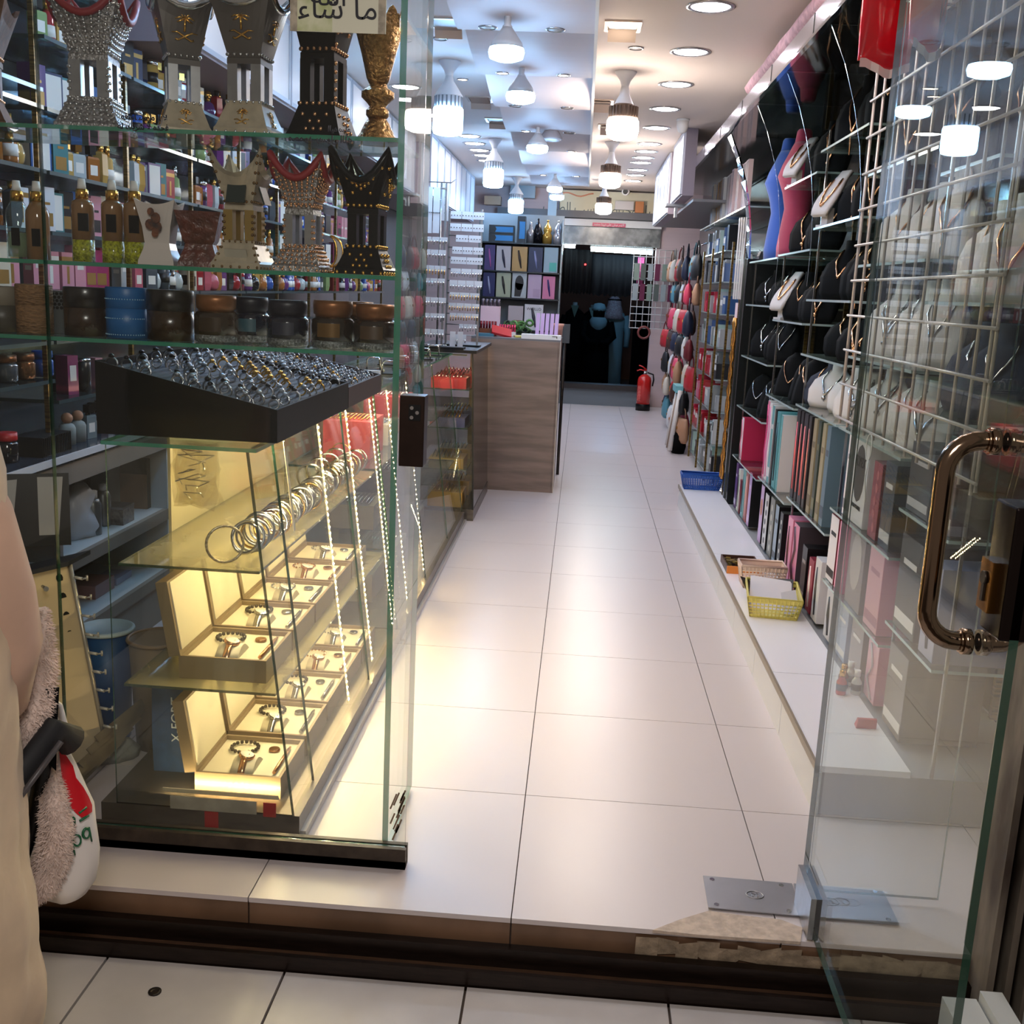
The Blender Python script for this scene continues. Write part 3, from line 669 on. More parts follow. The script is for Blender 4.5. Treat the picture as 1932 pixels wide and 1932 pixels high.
for y, n in ((2.47, 46), (2.75, 46), (3.12, 46), (3.5, 46), (3.90, 46)):
    if y == 2.75: led_strip(ct, (fx(.72) - .012, y, .72), (fx(.96) - .012, y, .96), 16, (-1, 0, -.1))
    elif y == 2.47: led_strip(ct, (-1.0, 2.475, .085), (-.70, 2.475, .085), 20, (0, 1, .6))
    elif y == 2.47 or 1: led_strip(ct, (fx(.09) - .012, y, .09), (fx(.96) - .012, y, .96), n, (.9, 0, .1))
for y0_, y1_ in ((2.5, 3.08), (3.16, 3.88)): led_strip(ct, (-.775, y0_, .974), (-.775, y1_, .974), 26, (-.5, 0, -.85), .004, strip_fill)  # added fill strips, hidden under the top edge, to brighten the interior
for x_, z_ in ((-.79, .674), (-.77, .364)): led_strip(ct, (x_, 2.52, z_), (x_, 3.86, z_), 34, (-.15, 0, -1), .004, strip_fill)  # more added fill, hidden under the shelves, for the gift boxes below
b = B(); 
for x, y, z, w, h in ((-.93, 2.417, .066, .22, .035),): b.box((x + .08, y - .0, z + .016), (w, .002, h))
t2 = obj('paper_strip', b, mat('paper_grey', (176, 168, 150), .8, noise=.3, scale=20), ct)
redsq = mat('sticker_red', (168, 22, 28), .5)
obj('red_sticker', B().bx(-.722, -.69, 2.4135, 2.4155, .062, .1), redsq, ct); obj('red_sticker', B().bx(-.873, -.838, 2.4175, 2.4195, .014, .062), redsq, ct)
cb = case('second glass jewellery case, between the nearest one and the black topped case', 3.94, 6.2, 1.0, False, seams=(4.7, 5.5))
obj('back_door', B().bx(-1.10, -1.092, 3.95, 6.2, .07, .975), mat('case_mirror_grey', (160, 156, 146), .12, .4), cb)
obj('shelf', slab([(-1.09, 3.96, .68), (-.742, 3.96, .68), (-.742, 6.19, .68), (-1.09, 6.19, .68)], .007, (0, 0, 1)), [GSH, GED], cb)
obj('shelf', slab([(-1.09, 3.96, .37), (-.702, 3.96, .37), (-.702, 6.19, .37), (-1.09, 6.19, .37)], .007, (0, 0, 1)), [GSH, GED], cb)
for y in (4.25, 4.72): led_strip(cb, (fx(.09) - .012, y, .09), (fx(.96) - .012, y, .96), 40, (.9, 0, .1))
led_strip(cb, (-.80, 5.2, .3), (-.80, 5.5, .12), 14, (1, 0, .2))

for y0_ in (3.98, 4.8, 5.55): led_strip(cb, (-.775, y0_, .974), (-.775, y0_ + .6, .974), 22, (-.5, 0, -.85), .004, strip_fill)  # the same added fill strips inside the second case
# watch gift boxes
boxm = mat('gift_box_taupe', (150, 130, 104), .35, .15, noise=.08, scale=20); cream = mat('gift_lining', (226, 216, 190), .6)
dial = mat('watch_dial', (226, 222, 212), .2); beadd = mat('bead_dark', (58, 50, 44), .2)
def gift_box(loc, rz, label, beads=True, metal=silver):
    t = thing('watch_gift_box', label, 'gift box', 'open watch gift boxes in the nearest case', loc, rz)
    w, d, h = .225, .24, .06     # x toward the aisle, y along the aisle
    obj('base', B().bx(-w / 2, w / 2, -d / 2, d / 2, 0, .012).bx(-w / 2, -w / 2 + .008, -d / 2, d / 2, .012, h).bx(w / 2 - .008, w / 2, -d / 2, d / 2, .012, h).bx(-w / 2 + .008, w / 2 - .008, -d / 2, -d / 2 + .008, .012, h).bx(-w / 2 + .008, w / 2 - .008, d / 2 - .008, d / 2, .012, h), boxm, t)
    obj('lining', B().bx(-w / 2 + .009, w / 2 - .009, -d / 2 + .009, d / 2 - .009, .014, h - .012), cream, t)
    ld = obj('lid', B().bx(-.03, 0, -d / 2, d / 2, 0, w * .86), boxm, t, loc=(-w / 2 + .004, 0, h), rot=(0, -.16, 0))
    obj('lid_lining', B().bx(0, .003, -d / 2 + .012, d / 2 - .012, .012, w * .84), cream, ld)
    obj('cushion', B().loft([[(x, y, h - .012 + z) for y, z in [(-.05 + .1 * i / 6, .026 * sin(pi * i / 6)) for i in range(7)]] for x in (-.03, .03)], smooth=True), cream, t, loc=(.0, -.045, 0))
    obj('watch_case', B().lathe([(.02, 0), (.021, .003), (.021, .008), (.018, .01), (.001, .0102)], 18, ms=[0, 0, 0, 1]), [metal, dial], t, loc=(0, -.045, h + .015), rot=(.0, .25, 0))
    obj('watch_strap', B().loft([[(x, -.05 + .1 * i / 8, h - .01 + .03 * sin(pi * i / 8)) for x in (-.009, .009)] + [(x, -.05 + .1 * i / 8, h - .007 + .031 * sin(pi * i / 8)) for x in (.009, -.009)] for i in range(9)]), metal, t, loc=(0, -.045, 0))
    b = B()
    for k in range(18):
        a = 2 * pi * k / 18; b.ball((cos(a) * .036 - .035, .055 + sin(a) * .034, h - .004), .0058 if beads else .004, 6, k=3)
    obj('bracelet', b, beadd if beads else metal, t, kind='stuff')
    obj('pen', B().cyl((.085, -.085, h - .004), (.085, .06, h - .004), .0048, 8).cyl((.085, .06, h - .004), (.085, .075, h - .004), .003, 8), metal, t)
    b = B(); b.lathe([(.014, 0), (.016, .004), (.014, .008)], 10); obj('cufflink', b, metal, t, loc=(.045, .06, h - .012))
    return t
g = None
for row, z, x, ys in (('middle', .3755, -.855, (2.63, 2.885, 3.14, 3.395, 3.65)), ('bottom', .0665, -.815, (2.62, 2.885, 3.14, 3.395, 3.65))):
    for k, y in enumerate(ys):
        lab = f'open cream lined gift box with watch, {nth(k)} from the street, {row} level'
        gift_box((x, y, z), 0, lab, k < 2 or (row == 'bottom' and k < 3), silver if k % 3 else rose)
# bangles on a bar
def torus(r, t, n=20, m=6, flat=1.):
    b = B(); return b.tube([(r * cos(2 * pi * i / n), r * sin(2 * pi * i / n), 0) for i in range(n)], t, m, closed=True, flat=flat)
bm = [torus(.04, .0028).mesh('bangle', silver), torus(.039, .0042, flat=.5).mesh('bangle', silver), torus(.04, .0026).mesh('bangle', gold), torus(.041, .0038, flat=.6).mesh('bangle', steel)]
proto = None; pr = random.Random(8)
for k in range(54):
    y = 2.56 + k * .0245; x = -.805 + pr.uniform(-.008, .008); z = .685 + .0475 + pr.uniform(0, .006)
    if k > 28 and k % 5 == 0: z += .03; x -= .03
    mi = pr.choice([0, 1, 1, 3, 3, 0, 2]); o = bpy.data.objects.new('bangle', bm[mi]); COL.objects.link(o); o.location = (x, y, z)
    o.rotation_euler = (pi / 2 + pr.uniform(-.5, .1), 0, pr.uniform(-.35, .35))
    tagged(o, f"{('round silver', 'flat silver', 'gold', 'grey steel')[mi]} bangle, {nth(k)} from the street in the row on the upper case shelf", 'bangle', 'bangles on the upper case shelf')
o = single('beaded_bangle', torus(.045, .0035).add([], []), mat('bangle_bead', (206, 190, 160), .3, .4, noise=.6, scale=200), 'large beaded bangle at the street end of the bangle row', 'bangle', None, (-.842, 2.50, .6875 + .048), rot=(1.45, 0, .5))
t = thing('display_cloth', 'crumpled clear plastic with bracelets hung inside the end of the nearest case', 'bag', None, (-1.0, 2.72, .755))
b = B(); pr = random.Random(5)
for i in range(3): b.loft([[(-.06 + .12 * j / 5 + pr.uniform(-.01, .01), pr.uniform(-.02, .02) + i * .02, .02 + .17 * k / 5 + pr.uniform(-.01, .01)) for j in range(6)] for k in range(6)], caps=False, closed=False)
obj('plastic', b, glass('crumpled_plastic', (245, 240, 225), .12, .2, 30, rough=.1), t, kind='stuff')
b = B()
for k in range(9): b.tube([(-.05 + pr.uniform(0, .1), pr.uniform(-.02, .03), .17 - k * .016 + .02 * sin(j)) for j in range(4)], .0016, 5)
obj('bracelets', b, silver, t, kind='stuff')

# ring trays
rollm = mat('ring_roll_slate', (92, 100, 110), .85); trayb = mat('tray_black', (9, 9, 9), .5, spec=.25)
ringms = []
def ringmesh(metal, stone):
    b = torus(.0095, .0016, 12, 5); b.lathe([(.004, 0), (.005, .002), (.0045, .004), (.002, .006)], 8, 1, c=(0, 0, 0))
    n = 8 * 4; k = len(b.v) - n
    b.v[k:] = [(v[0], v[2] + .0098, v[1]) for v in b.v[k:]]
    return b.mesh('finger_ring', [metal, stone])
stn = mat('ring_stone', (178, 186, 196), .06, .6); stk = mat('ring_stone_dark', (30, 32, 38), .1)
rs, rk, rg = ringmesh(silver, stn), ringmesh(steel, stk), ringmesh(gold, gold)
def ring_tray(label, x0, x1, y0, y1, zl, zr, z0, nx, ny, keep, gname, near, seed, bodym):
    t = thing('ring_tray', label, 'ring tray', 'black ring trays on the nearest case')
    th = .008; f = lambda x: zl + (zr - zl) * (x - x0) / (x1 - x0)
    side = [(x0, z0), (x1, z0), (x1, zr), (x0, zl)]
    obj('side', B().prism(side, (0, y0 + th, 0), (1, 0, 0), (0, 0, 1), th), bodym, t); obj('side', B().prism(side, (0, y1, 0), (1, 0, 0), (0, 0, 1), th), bodym, t)
    obj('front', B().bx(x1 - th, x1, y0 + th, y1 - th, z0, zr), bodym, t); obj('back', B().bx(x0, x0 + th, y0 + th, y1 - th, z0, zl), bodym, t)
    obj('floor', B().bx(x0 + th, x1 - th, y0 + th, y1 - th, z0, z0 + .006), bodym, t)
    b = B(); px = (x1 - x0 - 2 * th) / nx
    for i in range(nx):
        x = x0 + th + px * (i + .5); b.cyl((x, y0 + th, f(x) - .022), (x, y1 - th, f(x) - .022), px * .47, 8)
    b.add([(x0 + th, y0 + th, zl - .034), (x1 - th, y0 + th, zr - .034), (x1 - th, y1 - th, zr - .034), (x0 + th, y1 - th, zl - .034)], [(0, 1, 2, 3)])
    obj('velvet_rolls', b, rollm, t, kind='stuff')
    pr = random.Random(seed)
    for i in range(nx - 1):
        q_ = 0
        for j in range(ny):
            if pr.random() > keep: continue
            x = x0 + th + px * (i + 1) + pr.uniform(-.002, .002); y = y0 + .03 + (y1 - y0 - .06) * (j + .5 * (i % 2)) / ny + pr.uniform(-.006, .006)
            gold_ = (j in (ny // 2, ny // 2 + 1) and i > nx * .25 and pr.random() < .9) if near else pr.random() < .1
            o = bpy.data.objects.new('finger_ring', rg if gold_ else pr.choice((rs, rs, rk))); COL.objects.link(o)
            o.location = (x, y, f(x) - .006 + (.004 if near else .0)); o.rotation_euler = (pi / 2 + pr.uniform(-.25, .25), 0, pr.uniform(-.3, .3)); s = (1.5 if near else 1.0) * pr.uniform(.85, 1.15); o.scale = (s, s, s)
            c = 'gold' if gold_ else 'silver'
            tagged(o, f'{c} ring in the {gname} ring tray, {nth(nx - 2 - i)} groove from the aisle, {nth(q_)} from the street', 'ring', f'rings in the {gname} ring tray'); q_ += 1
ring_tray('big sloping black ring tray nearest the street, on the nearest glass case', -1.155, -.712, 2.5, 3.29, 1.168, 1.072, .992, 21, 8, .72, 'nearer', True, 3, trayb)
ring_tray('second ring tray behind the big black one, packed with small rings', -1.13, -.715, 3.31, 3.86, 1.14, 1.055, .992, 22, 11, .72, 'farther', False, 4, mat('tray_umber', (62, 50, 48), .5))
t = thing('card_box', 'small white box with a red print behind the ring trays', 'box', None, (-.79, 3.9, .993))
obj('body', B().bx(-.06, .06, 0, .03, 0, .07), white, t); obj('print', B().bx(-.045, 0, -.001, 0, .012, .04), redsq, t)

# things in and on the second case
pr = random.Random(21)
ubr = B().tube([(0, -.03, 0), (0, -.03, .045), (0, -.02, .058), (0, .02, .058), (0, .03, .045), (0, .03, 0)], .004, 6).mesh('arch', silver)
for k in range(9):
    t = thing('bracelet_stand', f'small arched silver bracelet stand on top of the second case, {nth(k)} from the street', 'stand', 'arched stands on the second case', (-.80 - (k % 2) * .1, 4.5 + k * .17, 1.001), pi / 2)
    obj('base', B().bx(-.02, .02, -.045, .045, 0, .006), black, t); obj('arch', ubr, None, t)
for k, (y, z, c, h) in enumerate(((4.3, .6885, (200, 90, 100), .15), (4.7, .6885, (206, 202, 198), .09), (5.1, .6885, (190, 70, 84), .17), (5.5, .6885, (126, 110, 140), .08), (4.4, .3785, (120, 112, 104), .1), (4.9, .3785, (96, 92, 96), .16), (5.4, .3785, (170, 164, 158), .1), (4.4, .067, (150, 140, 128), .12), (5.0, .067, (196, 190, 184), .1), (5.6, .067, (130, 122, 116), .12))):
    t = thing('jewellery_box', f"box in the second glass case, {nth(k % 4)} along the {'upper' if z > .6 else 'middle' if z > .3 else 'bottom'} level", 'jewellery box', 'boxes in the second case', (-.90, y, z))
    obj('body', B().bx(-.1, .09, -.14, .14, 0, h), oc('satin_oc'), t, color=c)
    b = B()
    for j in range(10): b.tube([(-.08 + .016 * j, -.12 + pr.uniform(0, .03), h + .004), (-.08 + .016 * j, 0, h + .012), (-.08 + .016 * j, .12 - pr.uniform(0, .03), h + .004)], .003, 5)
    obj('necklaces', b, silver if k % 3 else gold, t, kind='stuff')
# the black topped case
t = thing('display_case', 'narrow glass case with a black top, beside the wooden counter', 'display case', 'glass jewellery cases on the perfume side', (0, 0, 0))
blk = mat('frame_black', (24, 23, 24), .3)
obj('plinth', B().bx(-1.0, -.585, 6.26, 7.25, 0, .07), plinth, t)
obj('top', B().bx(-1.0, -.60, 6.24, 7.27, 1.0, 1.018), blk, t)
obj('end_pane', slab([(-1.0, 6.262, .07), (-.592, 6.262, .07), (-.628, 6.262, 1.0), (-1.0, 6.262, 1.0)], -.006, (0, -1, 0)), [G, GED], t)
obj('front_pane', slab([(-.588, 6.27, .07), (-.588, 7.25, .07), (-.622, 7.25, 1.0), (-.622, 6.27, 1.0)], -.006, (1, 0, .04)), [glass('tinted_pane', (176, 166, 150), .06, .12, 2, dcol=(130, 116, 100)), GED], t)
obj('post', B().loft([[(-.594, 6.255, .07), (-.584, 6.255, .07), (-.584, 6.27, .07), (-.594, 6.27, .07)], [(-.63, 6.255, 1.0), (-.62, 6.255, 1.0), (-.62, 6.27, 1.0), (-.63, 6.27, 1.0)]], smooth=False), blk, t)
for z in (.3, .55, .78): obj('shelf', sheet(-.99, -.64, 6.28, 7.24, z, z + .006), [GSH, GED], t)
led_strip(t, (-.98, 6.29, .985), (-.66, 6.29, .985), 16, (0, .4, -1)); led_strip(t, (-.98, 6.9, .985), (-.66, 6.9, .985), 12, (0, .4, -1))
for k, (z, c, h, nm) in enumerate(((.787, (178, 34, 42), .06, 'red'), (.557, (96, 92, 128), .055, 'purple grey'), (.307, (190, 150, 80), .06, 'gold'), (.0715, (196, 140, 40), .09, 'orange'))):
    for j in range(2):
        o = thing('jewellery_box', f"{nm} box at the {'near' if j == 0 else 'far'} end inside the narrow black topped case", 'jewellery box', 'boxes in the black topped case', (-.76, 6.42 + j * .4, z))
        obj('body', B().bx(-.11, .1, -.12, .12, 0, h), oc('satin_oc'), o, color=c)
        b = B()
        for i in range(8): b.tube([(-.09 + .022 * i, -.1, h + .004), (-.085 + .022 * i, 0, h + .02 + pr.uniform(0, .02)), (-.09 + .022 * i, .1, h + .004)], .004, 5)
        obj('chains', b, gold if k % 2 else silver, o, kind='stuff')
# wooden counter
wood = mat('wood_grey_oak', (142, 122, 110), .4, noise=.34, scale=2.2, stretch=(1.2, 1, 9))
t = thing('counter', 'grey oak veneer sales counter at the middle of the shop', 'counter', None, (0, 0, 0))
obj('front', B().bx(-.745, -.148, 7.32, 7.345, .0, 1.04), wood, t); obj('end', B().bx(-.15, -.135, 7.32, 7.9, .0, 1.04), wood, t)
obj('top', B().bx(-.745, -.135, 7.33, 7.9, 1.04, 1.052), mat('counter_grey', (112, 112, 116), .4), t)
obj('edge_band', B().bx(-.137, -.133, 7.318, 7.34, 0, 1.045), mat('edge_pale', (200, 190, 176), .4), t)
# ------------------------------------------------------------------ the perfume wall on the left
SHZ = [.80, 1.0, 1.155, 1.31, 1.49, 1.67, 1.855, 2.06, 2.25]
SHN = ['stone ledge', 'lowest perfume shelf', 'second perfume shelf', 'third perfume shelf', 'fourth perfume shelf', 'fifth perfume shelf', 'sixth perfume shelf', 'seventh perfume shelf', 'top perfume shelf']
pw = thing('perfume_shelving', 'tall mirrored shelving of perfumes along the left wall', 'shelving', None, (0, 0, 0))
bay = [2.75, 3.3, 3.95, 4.6, 5.25, 5.9, 6.6, 7.3, 8.1, 9.0]
shdark = glass('smoke_shelf', (206, 220, 222), .08, .06, 5, dcol=(140, 150, 154))
mirror_bay = mat('bay_mirror', (112, 126, 134), .12, .75)
obj('back_mirror', B().bx(-1.965, -1.955, 2.7, 9.0, .8, 2.1), mirror_bay, pw); obj('back_mirror', B().bx(-1.965, -1.955, 2.7, 3.95, 2.1, 2.4), mirror_bay, pw)
slotm = mat('upright_brass', (150, 122, 70), .3, .8, noise=.6, scale=160, stretch=(.1, .1, 1))
for y in bay: obj('upright', B().bx(-1.69, -1.675, y - .008, y + .008, .81, 2.3 if y < 3.9 else 2.1), slotm, pw)
for i, z in enumerate(SHZ):
    if i == 0: continue
    for k, (a, c) in enumerate(zip(bay, bay[1:])):
        if i == 8 and k > 1: continue
        zz = z + (.035 if (k == 0 and z == 1.0) else -.155 if (k == 0 and i == 7) else -.035 if i == 1 else 0)
        obj('shelf', sheet(-1.95, -1.65, a + .01, c - .01, zz - .012, zz), [shdark, mat('shelf_edge_dark', (70, 88, 92), .15, .3)], pw)
led = thing('stone_ledge', 'dark ledge with a white edge under the perfume shelves', 'ledge', None, (0, 0, 0))
obj('slab', B().bx(-1.955, -1.605, 2.6, 9.0, .772, .80), mat('ledge_dark', (52, 62, 76), .15, noise=.3, scale=12), led)
obj('edge', B().bx(-1.605, -1.598, 2.6, 9.0, .78, .802), mat('edge_white', (214, 216, 222), .3), led)

CAPB, CAPG, CAPS, CAPW = black, gold, silver, white
ocb, ocg = oc('carton_oc', .35), oc('bottle_oc', .06, clear=.25, coat=.6)
lab_w, lab_k, lab_g = mat('print_white', (222, 220, 214), .5), mat('print_black', (26, 24, 28), .4), mat('print_gold', (196, 156, 92), .3, .7)
def carton(w, d, h, lm, kind):
    b = B().bx(-d / 2, d / 2, -w / 2, w / 2, 0, h)
    e = .0006
    if kind == 0: b.bx(d / 2, d / 2 + e, -w * .36, w * .36, h * .12, h * .42, 1).bx(d / 2, d / 2 + e, -w * .2, w * .2, h * .6, h * .66, 1).bx(-w * .3, w * .3, -w / 2 - e, -w / 2, h * .15, h * .45, 1)
    elif kind == 1: b.bx(d / 2, d / 2 + e, -w * .5, w * .5, h * .76, h * .88, 1).bx(d / 2, d / 2 + e, -w * .1, w * .1, h * .15, h * .62, 1).bx(-d * .5, d * .5, -w / 2 - e, -w / 2, h * .76, h * .88, 1)
    elif kind == 2: b.bx(d / 2, d / 2 + e, -w * .42, w * .42, h * .06, h * .94, 1).bx(-d * .4, d * .4, -w / 2 - e, -w / 2, h * .08, h * .92, 1)
    else: b.bx(d / 2, d / 2 + e, -w * .3, w * .3, h * .45, h * .55, 1).bx(-d * .3, d * .3, -w / 2 - e, -w / 2, h * .4, h * .5, 1)
    return b.mesh('perfume_box', [ocb, lm])
def bottle(kind, cap):
    b = B()
    if kind == 0: b.loft([[(x * k, y * k, z) for x, y in ((-.014, -.026), (.014, -.026), (.014, .026), (-.014, .026))] for k, z in ((1, 0), (1, .075), (.9, .082))], smooth=False).cyl((0, 0, .082), (0, 0, .09), .008, 10, 1).bx(-.011, .011, -.013, .013, .09, .118, 1).bx(.0141, .0146, -.016, .016, .022, .055, 2)
    elif kind == 1: b.lathe([(.02, 0), (.03, .012), (.034, .035), (.026, .062), (.01, .074)], 14).cyl((0, 0, .074), (0, 0, .084), .008, 10, 1).ball((0, 0, .1), .0185, 12, 1)
    elif kind == 2: b.lathe([(.024, 0), (.025, .01), (.02, .09), (.009, .1)], 14).cyl((0, 0, .1), (0, 0, .14), .011, 10, 1).lathe([(.0255, .02), (.0235, .055)], 14, 2)
    elif kind == 3: b.lathe([(.026, 0), (.026, .09), (.022, .094)], 16).lathe([(.0265, .094), (.0265, .108), (.018, .114)], 16, 1).lathe([(.0264, .03), (.0264, .066)], 16, 2)
    else: b.loft([[(x * k, y * k, z) for x, y in ((-.016, -.02), (.016, -.02), (.016, .02), (-.016, .02))] for k, z in ((.8, 0), (1.1, .03), (1, .1), (.5, .108))], smooth=False).cyl((0, 0, .106), (0, 0, .13), .01, 10, 1, .013)
    return b.mesh('perfume_bottle', [ocg, cap, lab_k if kind % 2 else lab_w])
cart = [carton(w, d, h, lm, k) for (w, d, h), lm, k in (((.066, .05, .135), lab_g, 0), ((.075, .045, .12), lab_w, 1), ((.058, .05, .14), lab_k, 0), ((.085, .05, .125), lab_w, 2), ((.05, .042, .145), lab_w, 3), ((.07, .05, .13), lab_k, 2), ((.06, .05, .12), lab_g, 1))]
bots = [bottle(k, c) for k, c in ((0, CAPB), (0, CAPG), (1, CAPB), (1, CAPG), (2, CAPG), (2, CAPS), (3, CAPS), (4, CAPB), (4, CAPG))]
CC = [('white', (214, 216, 220)), ('navy', (30, 40, 78)), ('black', (24, 24, 28)), ('magenta', (150, 40, 92)), ('pink', (204, 142, 158)), ('purple', (86, 54, 112)), ('brown', (110, 72, 46)), ('silver', (168, 174, 180)), ('blue', (34, 86, 150)), ('teal', (60, 120, 126)), ('cream', (208, 200, 180)), ('red', (150, 34, 44))]
BC = [('amber', (176, 112, 54)), ('pink', (212, 110, 128)), ('clear', (196, 206, 208)), ('blue', (40, 90, 180)), ('purple', (110, 62, 130)), ('green', (150, 178, 120)), ('black', (26, 26, 32)), ('golden', (206, 168, 92)), ('red', (172, 40, 50)), ('smoky', (92, 100, 108))]
BK = {0: 'square', 1: 'ball stoppered', 2: 'slim', 3: 'cylindrical', 4: 'waisted'}
bk = [0, 0, 1, 1, 2, 2, 3, 4, 4]
pr = random.Random(77)
for i in range(8, 2, -1):
    y = 2.84 if i != 6 and i != 7 else 3.36; n = 0; run = None; left = 0
    while y < (3.85 if i == 8 else 8.9):
        if left <= 0: run = pr.random() < .52; left = pr.randint(3, 8); cc = pr.choice(CC)
        left -= 1
        bi = next(k for k in range(9) if y < bay[k + 1])
        w = .085 if run else .07
        if y + w > bay[bi + 1] - .02: y = bay[bi + 1] + .05; continue
        far = 1. if y < 6 else 1.25
        z = SHZ[i] + .0008 + (-.155 if (bi == 0 and i == 7) else 0)
        if run:
            m = pr.choice(cart); c = cc if pr.random() < .45 else pr.choice(CC); w = m.vertices[2].co.y * 2 + .012
            single('perfume_box', m, None, f'{c[0]} perfume box, {nth(n)} item from the street on the {SHN[i]}', 'perfume box', f'boxes on the {SHN[i]}', (-1.715 - pr.uniform(0, .04), y + w / 2, z), pr.uniform(-.06, .06) - .25, c[1])
        else:
            k = pr.randrange(len(bots)); c = pr.choice(BC)
            single('perfume_bottle', bots[k], None, f'{c[0]} {BK[bk[k]]} perfume bottle, {nth(n)} item from the street on the {SHN[i]}', 'perfume bottle', f'bottles on the {SHN[i]}', (-1.69 - pr.uniform(0, .03), y + w / 2, z), pr.uniform(-.3, .3) - .3, c[1])
        n += 1; y += w * (1. if y < 5 else 1.15)
# the nearest low shelves, item by item
def at(px, py, x=-1.72, z=None):
    q = W(px, py, x=x); return V((x, q.y, q.z if z is None else z))
def lidjar(px, label, body, lid, z, r=.034, h=.082, x=-1.72, py=715):
    p = at(px, py, x, z); t = thing('glass_jar', label, 'jar', 'jars beside the perfume shelves', p)
    obj('body', B().lathe([(r * .85, 0), (r, .006), (r, h * .62), (r * .8, h * .72)], 18), body, t)
    obj('lid', B().lathe([(r * .86, h * .72), (r * .95, h * .76), (r * .92, h)], 18), lid, t)
silj = mat('jar_silver_glass', (118, 124, 130), .1, .6); copj = mat('jar_copper_glass', (150, 104, 66), .1, .6); bluj = mat('jar_blue', (20, 78, 160), .15, coat=.4)
zg = 1.0358
lidjar(12, 'silver glass jar with a copper lid at the far left of a low shelf', silj, copl, zg)
lidjar(46, 'copper coloured glass jar with a copper lid beside the blue jar', copj, copl, zg)
lidjar(81, 'blue glass jar with a blue lid on a low perfume shelf', bluj, mat('lid_blue', (24, 96, 190), .35), zg)
lidjar(14, 'black glass jar with a red lid at the left end of the dark ledge', mat('jar_black', (18, 18, 26), .08, coat=.5), mat('lid_red', (170, 30, 36), .4), .8005, x=-1.70, r=.032, h=.09, py=850)
def low(kind, px, label, col, sz, z=.9655, x=-1.71, cap=None, cat='perfume box'):
    p = at(px, 745, x, z); w, d, h = sz
    if kind == 'box':
        t = thing('perfume_box', label, cat, None, p, -.25); obj('body', B().bx(-d / 2, d / 2, -w / 2, w / 2, 0, h), ocb, t, color=col)
        obj('print', B().bx(d / 2, d / 2 + .0006, -w * .3, w * .3, h * .35, h * .75), lab_w, t)
    else:
        t = thing('perfume_bottle' if cat == 'perfume bottle' else 'tin_canister', label, cat, None, p)
        obj('body', B().lathe([(w / 2, 0), (w / 2, h * .86), (w * .4, h * .9)], 18), oc('tin_oc', .25, .5), t, color=col); obj('cap', B().lathe([(w * .52, h * .88), (w * .52, h * .96), (w * .4, h)], 18), cap or silver, t)
low('box', 128, 'plum pink box with a white cat-like figure print on a low shelf', (132, 54, 98), (.05, .05, .13))
low('tin', 158, 'dark speckled tin canister with a shiny silver lid', (48, 50, 50), (.052, 0, .115), cat='canister')
low('box', 180, 'pale pink box with a white label beside the tin canister', (176, 128, 142), (.038, .04, .11))
low('tin', 200, 'gold patterned bottle at the end of the low shelf', (214, 164, 70), (.04, 0, .1), cap=gold, cat='perfume bottle')
low('box', 108, 'dark grey box standing behind the plum pink box', (46, 48, 54), (.05, .05, .125), x=-1.78)
p = at(78, 850, -1.69, .8005)
t = thing('storage_box', 'black ribbed box on the dark ledge', 'box', None, p); obj('body', B().bx(-.05, .05, -.085, .1, 0, .062), mat('box_ribbed', (24, 27, 30), .4), t)
b = B()
for k in range(16): b.bx(.05, .053, -.082 + k * .0115, -.077 + k * .0115, .003, .06)
obj('ribs', b, black, t, kind='stuff')
for k, px in enumerate((128, 148)):
    p = at(px, 835, -1.70, .8005); t = thing('diffuser_bottle', f"frosted bottle with a wooden ball stopper, {'nearer' if k == 0 else 'farther'} of two on the ledge", 'bottle', 'ball stopper bottles', p)
    obj('body', B().lathe([(.026, 0), (.027, .055), (.022, .066), (.012, .072)], 16), mat('frosted_bottle', (146, 156, 156), .5, alpha=.85), t); obj('stopper', B().ball((0, 0, .088), .019, 14), mat('wood_ball', (176, 132, 104), .5), t)
for k, (px, c, lb) in enumerate(((168, (130, 146, 152), 'square frosted bottle right of the ball stoppered ones'), (176, (36, 44, 60), 'dark blue square bottle farther along the ledge'), (190, (92, 56, 40), 'brown square bottle farther along the ledge'), (203, (150, 158, 156), 'silver framed square bottle at the end of the ledge'))):
    p = at(px, 830, -1.70 - .01 * k, .8005); single('perfume_bottle', bots[0], None, lb, 'perfume bottle', 'bottles on the dark ledge', p, -.2, c)

# low cabinet under the ledge, with open compartments
cabm = mat('cabinet_taupe', (142, 130, 118), .5, noise=.1, scale=6); cabw = mat('cabinet_white', (206, 208, 206), .4)
cb2 = thing('storage_cabinet', 'taupe cabinet with open compartments under the dark ledge', 'cabinet', None, (0, 0, 0))
obj('top_rail', B().bx(-1.63, -1.61, 2.7, 9.0, .70, .771), cabm, cb2)
obj('back', B().bx(-1.95, -1.94, 2.7, 9.0, 0, .77), mat('cabinet_brown', (80, 74, 68), .6), cb2)  # back panel in grey-brown, darker than the taupe frame
for z in (.45, .2): obj('shelf', B().bx(-1.94, -1.64, 2.7, 9.0, z - .012, z), cabw, cb2); obj('shelf_front', B().bx(-1.64, -1.62, 2.7, 9.0, z - .045, z), cabm, cb2)
for y in (2.72, 3.22, 4.12, 5.0, 6.0): obj('partition', B().bx(-1.94, -1.622, y, y + .02, 0, .77), cabm if y < 4 else cabw, cb2)
obj('kick', B().bx(-1.65, -1.63, 2.7, 9.0, 0, .15), cabm, cb2)
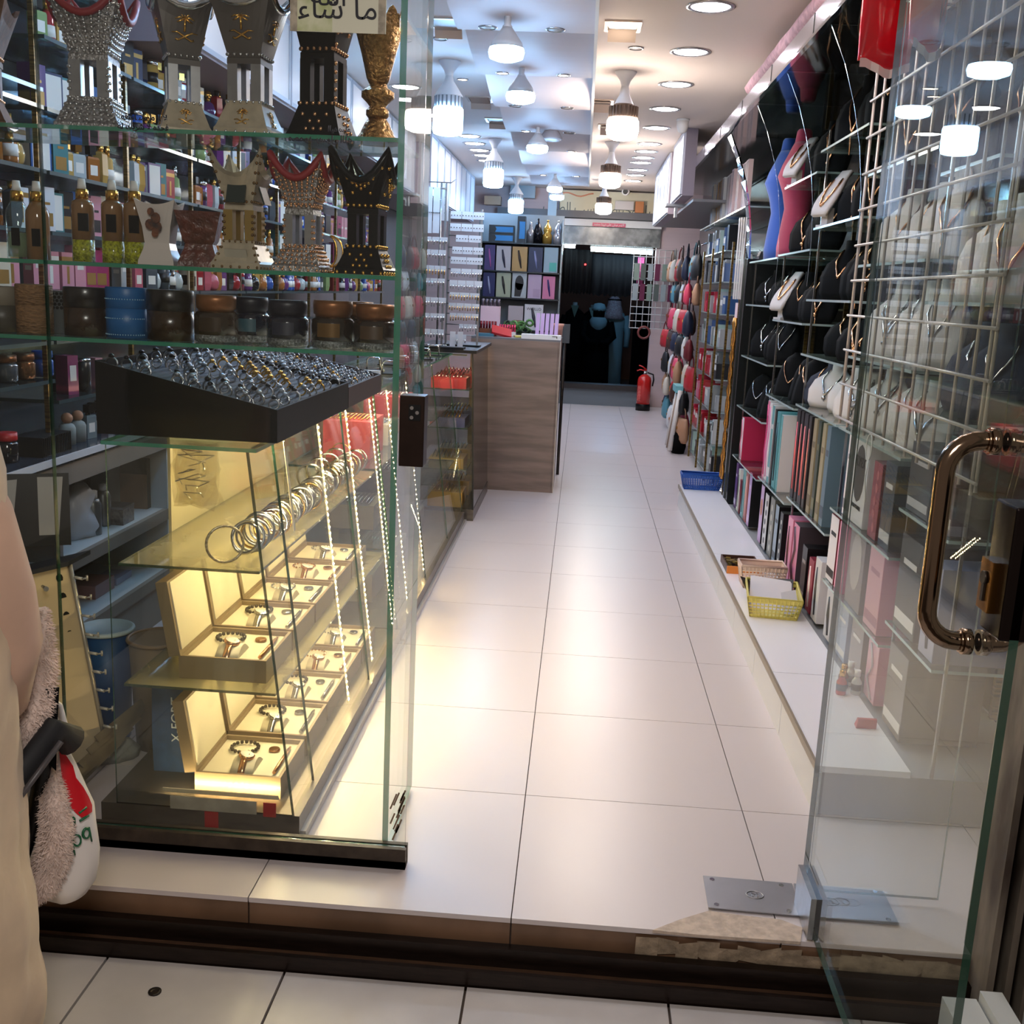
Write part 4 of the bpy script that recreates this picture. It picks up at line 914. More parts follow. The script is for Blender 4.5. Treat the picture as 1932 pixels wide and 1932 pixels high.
for k, px in enumerate((178, 197)):
    p = at(px, 1012, -1.70 - k * .03, .4508); t = thing('aluminium_bottle', f"tall grey aluminium bottle with a white cap, {'nearer' if k == 0 else 'farther'} of the pair", 'bottle', 'aluminium bottles in the cabinet', p)
    obj('body', B().lathe([(.026, 0), (.027, .004), (.027, .11), (.02, .128), (.012, .134)], 16), mat('alu_grey', (120, 122, 122), .35, .7), t); obj('cap', B().lathe([(.015, .132), (.015, .158), (.012, .16)], 14), white, t)
p = at(152, 1020, -1.73, .4508); t = thing('plastic_bag', 'crumpled white plastic bag in the cabinet', 'bag', None, p)
pr = random.Random(9); b = B()
b.loft([[((.05 + .02 * sin(3 * a + z * 40)) * k * cos(a), (.085 + .02 * sin(2 * a + z * 30)) * k * sin(a), z) for a in [2 * pi * i / 14 for i in range(14)]] for k, z in ((.8, 0), (1, .04), (1, .1), (.8, .15), (.4, .19), (.05, .2))])
obj('film', b, mat('bag_white', (206, 208, 214), .35), t)
p = at(224, 998, -1.70, .4508); t = thing('speckled_box', 'small grey box with silver speckles in the cabinet', 'box', None, p); obj('body', B().bx(-.05, .04, -.05, .05, 0, .06), mat('speckle_grey', (112, 104, 98), .4, c2=(60, 56, 54), scale=90), t); obj('lid', B().bx(-.051, .041, -.051, .051, .06, .068), steel, t)
p = at(262, 985, -1.74, .4508); t = thing('carton', 'tall dark carton with a tan front in the cabinet', 'carton', None, p); obj('body', B().bx(-.06, .05, -.03, .12, 0, .2), mat('carton_dark', (50, 46, 42), .5), t); obj('tan_side', B().bx(-.06, .05, -.0325, -.0305, .0, .14), mat('carton_tan', (146, 110, 84), .6), t)
for k, (px, lb, sz, c) in enumerate(((175, 'pinkish carton on the low cabinet shelf', (.1, .16, .05), (150, 112, 108)), (215, 'clear bag of parts on the low cabinet shelf', (.09, .14, .025), (150, 150, 170)), (230, 'brown carton with a white label at the back of the low shelf', (.1, .12, .11), (128, 112, 94)))):
    p = at(px, 1150, -1.76, .2008); single('carton', B().bx(-sz[0] / 2, sz[0] / 2, -sz[1] / 2, sz[1] / 2, 0, sz[2]), ocb, lb, 'carton', None, (p.x, p.y + (.25 if k == 2 else 0), p.z), 0, c)
p = W(60, 1000, y=2.78)
t = thing('photo_frame', 'black and white panelled display card in a black frame behind the window', 'frame', None, (-1.47, 2.76, .628), .5, rot=(-.18, 0, .45))
obj('board', B().bx(-.1, .1, -.004, .004, 0, .2), black, t); obj('white_panel', B().prism([(-.082, .18), (-.03, .185), (-.04, .1), (-.066, .018)], (0, -.0045, 0), (1, 0, 0), (0, 0, 1), .001), mat('panel_grey', (150, 150, 152), .5), t)
obj('white_panel', B().prism([(.02, .19), (.085, .19), (.07, .03), (.02, .03)], (0, -.0045, 0), (1, 0, 0), (0, 0, 1), .001), mat('panel_grey', ()), t)
# leaning slat board with pegs
TR, BR, TL, BL = W(131, 1062, y=2.7), W(205, 1470, y=2.7), W(-70, 1115, y=2.52), W(-30, 1560, y=2.52)
BR.z = BL.z = .05
sb = thing('slotted_board', 'cream perforated board with metal pegs leaning inside the window', 'board', None, (0, 0, 0))
nb = (TR - TL).cross(BL - TL).normalized()
if nb.y > 0: nb = -nb
brd = mat('board_cream', (206, 188, 154), .5, noise=.14, scale=7)
obj('board', slab([TL, TR, BR, BL], -.018, nb), [brd, blk], sb)
obj('edge', B().tube([TR + nb * .002, BR + nb * .002], .006, 6), mat('edge_alu', (186, 182, 172), .3, .6), sb)
for k in range(10):
    t_ = .06 + k * .095; c = TL.lerp(TR, .88).lerp(BL.lerp(BR, .88), t_) + nb * .001; u = (TR - TL).normalized(); w = u.cross(nb)
    obj('slot', B().prism([(.009 * cos(a), .013 * sin(a)) for a in [2 * pi * i / 10 for i in range(10)]], c, u, w, .0012), black, sb)
    if k < 9:
        c = TR.lerp(BR, t_ + .01); obj('peg', B().cyl(c, c + V((.03, -.004, -.002)), .0042, 8).cyl(c + V((.03, -.004, -.002)), c + V((.043, -.004, .001)), .0025, 8).cyl(c + V((.043, -.004, -.006)), c + V((.043, -.004, .008)), .003, 8), mat('peg_pale', (186, 184, 176), .35, .4), sb)
for px, py in ((80, 1106), (18, 1112), (104, 1272)):
    q = W(px, py, y=2.62); obj('screw', B().cyl(q, q + nb * .03, .004, 8).cyl(q + nb * .03, q + nb * .034, .007, 8), steel, sb)
o = single('board_ledge', B().loft([[TL + V((-.02, -.04, 0)), TL + V((-.02, .1, 0)), TL + V((-.02, .1, .012)), TL + V((-.02, -.04, .012))], [TR + V((.012, -.03, 0)), TR + V((.012, .1, 0)), TR + V((.012, .1, .012)), TR + V((.012, -.03, .012))]], smooth=False), mat('ledge_black', (34, 36, 42), .3), 'black narrow ledge on top of the cream perforated board', 'ledge')
# buckets on the staff side
def pail(loc, r, h, c, label, rimc, lid=None, name='bucket', seg=28):
    t = thing(name, label, 'bucket', None, loc)
    obj('body', B().lathe([(r * .8, 0), (r * .97, h), (r * .93, h), (r * .78, .01), (.001, .008)], seg), mat(name + '_side' + str(c), c, .45), t)
    obj('rim', B().tube([(r * cos(2 * pi * i / seg), r * sin(2 * pi * i / seg), h) for i in range(seg)], .006, 6, closed=True), mat(name + '_rim' + str(rimc), rimc, .4), t)
    if lid: obj('lid', B().lathe([(r * 1.02, h - .004), (r * 1.03, h + .006), (r * .95, h + .008), (r * .92, h + .002), (.001, h + .002)], seg), mat('lid_pale', lid, .4), t)
    return t
q = W(200, 1186, y=2.95); pail((q.x, q.y, 0), .078, q.z, (24, 78, 132), 'blue bucket with a pale lid on the staff side', (190, 206, 210), (178, 200, 208))
q = W(285, 1216, y=2.86); pail((q.x, q.y + .06, 0), .088, q.z, (134, 116, 96), 'brown open bin beside the blue bucket', (146, 120, 92), name='bin')
t = thing('fabric_case', 'blue fabric case with white lettering leaning behind the bottom gift boxes', 'case', None, W(395, 1360, y=2.75), 0); t.location = (-1.02, 2.64, .0665)
obj('body', B().loft([[(-.06 * k, -.03, z), (.05 * k, -.03, z), (.05 * k, .0, z), (-.06 * k, .0, z)] for k, z in ((1, 0), (1.05, .1), (1, .27))], smooth=False), mat('denim_blue', (40, 70, 116), .8, noise=.3, scale=50), t)
text('lettering', 'X-FORT', .036, mat('letter_pale', (206, 214, 226), .5), t, (.005, -.0315, .15), (pi / 2, -pi / 2, 0))
b = B(); pr = random.Random(6)
for k in range(6): b.box((-1.26 + k * .008, 2.62 + k * .035, .05 + k * .02), (.02, .3, .004), rot=Matrix.Rotation(.7 + k * .05, 3, 'Y') @ Matrix.Rotation(.3, 3, 'X'))
single('paper_pile', b, mat('paper_dirty', (120, 110, 92), .8, noise=.4, scale=12), 'pile of worn papers and boards on the floor behind the window', 'papers')['kind'] = 'stuff'
q = W(225, 1400, y=2.8); single('tissue_heap', B().loft([[((.07 + .02 * sin(4 * a)) * k * cos(a), (.05 + .015 * cos(3 * a)) * k * sin(a), z) for a in [2 * pi * i / 12 for i in range(12)]] for k, z in ((1, 0), (1.1, .03), (.7, .06), (.1, .075))]), mat('tissue', (150, 150, 144), .9, bump=.6, scale=40), 'heap of crumpled grey tissue on the floor behind the window', 'tissue', None, (q.x - .03, 2.8, 0))
# ------------------------------------------------------------------ the necklace side on the right
BAYS = {'A': (5.64, 6.6), 'B': (4.85, 5.64), 'C': (4.03, 4.85), 'D': (3.2, 4.03), 'E': (2.72, 3.2)}
LEV = {'A': (1.60, 1.355, 1.055, .755, .45), 'B': (1.935, 1.61, 1.29, .912, .478), 'C': (2.013, 1.695, 1.395, 1.162, .94, .52), 'D': (1.83, 1.52, 1.2, .94, .635, .357), 'E': (1.75, 1.4, 1.1, .8, .45)}
ns = thing('necklace_shelving', 'glass shelving with dark mirror back along the right wall, for necklaces and boxes', 'shelving', None, (0, 0, 0))
bronze = mat('bronze_mirror', (54, 50, 46), .1, .7)
obj('back_mirror', B().bx(1.355, 1.365, 2.36, 6.75, .14, 2.325), bronze, ns)
for y in (2.74, 3.2, 4.03, 4.85, 5.64, 6.55):
    obj('upright', B().bx(1.325, 1.345, y - .02, y + .0, .15, 2.3), slotm, ns)
    obj('front_rod', B().bx(1.0, 1.008, y - .02, y - .012, .15, 2.1 if y < 5 else 1.6), mat('rod_steel', (170, 166, 158), .2, .9), ns)
shg = mat('shelf_edge_pale', (176, 196, 198), .15, .2)
for k, (a, c) in BAYS.items():
    for z in LEV[k]: obj('shelf', sheet(.97, 1.35, a + .015, c - .025, z - .009, z), [GSH, shg], ns)
# curved fins at the bay divisions
def curve_fin(y, zlow, t=.006):
    pr_ = [(.97, zlow), (.97, 1.62), (.962, 1.78), (.94, 1.93), (.905, 2.07), (.86, 2.2), (.80, 2.325), (1.345, 2.325), (1.345, zlow)]
    b = B().prism(pr_, (0, y, 0), (1, 0, 0), (0, 0, 1), -t); 
    n = len(pr_)
    for i in range(n): b.m[2 + i] = 1
    return b
for y in (4.03, 4.85, 5.64): obj('curved_divider', curve_fin(y - .012, 1.45), [glass('fin_glass', (236, 240, 238), .02, gain=.5), mat('fin_edge', (150, 158, 162), .15, .5)], ns)
post = thing('mirror_arch', 'curved arch strip faced with mirror at the far end of the necklace shelves', 'mirror', None, (0, 0, 0))
cv = [(.97, 1.62), (.962, 1.78), (.94, 1.93), (.905, 2.07), (.86, 2.2), (.80, 2.325)]
pr = random.Random(3)
for (a, b1), (c, d1) in zip(cv, cv[1:]):
    for s in (0, .5):
        p = V((a + (c - a) * s, 0, b1 + (d1 - b1) * s)); q = V((a + (c - a) * (s + .47), 0, b1 + (d1 - b1) * (s + .47))); o_ = pr.uniform(-.004, .004)
        obj('mirror_piece', B().loft([[(p.x + o_, 6.62, p.z), (p.x - o_, 6.74, p.z), (p.x + .01, 6.74, p.z), (p.x + .01, 6.62, p.z)], [(q.x - o_, 6.62, q.z), (q.x + o_, 6.74, q.z), (q.x + .01, 6.74, q.z), (q.x + .01, 6.62, q.z)]], smooth=False), chrome, post)
obj('dark_post', B().bx(.965, 1.35, 6.62, 6.74, .02, 1.62), mat('post_dark', (30, 32, 32), .2), post); obj('front_strip', B().bx(.955, .965, 6.70, 6.74, .15, 1.62), mat('post_steel', (90, 96, 96), .2, .7), post)
# canopy over the shelves
can = thing('mirror_canopy', 'long mirrored canopy with a chrome fascia above the necklace shelves', 'canopy', None, (0, 0, 0))
obj('fascia', B().bx(.775, .785, 2.4, 10.6, 2.33, 2.405), mat('fascia_chrome', (214, 208, 214), .16, .9), can); obj('lower_trim', B().bx(.77, .79, 2.4, 10.6, 2.318, 2.33), chrome, can)
for k in range(8): obj('fascia_joint', B().bx(.773, .776, 3.3 + k * .9, 3.306 + k * .9, 2.33, 2.405), darkmetal, can)
obj('soffit', B().bx(.79, 1.37, 2.4, 6.76, 2.328, 2.336), mat('soffit_mirror', (70, 70, 72), .06, .85), can); obj('soffit', B().bx(.79, 1.37, 6.76, 10.6, 2.328, 2.336), mat('soffit_grey', (104, 106, 108), .15, .7), can)
obj('top', B().bx(.79, 1.37, 2.4, 10.6, 2.395, 2.403), white, can)
b = B(); pr = random.Random(1)
rings = []
for k in range(13):
    y = 3.95 + 2.0 * k / 12; rings.append([(.86 + (.085 + pr.uniform(-.004, .004)) * cos(a), y, 2.458 + .052 * sin(a)) for a in [2 * pi * i / 14 for i in range(14)]])
single('cushion_roll', b.loft(rings), mat('quilt_pink', (206, 160, 166), .8, noise=.3, scale=30, bump=.9), 'long dusty pink quilted roll lying on top of the mirrored canopy', 'quilt')
o = thing('steel_box', 'shiny steel casing on the canopy at the entrance end of the pink roll', 'casing', None, (.90, 3.45, 2.4035)); obj('casing', B().bx(-.1, .12, -.45, .3, 0, .19), mat('casing_steel', (196, 186, 176), .22, .85), o); obj('seam', B().bx(-.103, -.1, -.02, -.015, 0, .19), darkmetal, o)

# bench
benchm = mat('bench_white', (240, 238, 242), .28); 
be = thing('bench', 'low white bench step running along the foot of the necklace shelves', 'bench', None, (0, 0, 0))
for a, c in ((2.76, 3.5), (3.5, 5.18), (5.18, 7.12)): obj('top', B().bx(.712, .962, a + .002, c - .002, .128, .146), benchm, be)
obj('edge_strip', B().bx(.708, .716, 2.76, 7.12, .126, .1475), mat('bench_edge', (150, 138, 120), .4, .3), be)
for a in range(8): obj('front_tile', B().bx(.716, .726, 2.76 + a * .545 + .002, 2.76 + (a + 1) * .545 - .002, 0, .126), mat('bench_tile', (206, 206, 204), .25), be)
obj('body', B().bx(.727, 1.36, 2.77, 6.61, 0, .127).bx(.727, .95, 6.61, 7.1, 0, .127), mat('bench_core', (150, 150, 150), .6), be)

# necklace busts (face -X)
leather = mat('leather_white', (214, 210, 208), .35); greyv = mat('velvet_slate', (62, 66, 80), .8)
def bust_mesh(h, style):
    b = B(); n = 9; R = []
    if style == 'board':      # bowed neck-and-chest board
        prof = [(0, .072, .0), (.12, .088, .004), (.38, .098, .02), (.6, .09, .05), (.74, .058, .078), (.84, .036, .092), (1, .04, .104)]
        for t, w, x in prof:
            f = [(x - .03 * (1 - (u / 1.) ** 2) * (.5 + .5 * t), u * w, t * h) for u in [-1 + 2 * i / (n - 1) for i in range(n)]]
            R.append(f + [(p[0] + .012, p[1] * .96, p[2]) for p in reversed(f)])
    elif style == 'round':    # low rounded shoulders
        for t in [i / 8 for i in range(9)]:
            w = .095 * sqrt(max(1 - t ** 3, .02)); x = .05 * t
            f = [(x - .03 * (1 - u ** 2), u * w, t * h) for u in [-1 + 2 * i / (n - 1) for i in range(n)]]
            R.append(f + [(p[0] + .012, p[1] * .96, p[2]) for p in reversed(f)])
    else:                     # white bowed plate on a foot
        for t in [i / 8 for i in range(9)]:
            w = .03 + .03 * sin(pi * min(t + .15, 1)); x = -.05 + .13 * t ** 1.3
            f = [(x, u * w, .05 + t * (h - .05)) for u in [-1 + 2 * i / (n - 1) for i in range(n)]]
            R.append(f + [(p[0] + .014, p[1], p[2] - .008) for p in reversed(f)])
        b.bx(-.03, .04, -.03, .03, 0, .01).bx(-.012, .02, -.02, .02, .01, .08)
    return b.loft(R, smooth=True)
def chain(h, style, kind, seed):
    pr = random.Random(seed); b = B()
    def front(t, u):
        if style == 'board':
            prof = [(0, .072, .0), (.12, .088, .004), (.38, .098, .02), (.6, .09, .05), (.74, .058, .078), (.84, .036, .092), (1, .04, .104)]
            for (t0, w0, x0), (t1, w1, x1) in zip(prof, prof[1:]):
                if t <= t1: k = (t - t0) / (t1 - t0); w = w0 + (w1 - w0) * k; x = x0 + (x1 - x0) * k; break
            return (x - .03 * (1 - u * u) * (.5 + .5 * t) - .004, u * w, t * h)
        if style == 'round':
            w = .095 * sqrt(max(1 - t ** 3, .02)); return (.05 * t - .03 * (1 - u * u) - .004, u * w, t * h)
        w = .03 + .03 * sin(pi * min(t + .15, 1)); return (-.05 + .13 * t ** 1.3 - .004, u * w, .05 + t * (h - .05))
    top = .84 if style == 'board' else .8; lo = pr.uniform(.16, .4)
    def vee(lo, r, um):
        pts = []
        for i in range(17):
            s = -1 + i / 8; t = lo + (top - lo) * abs(s) ** 1.25; pts.append(front(t, s * um if style != 'board' else s * min(.95, .25 + .6 * abs(s))))
        b.tube(pts, [r * (1.9 if i % 2 else 1.1) for i in range(17)], 5); return pts
    pts = vee(lo, .0034 if kind != 'thin' else .002, .8)
    if kind == 'double': vee(lo + .16, .003, .6)
    if kind == 'fringe':
        for i in range(3, 14): p = V(pts[i]); b.tube([p, p + V((-.004, 0, -.018)), p + V((-.002, 0, -.034))], [.0025, .004, .001], 5)
    if kind in ('pendant', 'double'):
        p = V(pts[8]); b.ball(p + V((-.003, 0, -.012)), .011, 8, k=5); b.tube([p + V((0, 0, -.02)), p + V((0, 0, -.05))], [.003, .005], 5)
    if kind == 'drop':
        p = V(pts[8]); b.tube([p, p + V((-.002, 0, -.04)), p + V((0, 0, -.085))], [.004, .006, .003], 5)
    return b
BUSTM = {}
def put_bust(bay_, li, u, style, m, metal, kind, h, label, rz=.8, dx=0):
    a, c = BAYS[bay_]; y = a + (c - a) * u; z = (LEV[bay_] + (.1465,))[li] + .0006
    key = (round(h, 3), style)
    if key not in BUSTM: BUSTM[key] = bust_mesh(h, style).mesh('bust', oc('bust_oc', .8, spec=.15))
    t = thing('necklace_bust', label, 'necklace bust', 'necklace busts on the glass shelves', (1.06 + dx, y, z), rz)
    cols = {'black': (7, 7, 8), 'white': (214, 208, 206), 'slate': (58, 62, 76)}
    obj('bust', BUSTM[key], None, t, color=cols[m])
    nk = single('necklace', chain(h, style, kind, int(y * 1000 + z * 100)), metal, f"{'gold' if metal is rose or metal is gold else 'silver'} {KN[kind]} on the {label.replace(' from the entrance', '')}", 'necklace', 'necklaces on the busts', (1.06 + dx, y, z), rz)
    return t
KN = {'thin': 'chain', 'pendant': 'pendant necklace', 'double': 'double necklace', 'fringe': 'fringe necklace', 'drop': 'long drop necklace', 'rope': 'rope chain'}
BN = {'A': 'farthest bay', 'B': 'second farthest bay', 'C': 'middle bay', 'D': 'bay behind the grid', 'E': 'bay by the door'}
LN = ['top', 'second', 'third', 'fourth', 'fifth', 'sixth', 'lowest']
plan = [('A', 1, 'board', 'black', silver, ('double', 'thin', 'pendant'), .2), ('A', 2, 'board', 'black', silver, ('thin', 'thin', 'pendant'), .24), ('A', 3, 'round', 'black', silver, ('thin', 'thin', 'thin'), .2),
        ('B', 0, 'board', 'black', rose, ('double', 'pendant'), .3), ('B', 1, 'board', 'black', rose, ('rope', 'drop', 'pendant'), .26), ('B', 2, 'board', 'black', rose, ('pendant', 'rope', 'thin'), .24), ('B', 3, 'round', 'black', rose, ('rope', 'thin', 'thin'), .22),
        ('C', 0, 'board', 'black', rose, ('rope', 'pendant', 'drop'), .29), ('C', 1, 'board', 'black', rose, ('drop', 'double'), .26), ('C', 2, 'board', 'black', rose, ('double', 'drop', 'rope'), .25), ('C', 3, 'board', 'black', rose, ('fringe', 'rope'), .2), 
        ('C', 4, 'board', 'white', silver, ('double', 'thin', 'pendant'), .19), ('D', 0, 'board', 'black', rose, ('rope', 'drop', 'rope'), .28), ('D', 1, 'board', 'white', rose, ('drop', 'rope', 'thin'), .26), ('D', 2, 'board', 'white', silver, ('thin', 'pendant', 'double'), .27), ('D', 3, 'board', 'white', silver, ('drop', 'thin', 'double'), .22),
        ('E', 0, 'board', 'black', rose, ('rope', 'drop'), .28), ('E', 1, 'board', 'white', rose, ('drop', 'rope'), .28), ('E', 2, 'board', 'slate', silver, ('thin', 'pendant'), .25)]
for by, li, st, m, me, kinds, h in plan:
    n = len(kinds)
    for i, kd in enumerate(kinds):
        put_bust(by, li, (i + .5) / n * .88 + .04, st, m, me, kd, h, f"{m} {'rounded ' if st == 'round' else ''}bust, {nth(i)} from the entrance, {LN[li]} shelf, {BN[by]}", dx=.03 * (i % 2))
for by, li, u, me, lb in (('B', 0, .9, rose, 'bowed white plate on a foot, top shelf, second farthest bay'), ('C', 1, .9, rose, 'bowed white plate on a foot, second shelf, middle bay'), ('B', 2, .93, rose, 'bowed white plate on a foot, third shelf, second farthest bay')):
    put_bust(by, li, u, 'plate', 'white', me, 'rope', .24, lb, rz=.45, dx=-.05)
put_bust('C', 4, .88, 'board', 'slate', rose, 'thin', .2, 'slate blue bust at the far end of the white busts')

# mannequin torsos in stretch tops
def torso(loc, c, label, rz):
    t = thing('torso_mannequin', label, 'mannequin', 'stretch topped torso mannequins', loc, rz)
    b = B(); prof = [(0, .118, .085), (.06, .12, .088), (.16, .105, .078), (.26, .088, .066), (.34, .1, .08), (.42, .118, .096), (.48, .12, .088), (.53, .118, .07), (.57, .085, .055), (.595, .045, .045), (.65, .038, .038), (.66, .03, .03)]
    obj('body', B().loft([[(r2 * cos(a) - (.02 * math.exp(-((z - .42) / .06) ** 2) if cos(a) < 0 else 0), r1 * sin(a), z) for a in [2 * pi * i / 20 for i in range(20)]] for z, r1, r2 in prof[:10]]), mat('jersey' + str(c), c, .8, sheen=.3), t)
    obj('neck', B().loft([[(r2 * cos(a), r1 * sin(a), z) for a in [2 * pi * i / 16 for i in range(16)]] for z, r1, r2 in prof[9:]]), mat('jersey' + str(c), ()), t)
    obj('base', B().lathe([(.07, -.0), (.07, .004)], 16), black, t, loc=(0, 0, 0))
torso((1.09, 6.28, 1.601), (30, 82, 170), 'bright blue torso mannequin on the top shelf, behind the pink one', .15); torso((1.1, 5.93, 1.601), (196, 62, 98), 'deep pink torso mannequin in front of the blue one', .15)

# upright product boxes
def pbox(y, z, w, h, d, body, front, label, deco=None, dx=0, side=None, rz=0.):
    t = thing('product_box', label, 'product box', 'upright product boxes under the necklaces', (.985 + dx, y, z + .0006), rz)
    obj('carton', B().bx(0, d, -w / 2, w / 2, 0, h), ocb, t, color=body)
    obj('front_print', B().bx(-.0008, 0, -w / 2 + .0015, w / 2 - .0015, .0015, h - .0015), ocb, t, color=front)
    if side: obj('side_print', B().bx(.004, d - .004, -w / 2 - .0008, -w / 2, .004, h - .004), ocb, t, color=side)
    if deco:
        b = B(); pr = random.Random(int(y * 977)); kind, c = deco
        if kind == 'tool': b.tube([(-.0016, -w * .1, h * .1), (-.0016, -w * .02, h * .5), (-.0016, w * .1, h * .86)], [w * .06, w * .1, w * .04], 5, flat=.15)
        elif kind == 'band': b.bx(-.0016, -.0008, -w * .45, w * .45, h * .08, h * .2).bx(-.0016, -.0008, -w * .3, w * .3, h * .7, h * .76)
        elif kind == 'face': b.prism([(w * .34 * cos(a), h * .62 + w * .5 * sin(a)) for a in [2 * pi * i / 12 for i in range(12)]], (-.001, 0, 0), (0, -1, 0), (0, 0, 1), .0008)
        elif kind == 'swirl': b.tube([(-.0016, -w * .3, h * .05), (-.0016, w * .25, h * .35), (-.0016, -w * .15, h * .62), (-.0016, w * .2, h * .95)], w * .09, 4, flat=.2)
        elif kind == 'dots':
            for i in range(5): b.prism([(w * .16 * cos(a), h * (.15 + .17 * i) + w * .16 * sin(a)) for a in [2 * pi * j / 8 for j in range(8)]], (-.001, pr.uniform(-.1, .1) * w, 0), (0, -1, 0), (0, 0, 1), .0008)
        obj('print_motif', b, mat('motif' + str(c), c, .4), t, kind='stuff')
    return t
def lettering(t, s, size, c, y, z, up=False, x=-.0022):
    text('lettering', s, size, mat('letter' + str(c), c, .5), t, (x, y, z), (pi / 2, 0, -pi / 2) if not up else (pi / 2, -pi / 2, -pi / 2))
WH, BK_, PK, LI, TE, DK = (226, 222, 226), (16, 15, 18), (222, 130, 164), (190, 160, 206), (92, 158, 164), (38, 33, 37)
ROW = 'on the shelf above the bench'
rowA = [(6.36, .075, .25, (200, 40, 84), WH, ('swirl', (226, 150, 170)), 'crimson box with a white face standing alone in the farthest bay', (190, 34, 80))]
for y, w, h, bd, fr, dc, lb, sd in rowA: pbox(y, .45, w, h, .2, bd, fr, lb, dc, side=sd)
zB = .478
t = pbox(5.56, zB, .055, .4, .24, WH, PK, 'pink and white box with a swirl, first of the tall row under the black busts', ('swirl', (206, 60, 120))); lettering(t, 'AYUMI', .03, BK_, .0, .28, True)
t = pbox(5.49, zB, .055, .395, .24, WH, WH, 'white and lilac box with a pink swirl, second of the tall row', ('swirl', (214, 120, 170)))
pbox(5.415, zB, .06, .39, .24, WH, TE, 'pale teal box beside the white and lilac box in the tall row', ('band', WH)); pbox(5.345, zB, .045, .38, .24, BK_, BK_, 'thin black box between two teal boxes in the tall row', ('band', (60, 66, 74)))
pbox(5.26, zB, .085, .375, .24, TE, (74, 146, 154), 'wide teal box with a dark hair tool print in the tall row', ('tool', (30, 40, 48))); pbox(5.17, zB, .045, .37, .24, WH, TE, 'narrow teal box with pale edges, last teal box of the tall row', ('dots', (120, 180, 184)))
zC = .52
for k, (w, fr, dc, lb) in enumerate(((.07, DK, ('tool', (232, 110, 120)), 'dark box with a pink styling tool, first of the grey black group'), (.05, DK, ('tool', (240, 130, 130)), 'dark box with a pink styling tool, second of the grey black group'), (.075, (46, 42, 46), ('tool', (232, 120, 124)), 'dark box with a slim pink tool and white wording, third of the grey black group'),
        (.05, (52, 50, 52), ('tool', (216, 130, 120)), 'dark box with a pale stripe, last of the grey black group'), (.06, (150, 138, 112), ('band', (110, 100, 80)), 'olive tan box beside the dark boxes'), (.05, (60, 70, 62), ('band', (120, 120, 96)), 'dark green box behind the olive tan box'), (.055, (160, 150, 122), ('band', (120, 110, 90)), 'second olive tan box, beyond the dark green one'), (.06, (96, 120, 136), ('band', (70, 84, 100)), 'slate blue box at the entrance end of the group'))):
    pbox(4.80 - k * .083 - (.02 if k > 3 else 0), zC, w, .395, .24, DK if k < 4 else fr, fr, lb, dc)
pbox(4.07 - .0, .636, .05, .2, .15, (36, 46, 96), (44, 56, 112), 'small dark blue box leaning on the big white box', ('band', (160, 176, 220)), rz=-.35) if False else None
t = thing('product_box', 'small navy blue box lying askew beside the white tool box', 'product box', None, (1.0, 3.945, .6357), -.3); obj('carton', B().bx(0, .12, -.05, .03, 0, .15), ocb, t, color=(36, 46, 100)); obj('print', B().bx(-.001, 0, -.035, .015, .03, .1), ocb, t, color=(110, 126, 190))
t = pbox(3.70, .636, .2, .285, .1, WH, WH, 'large white box with a dark hair tool picture behind the glass door', ('face', (70, 66, 68)), side=WH, dx=.0)
lettering(t, 'FLYEX', .05, BK_, .0, .215); lettering(t, '5PIN POWER', .02, BK_, .0, .06)
t = pbox(3.855, .636, .06, .29, .12, WH, WH, 'narrow white box with grey print between the navy box and the large white box', ('band', (120, 120, 126)))
pbox(3.48, .636, .1, .25, .14, (120, 60, 70), (150, 70, 84), 'brick red box beyond the large white box, behind the door glass', ('dots', (190, 110, 120))); pbox(3.34, .636, .12, .27, .14, (60, 66, 76), (50, 60, 76), 'dark slate box with faint wording, behind the door glass', ('band', (200, 200, 206)))
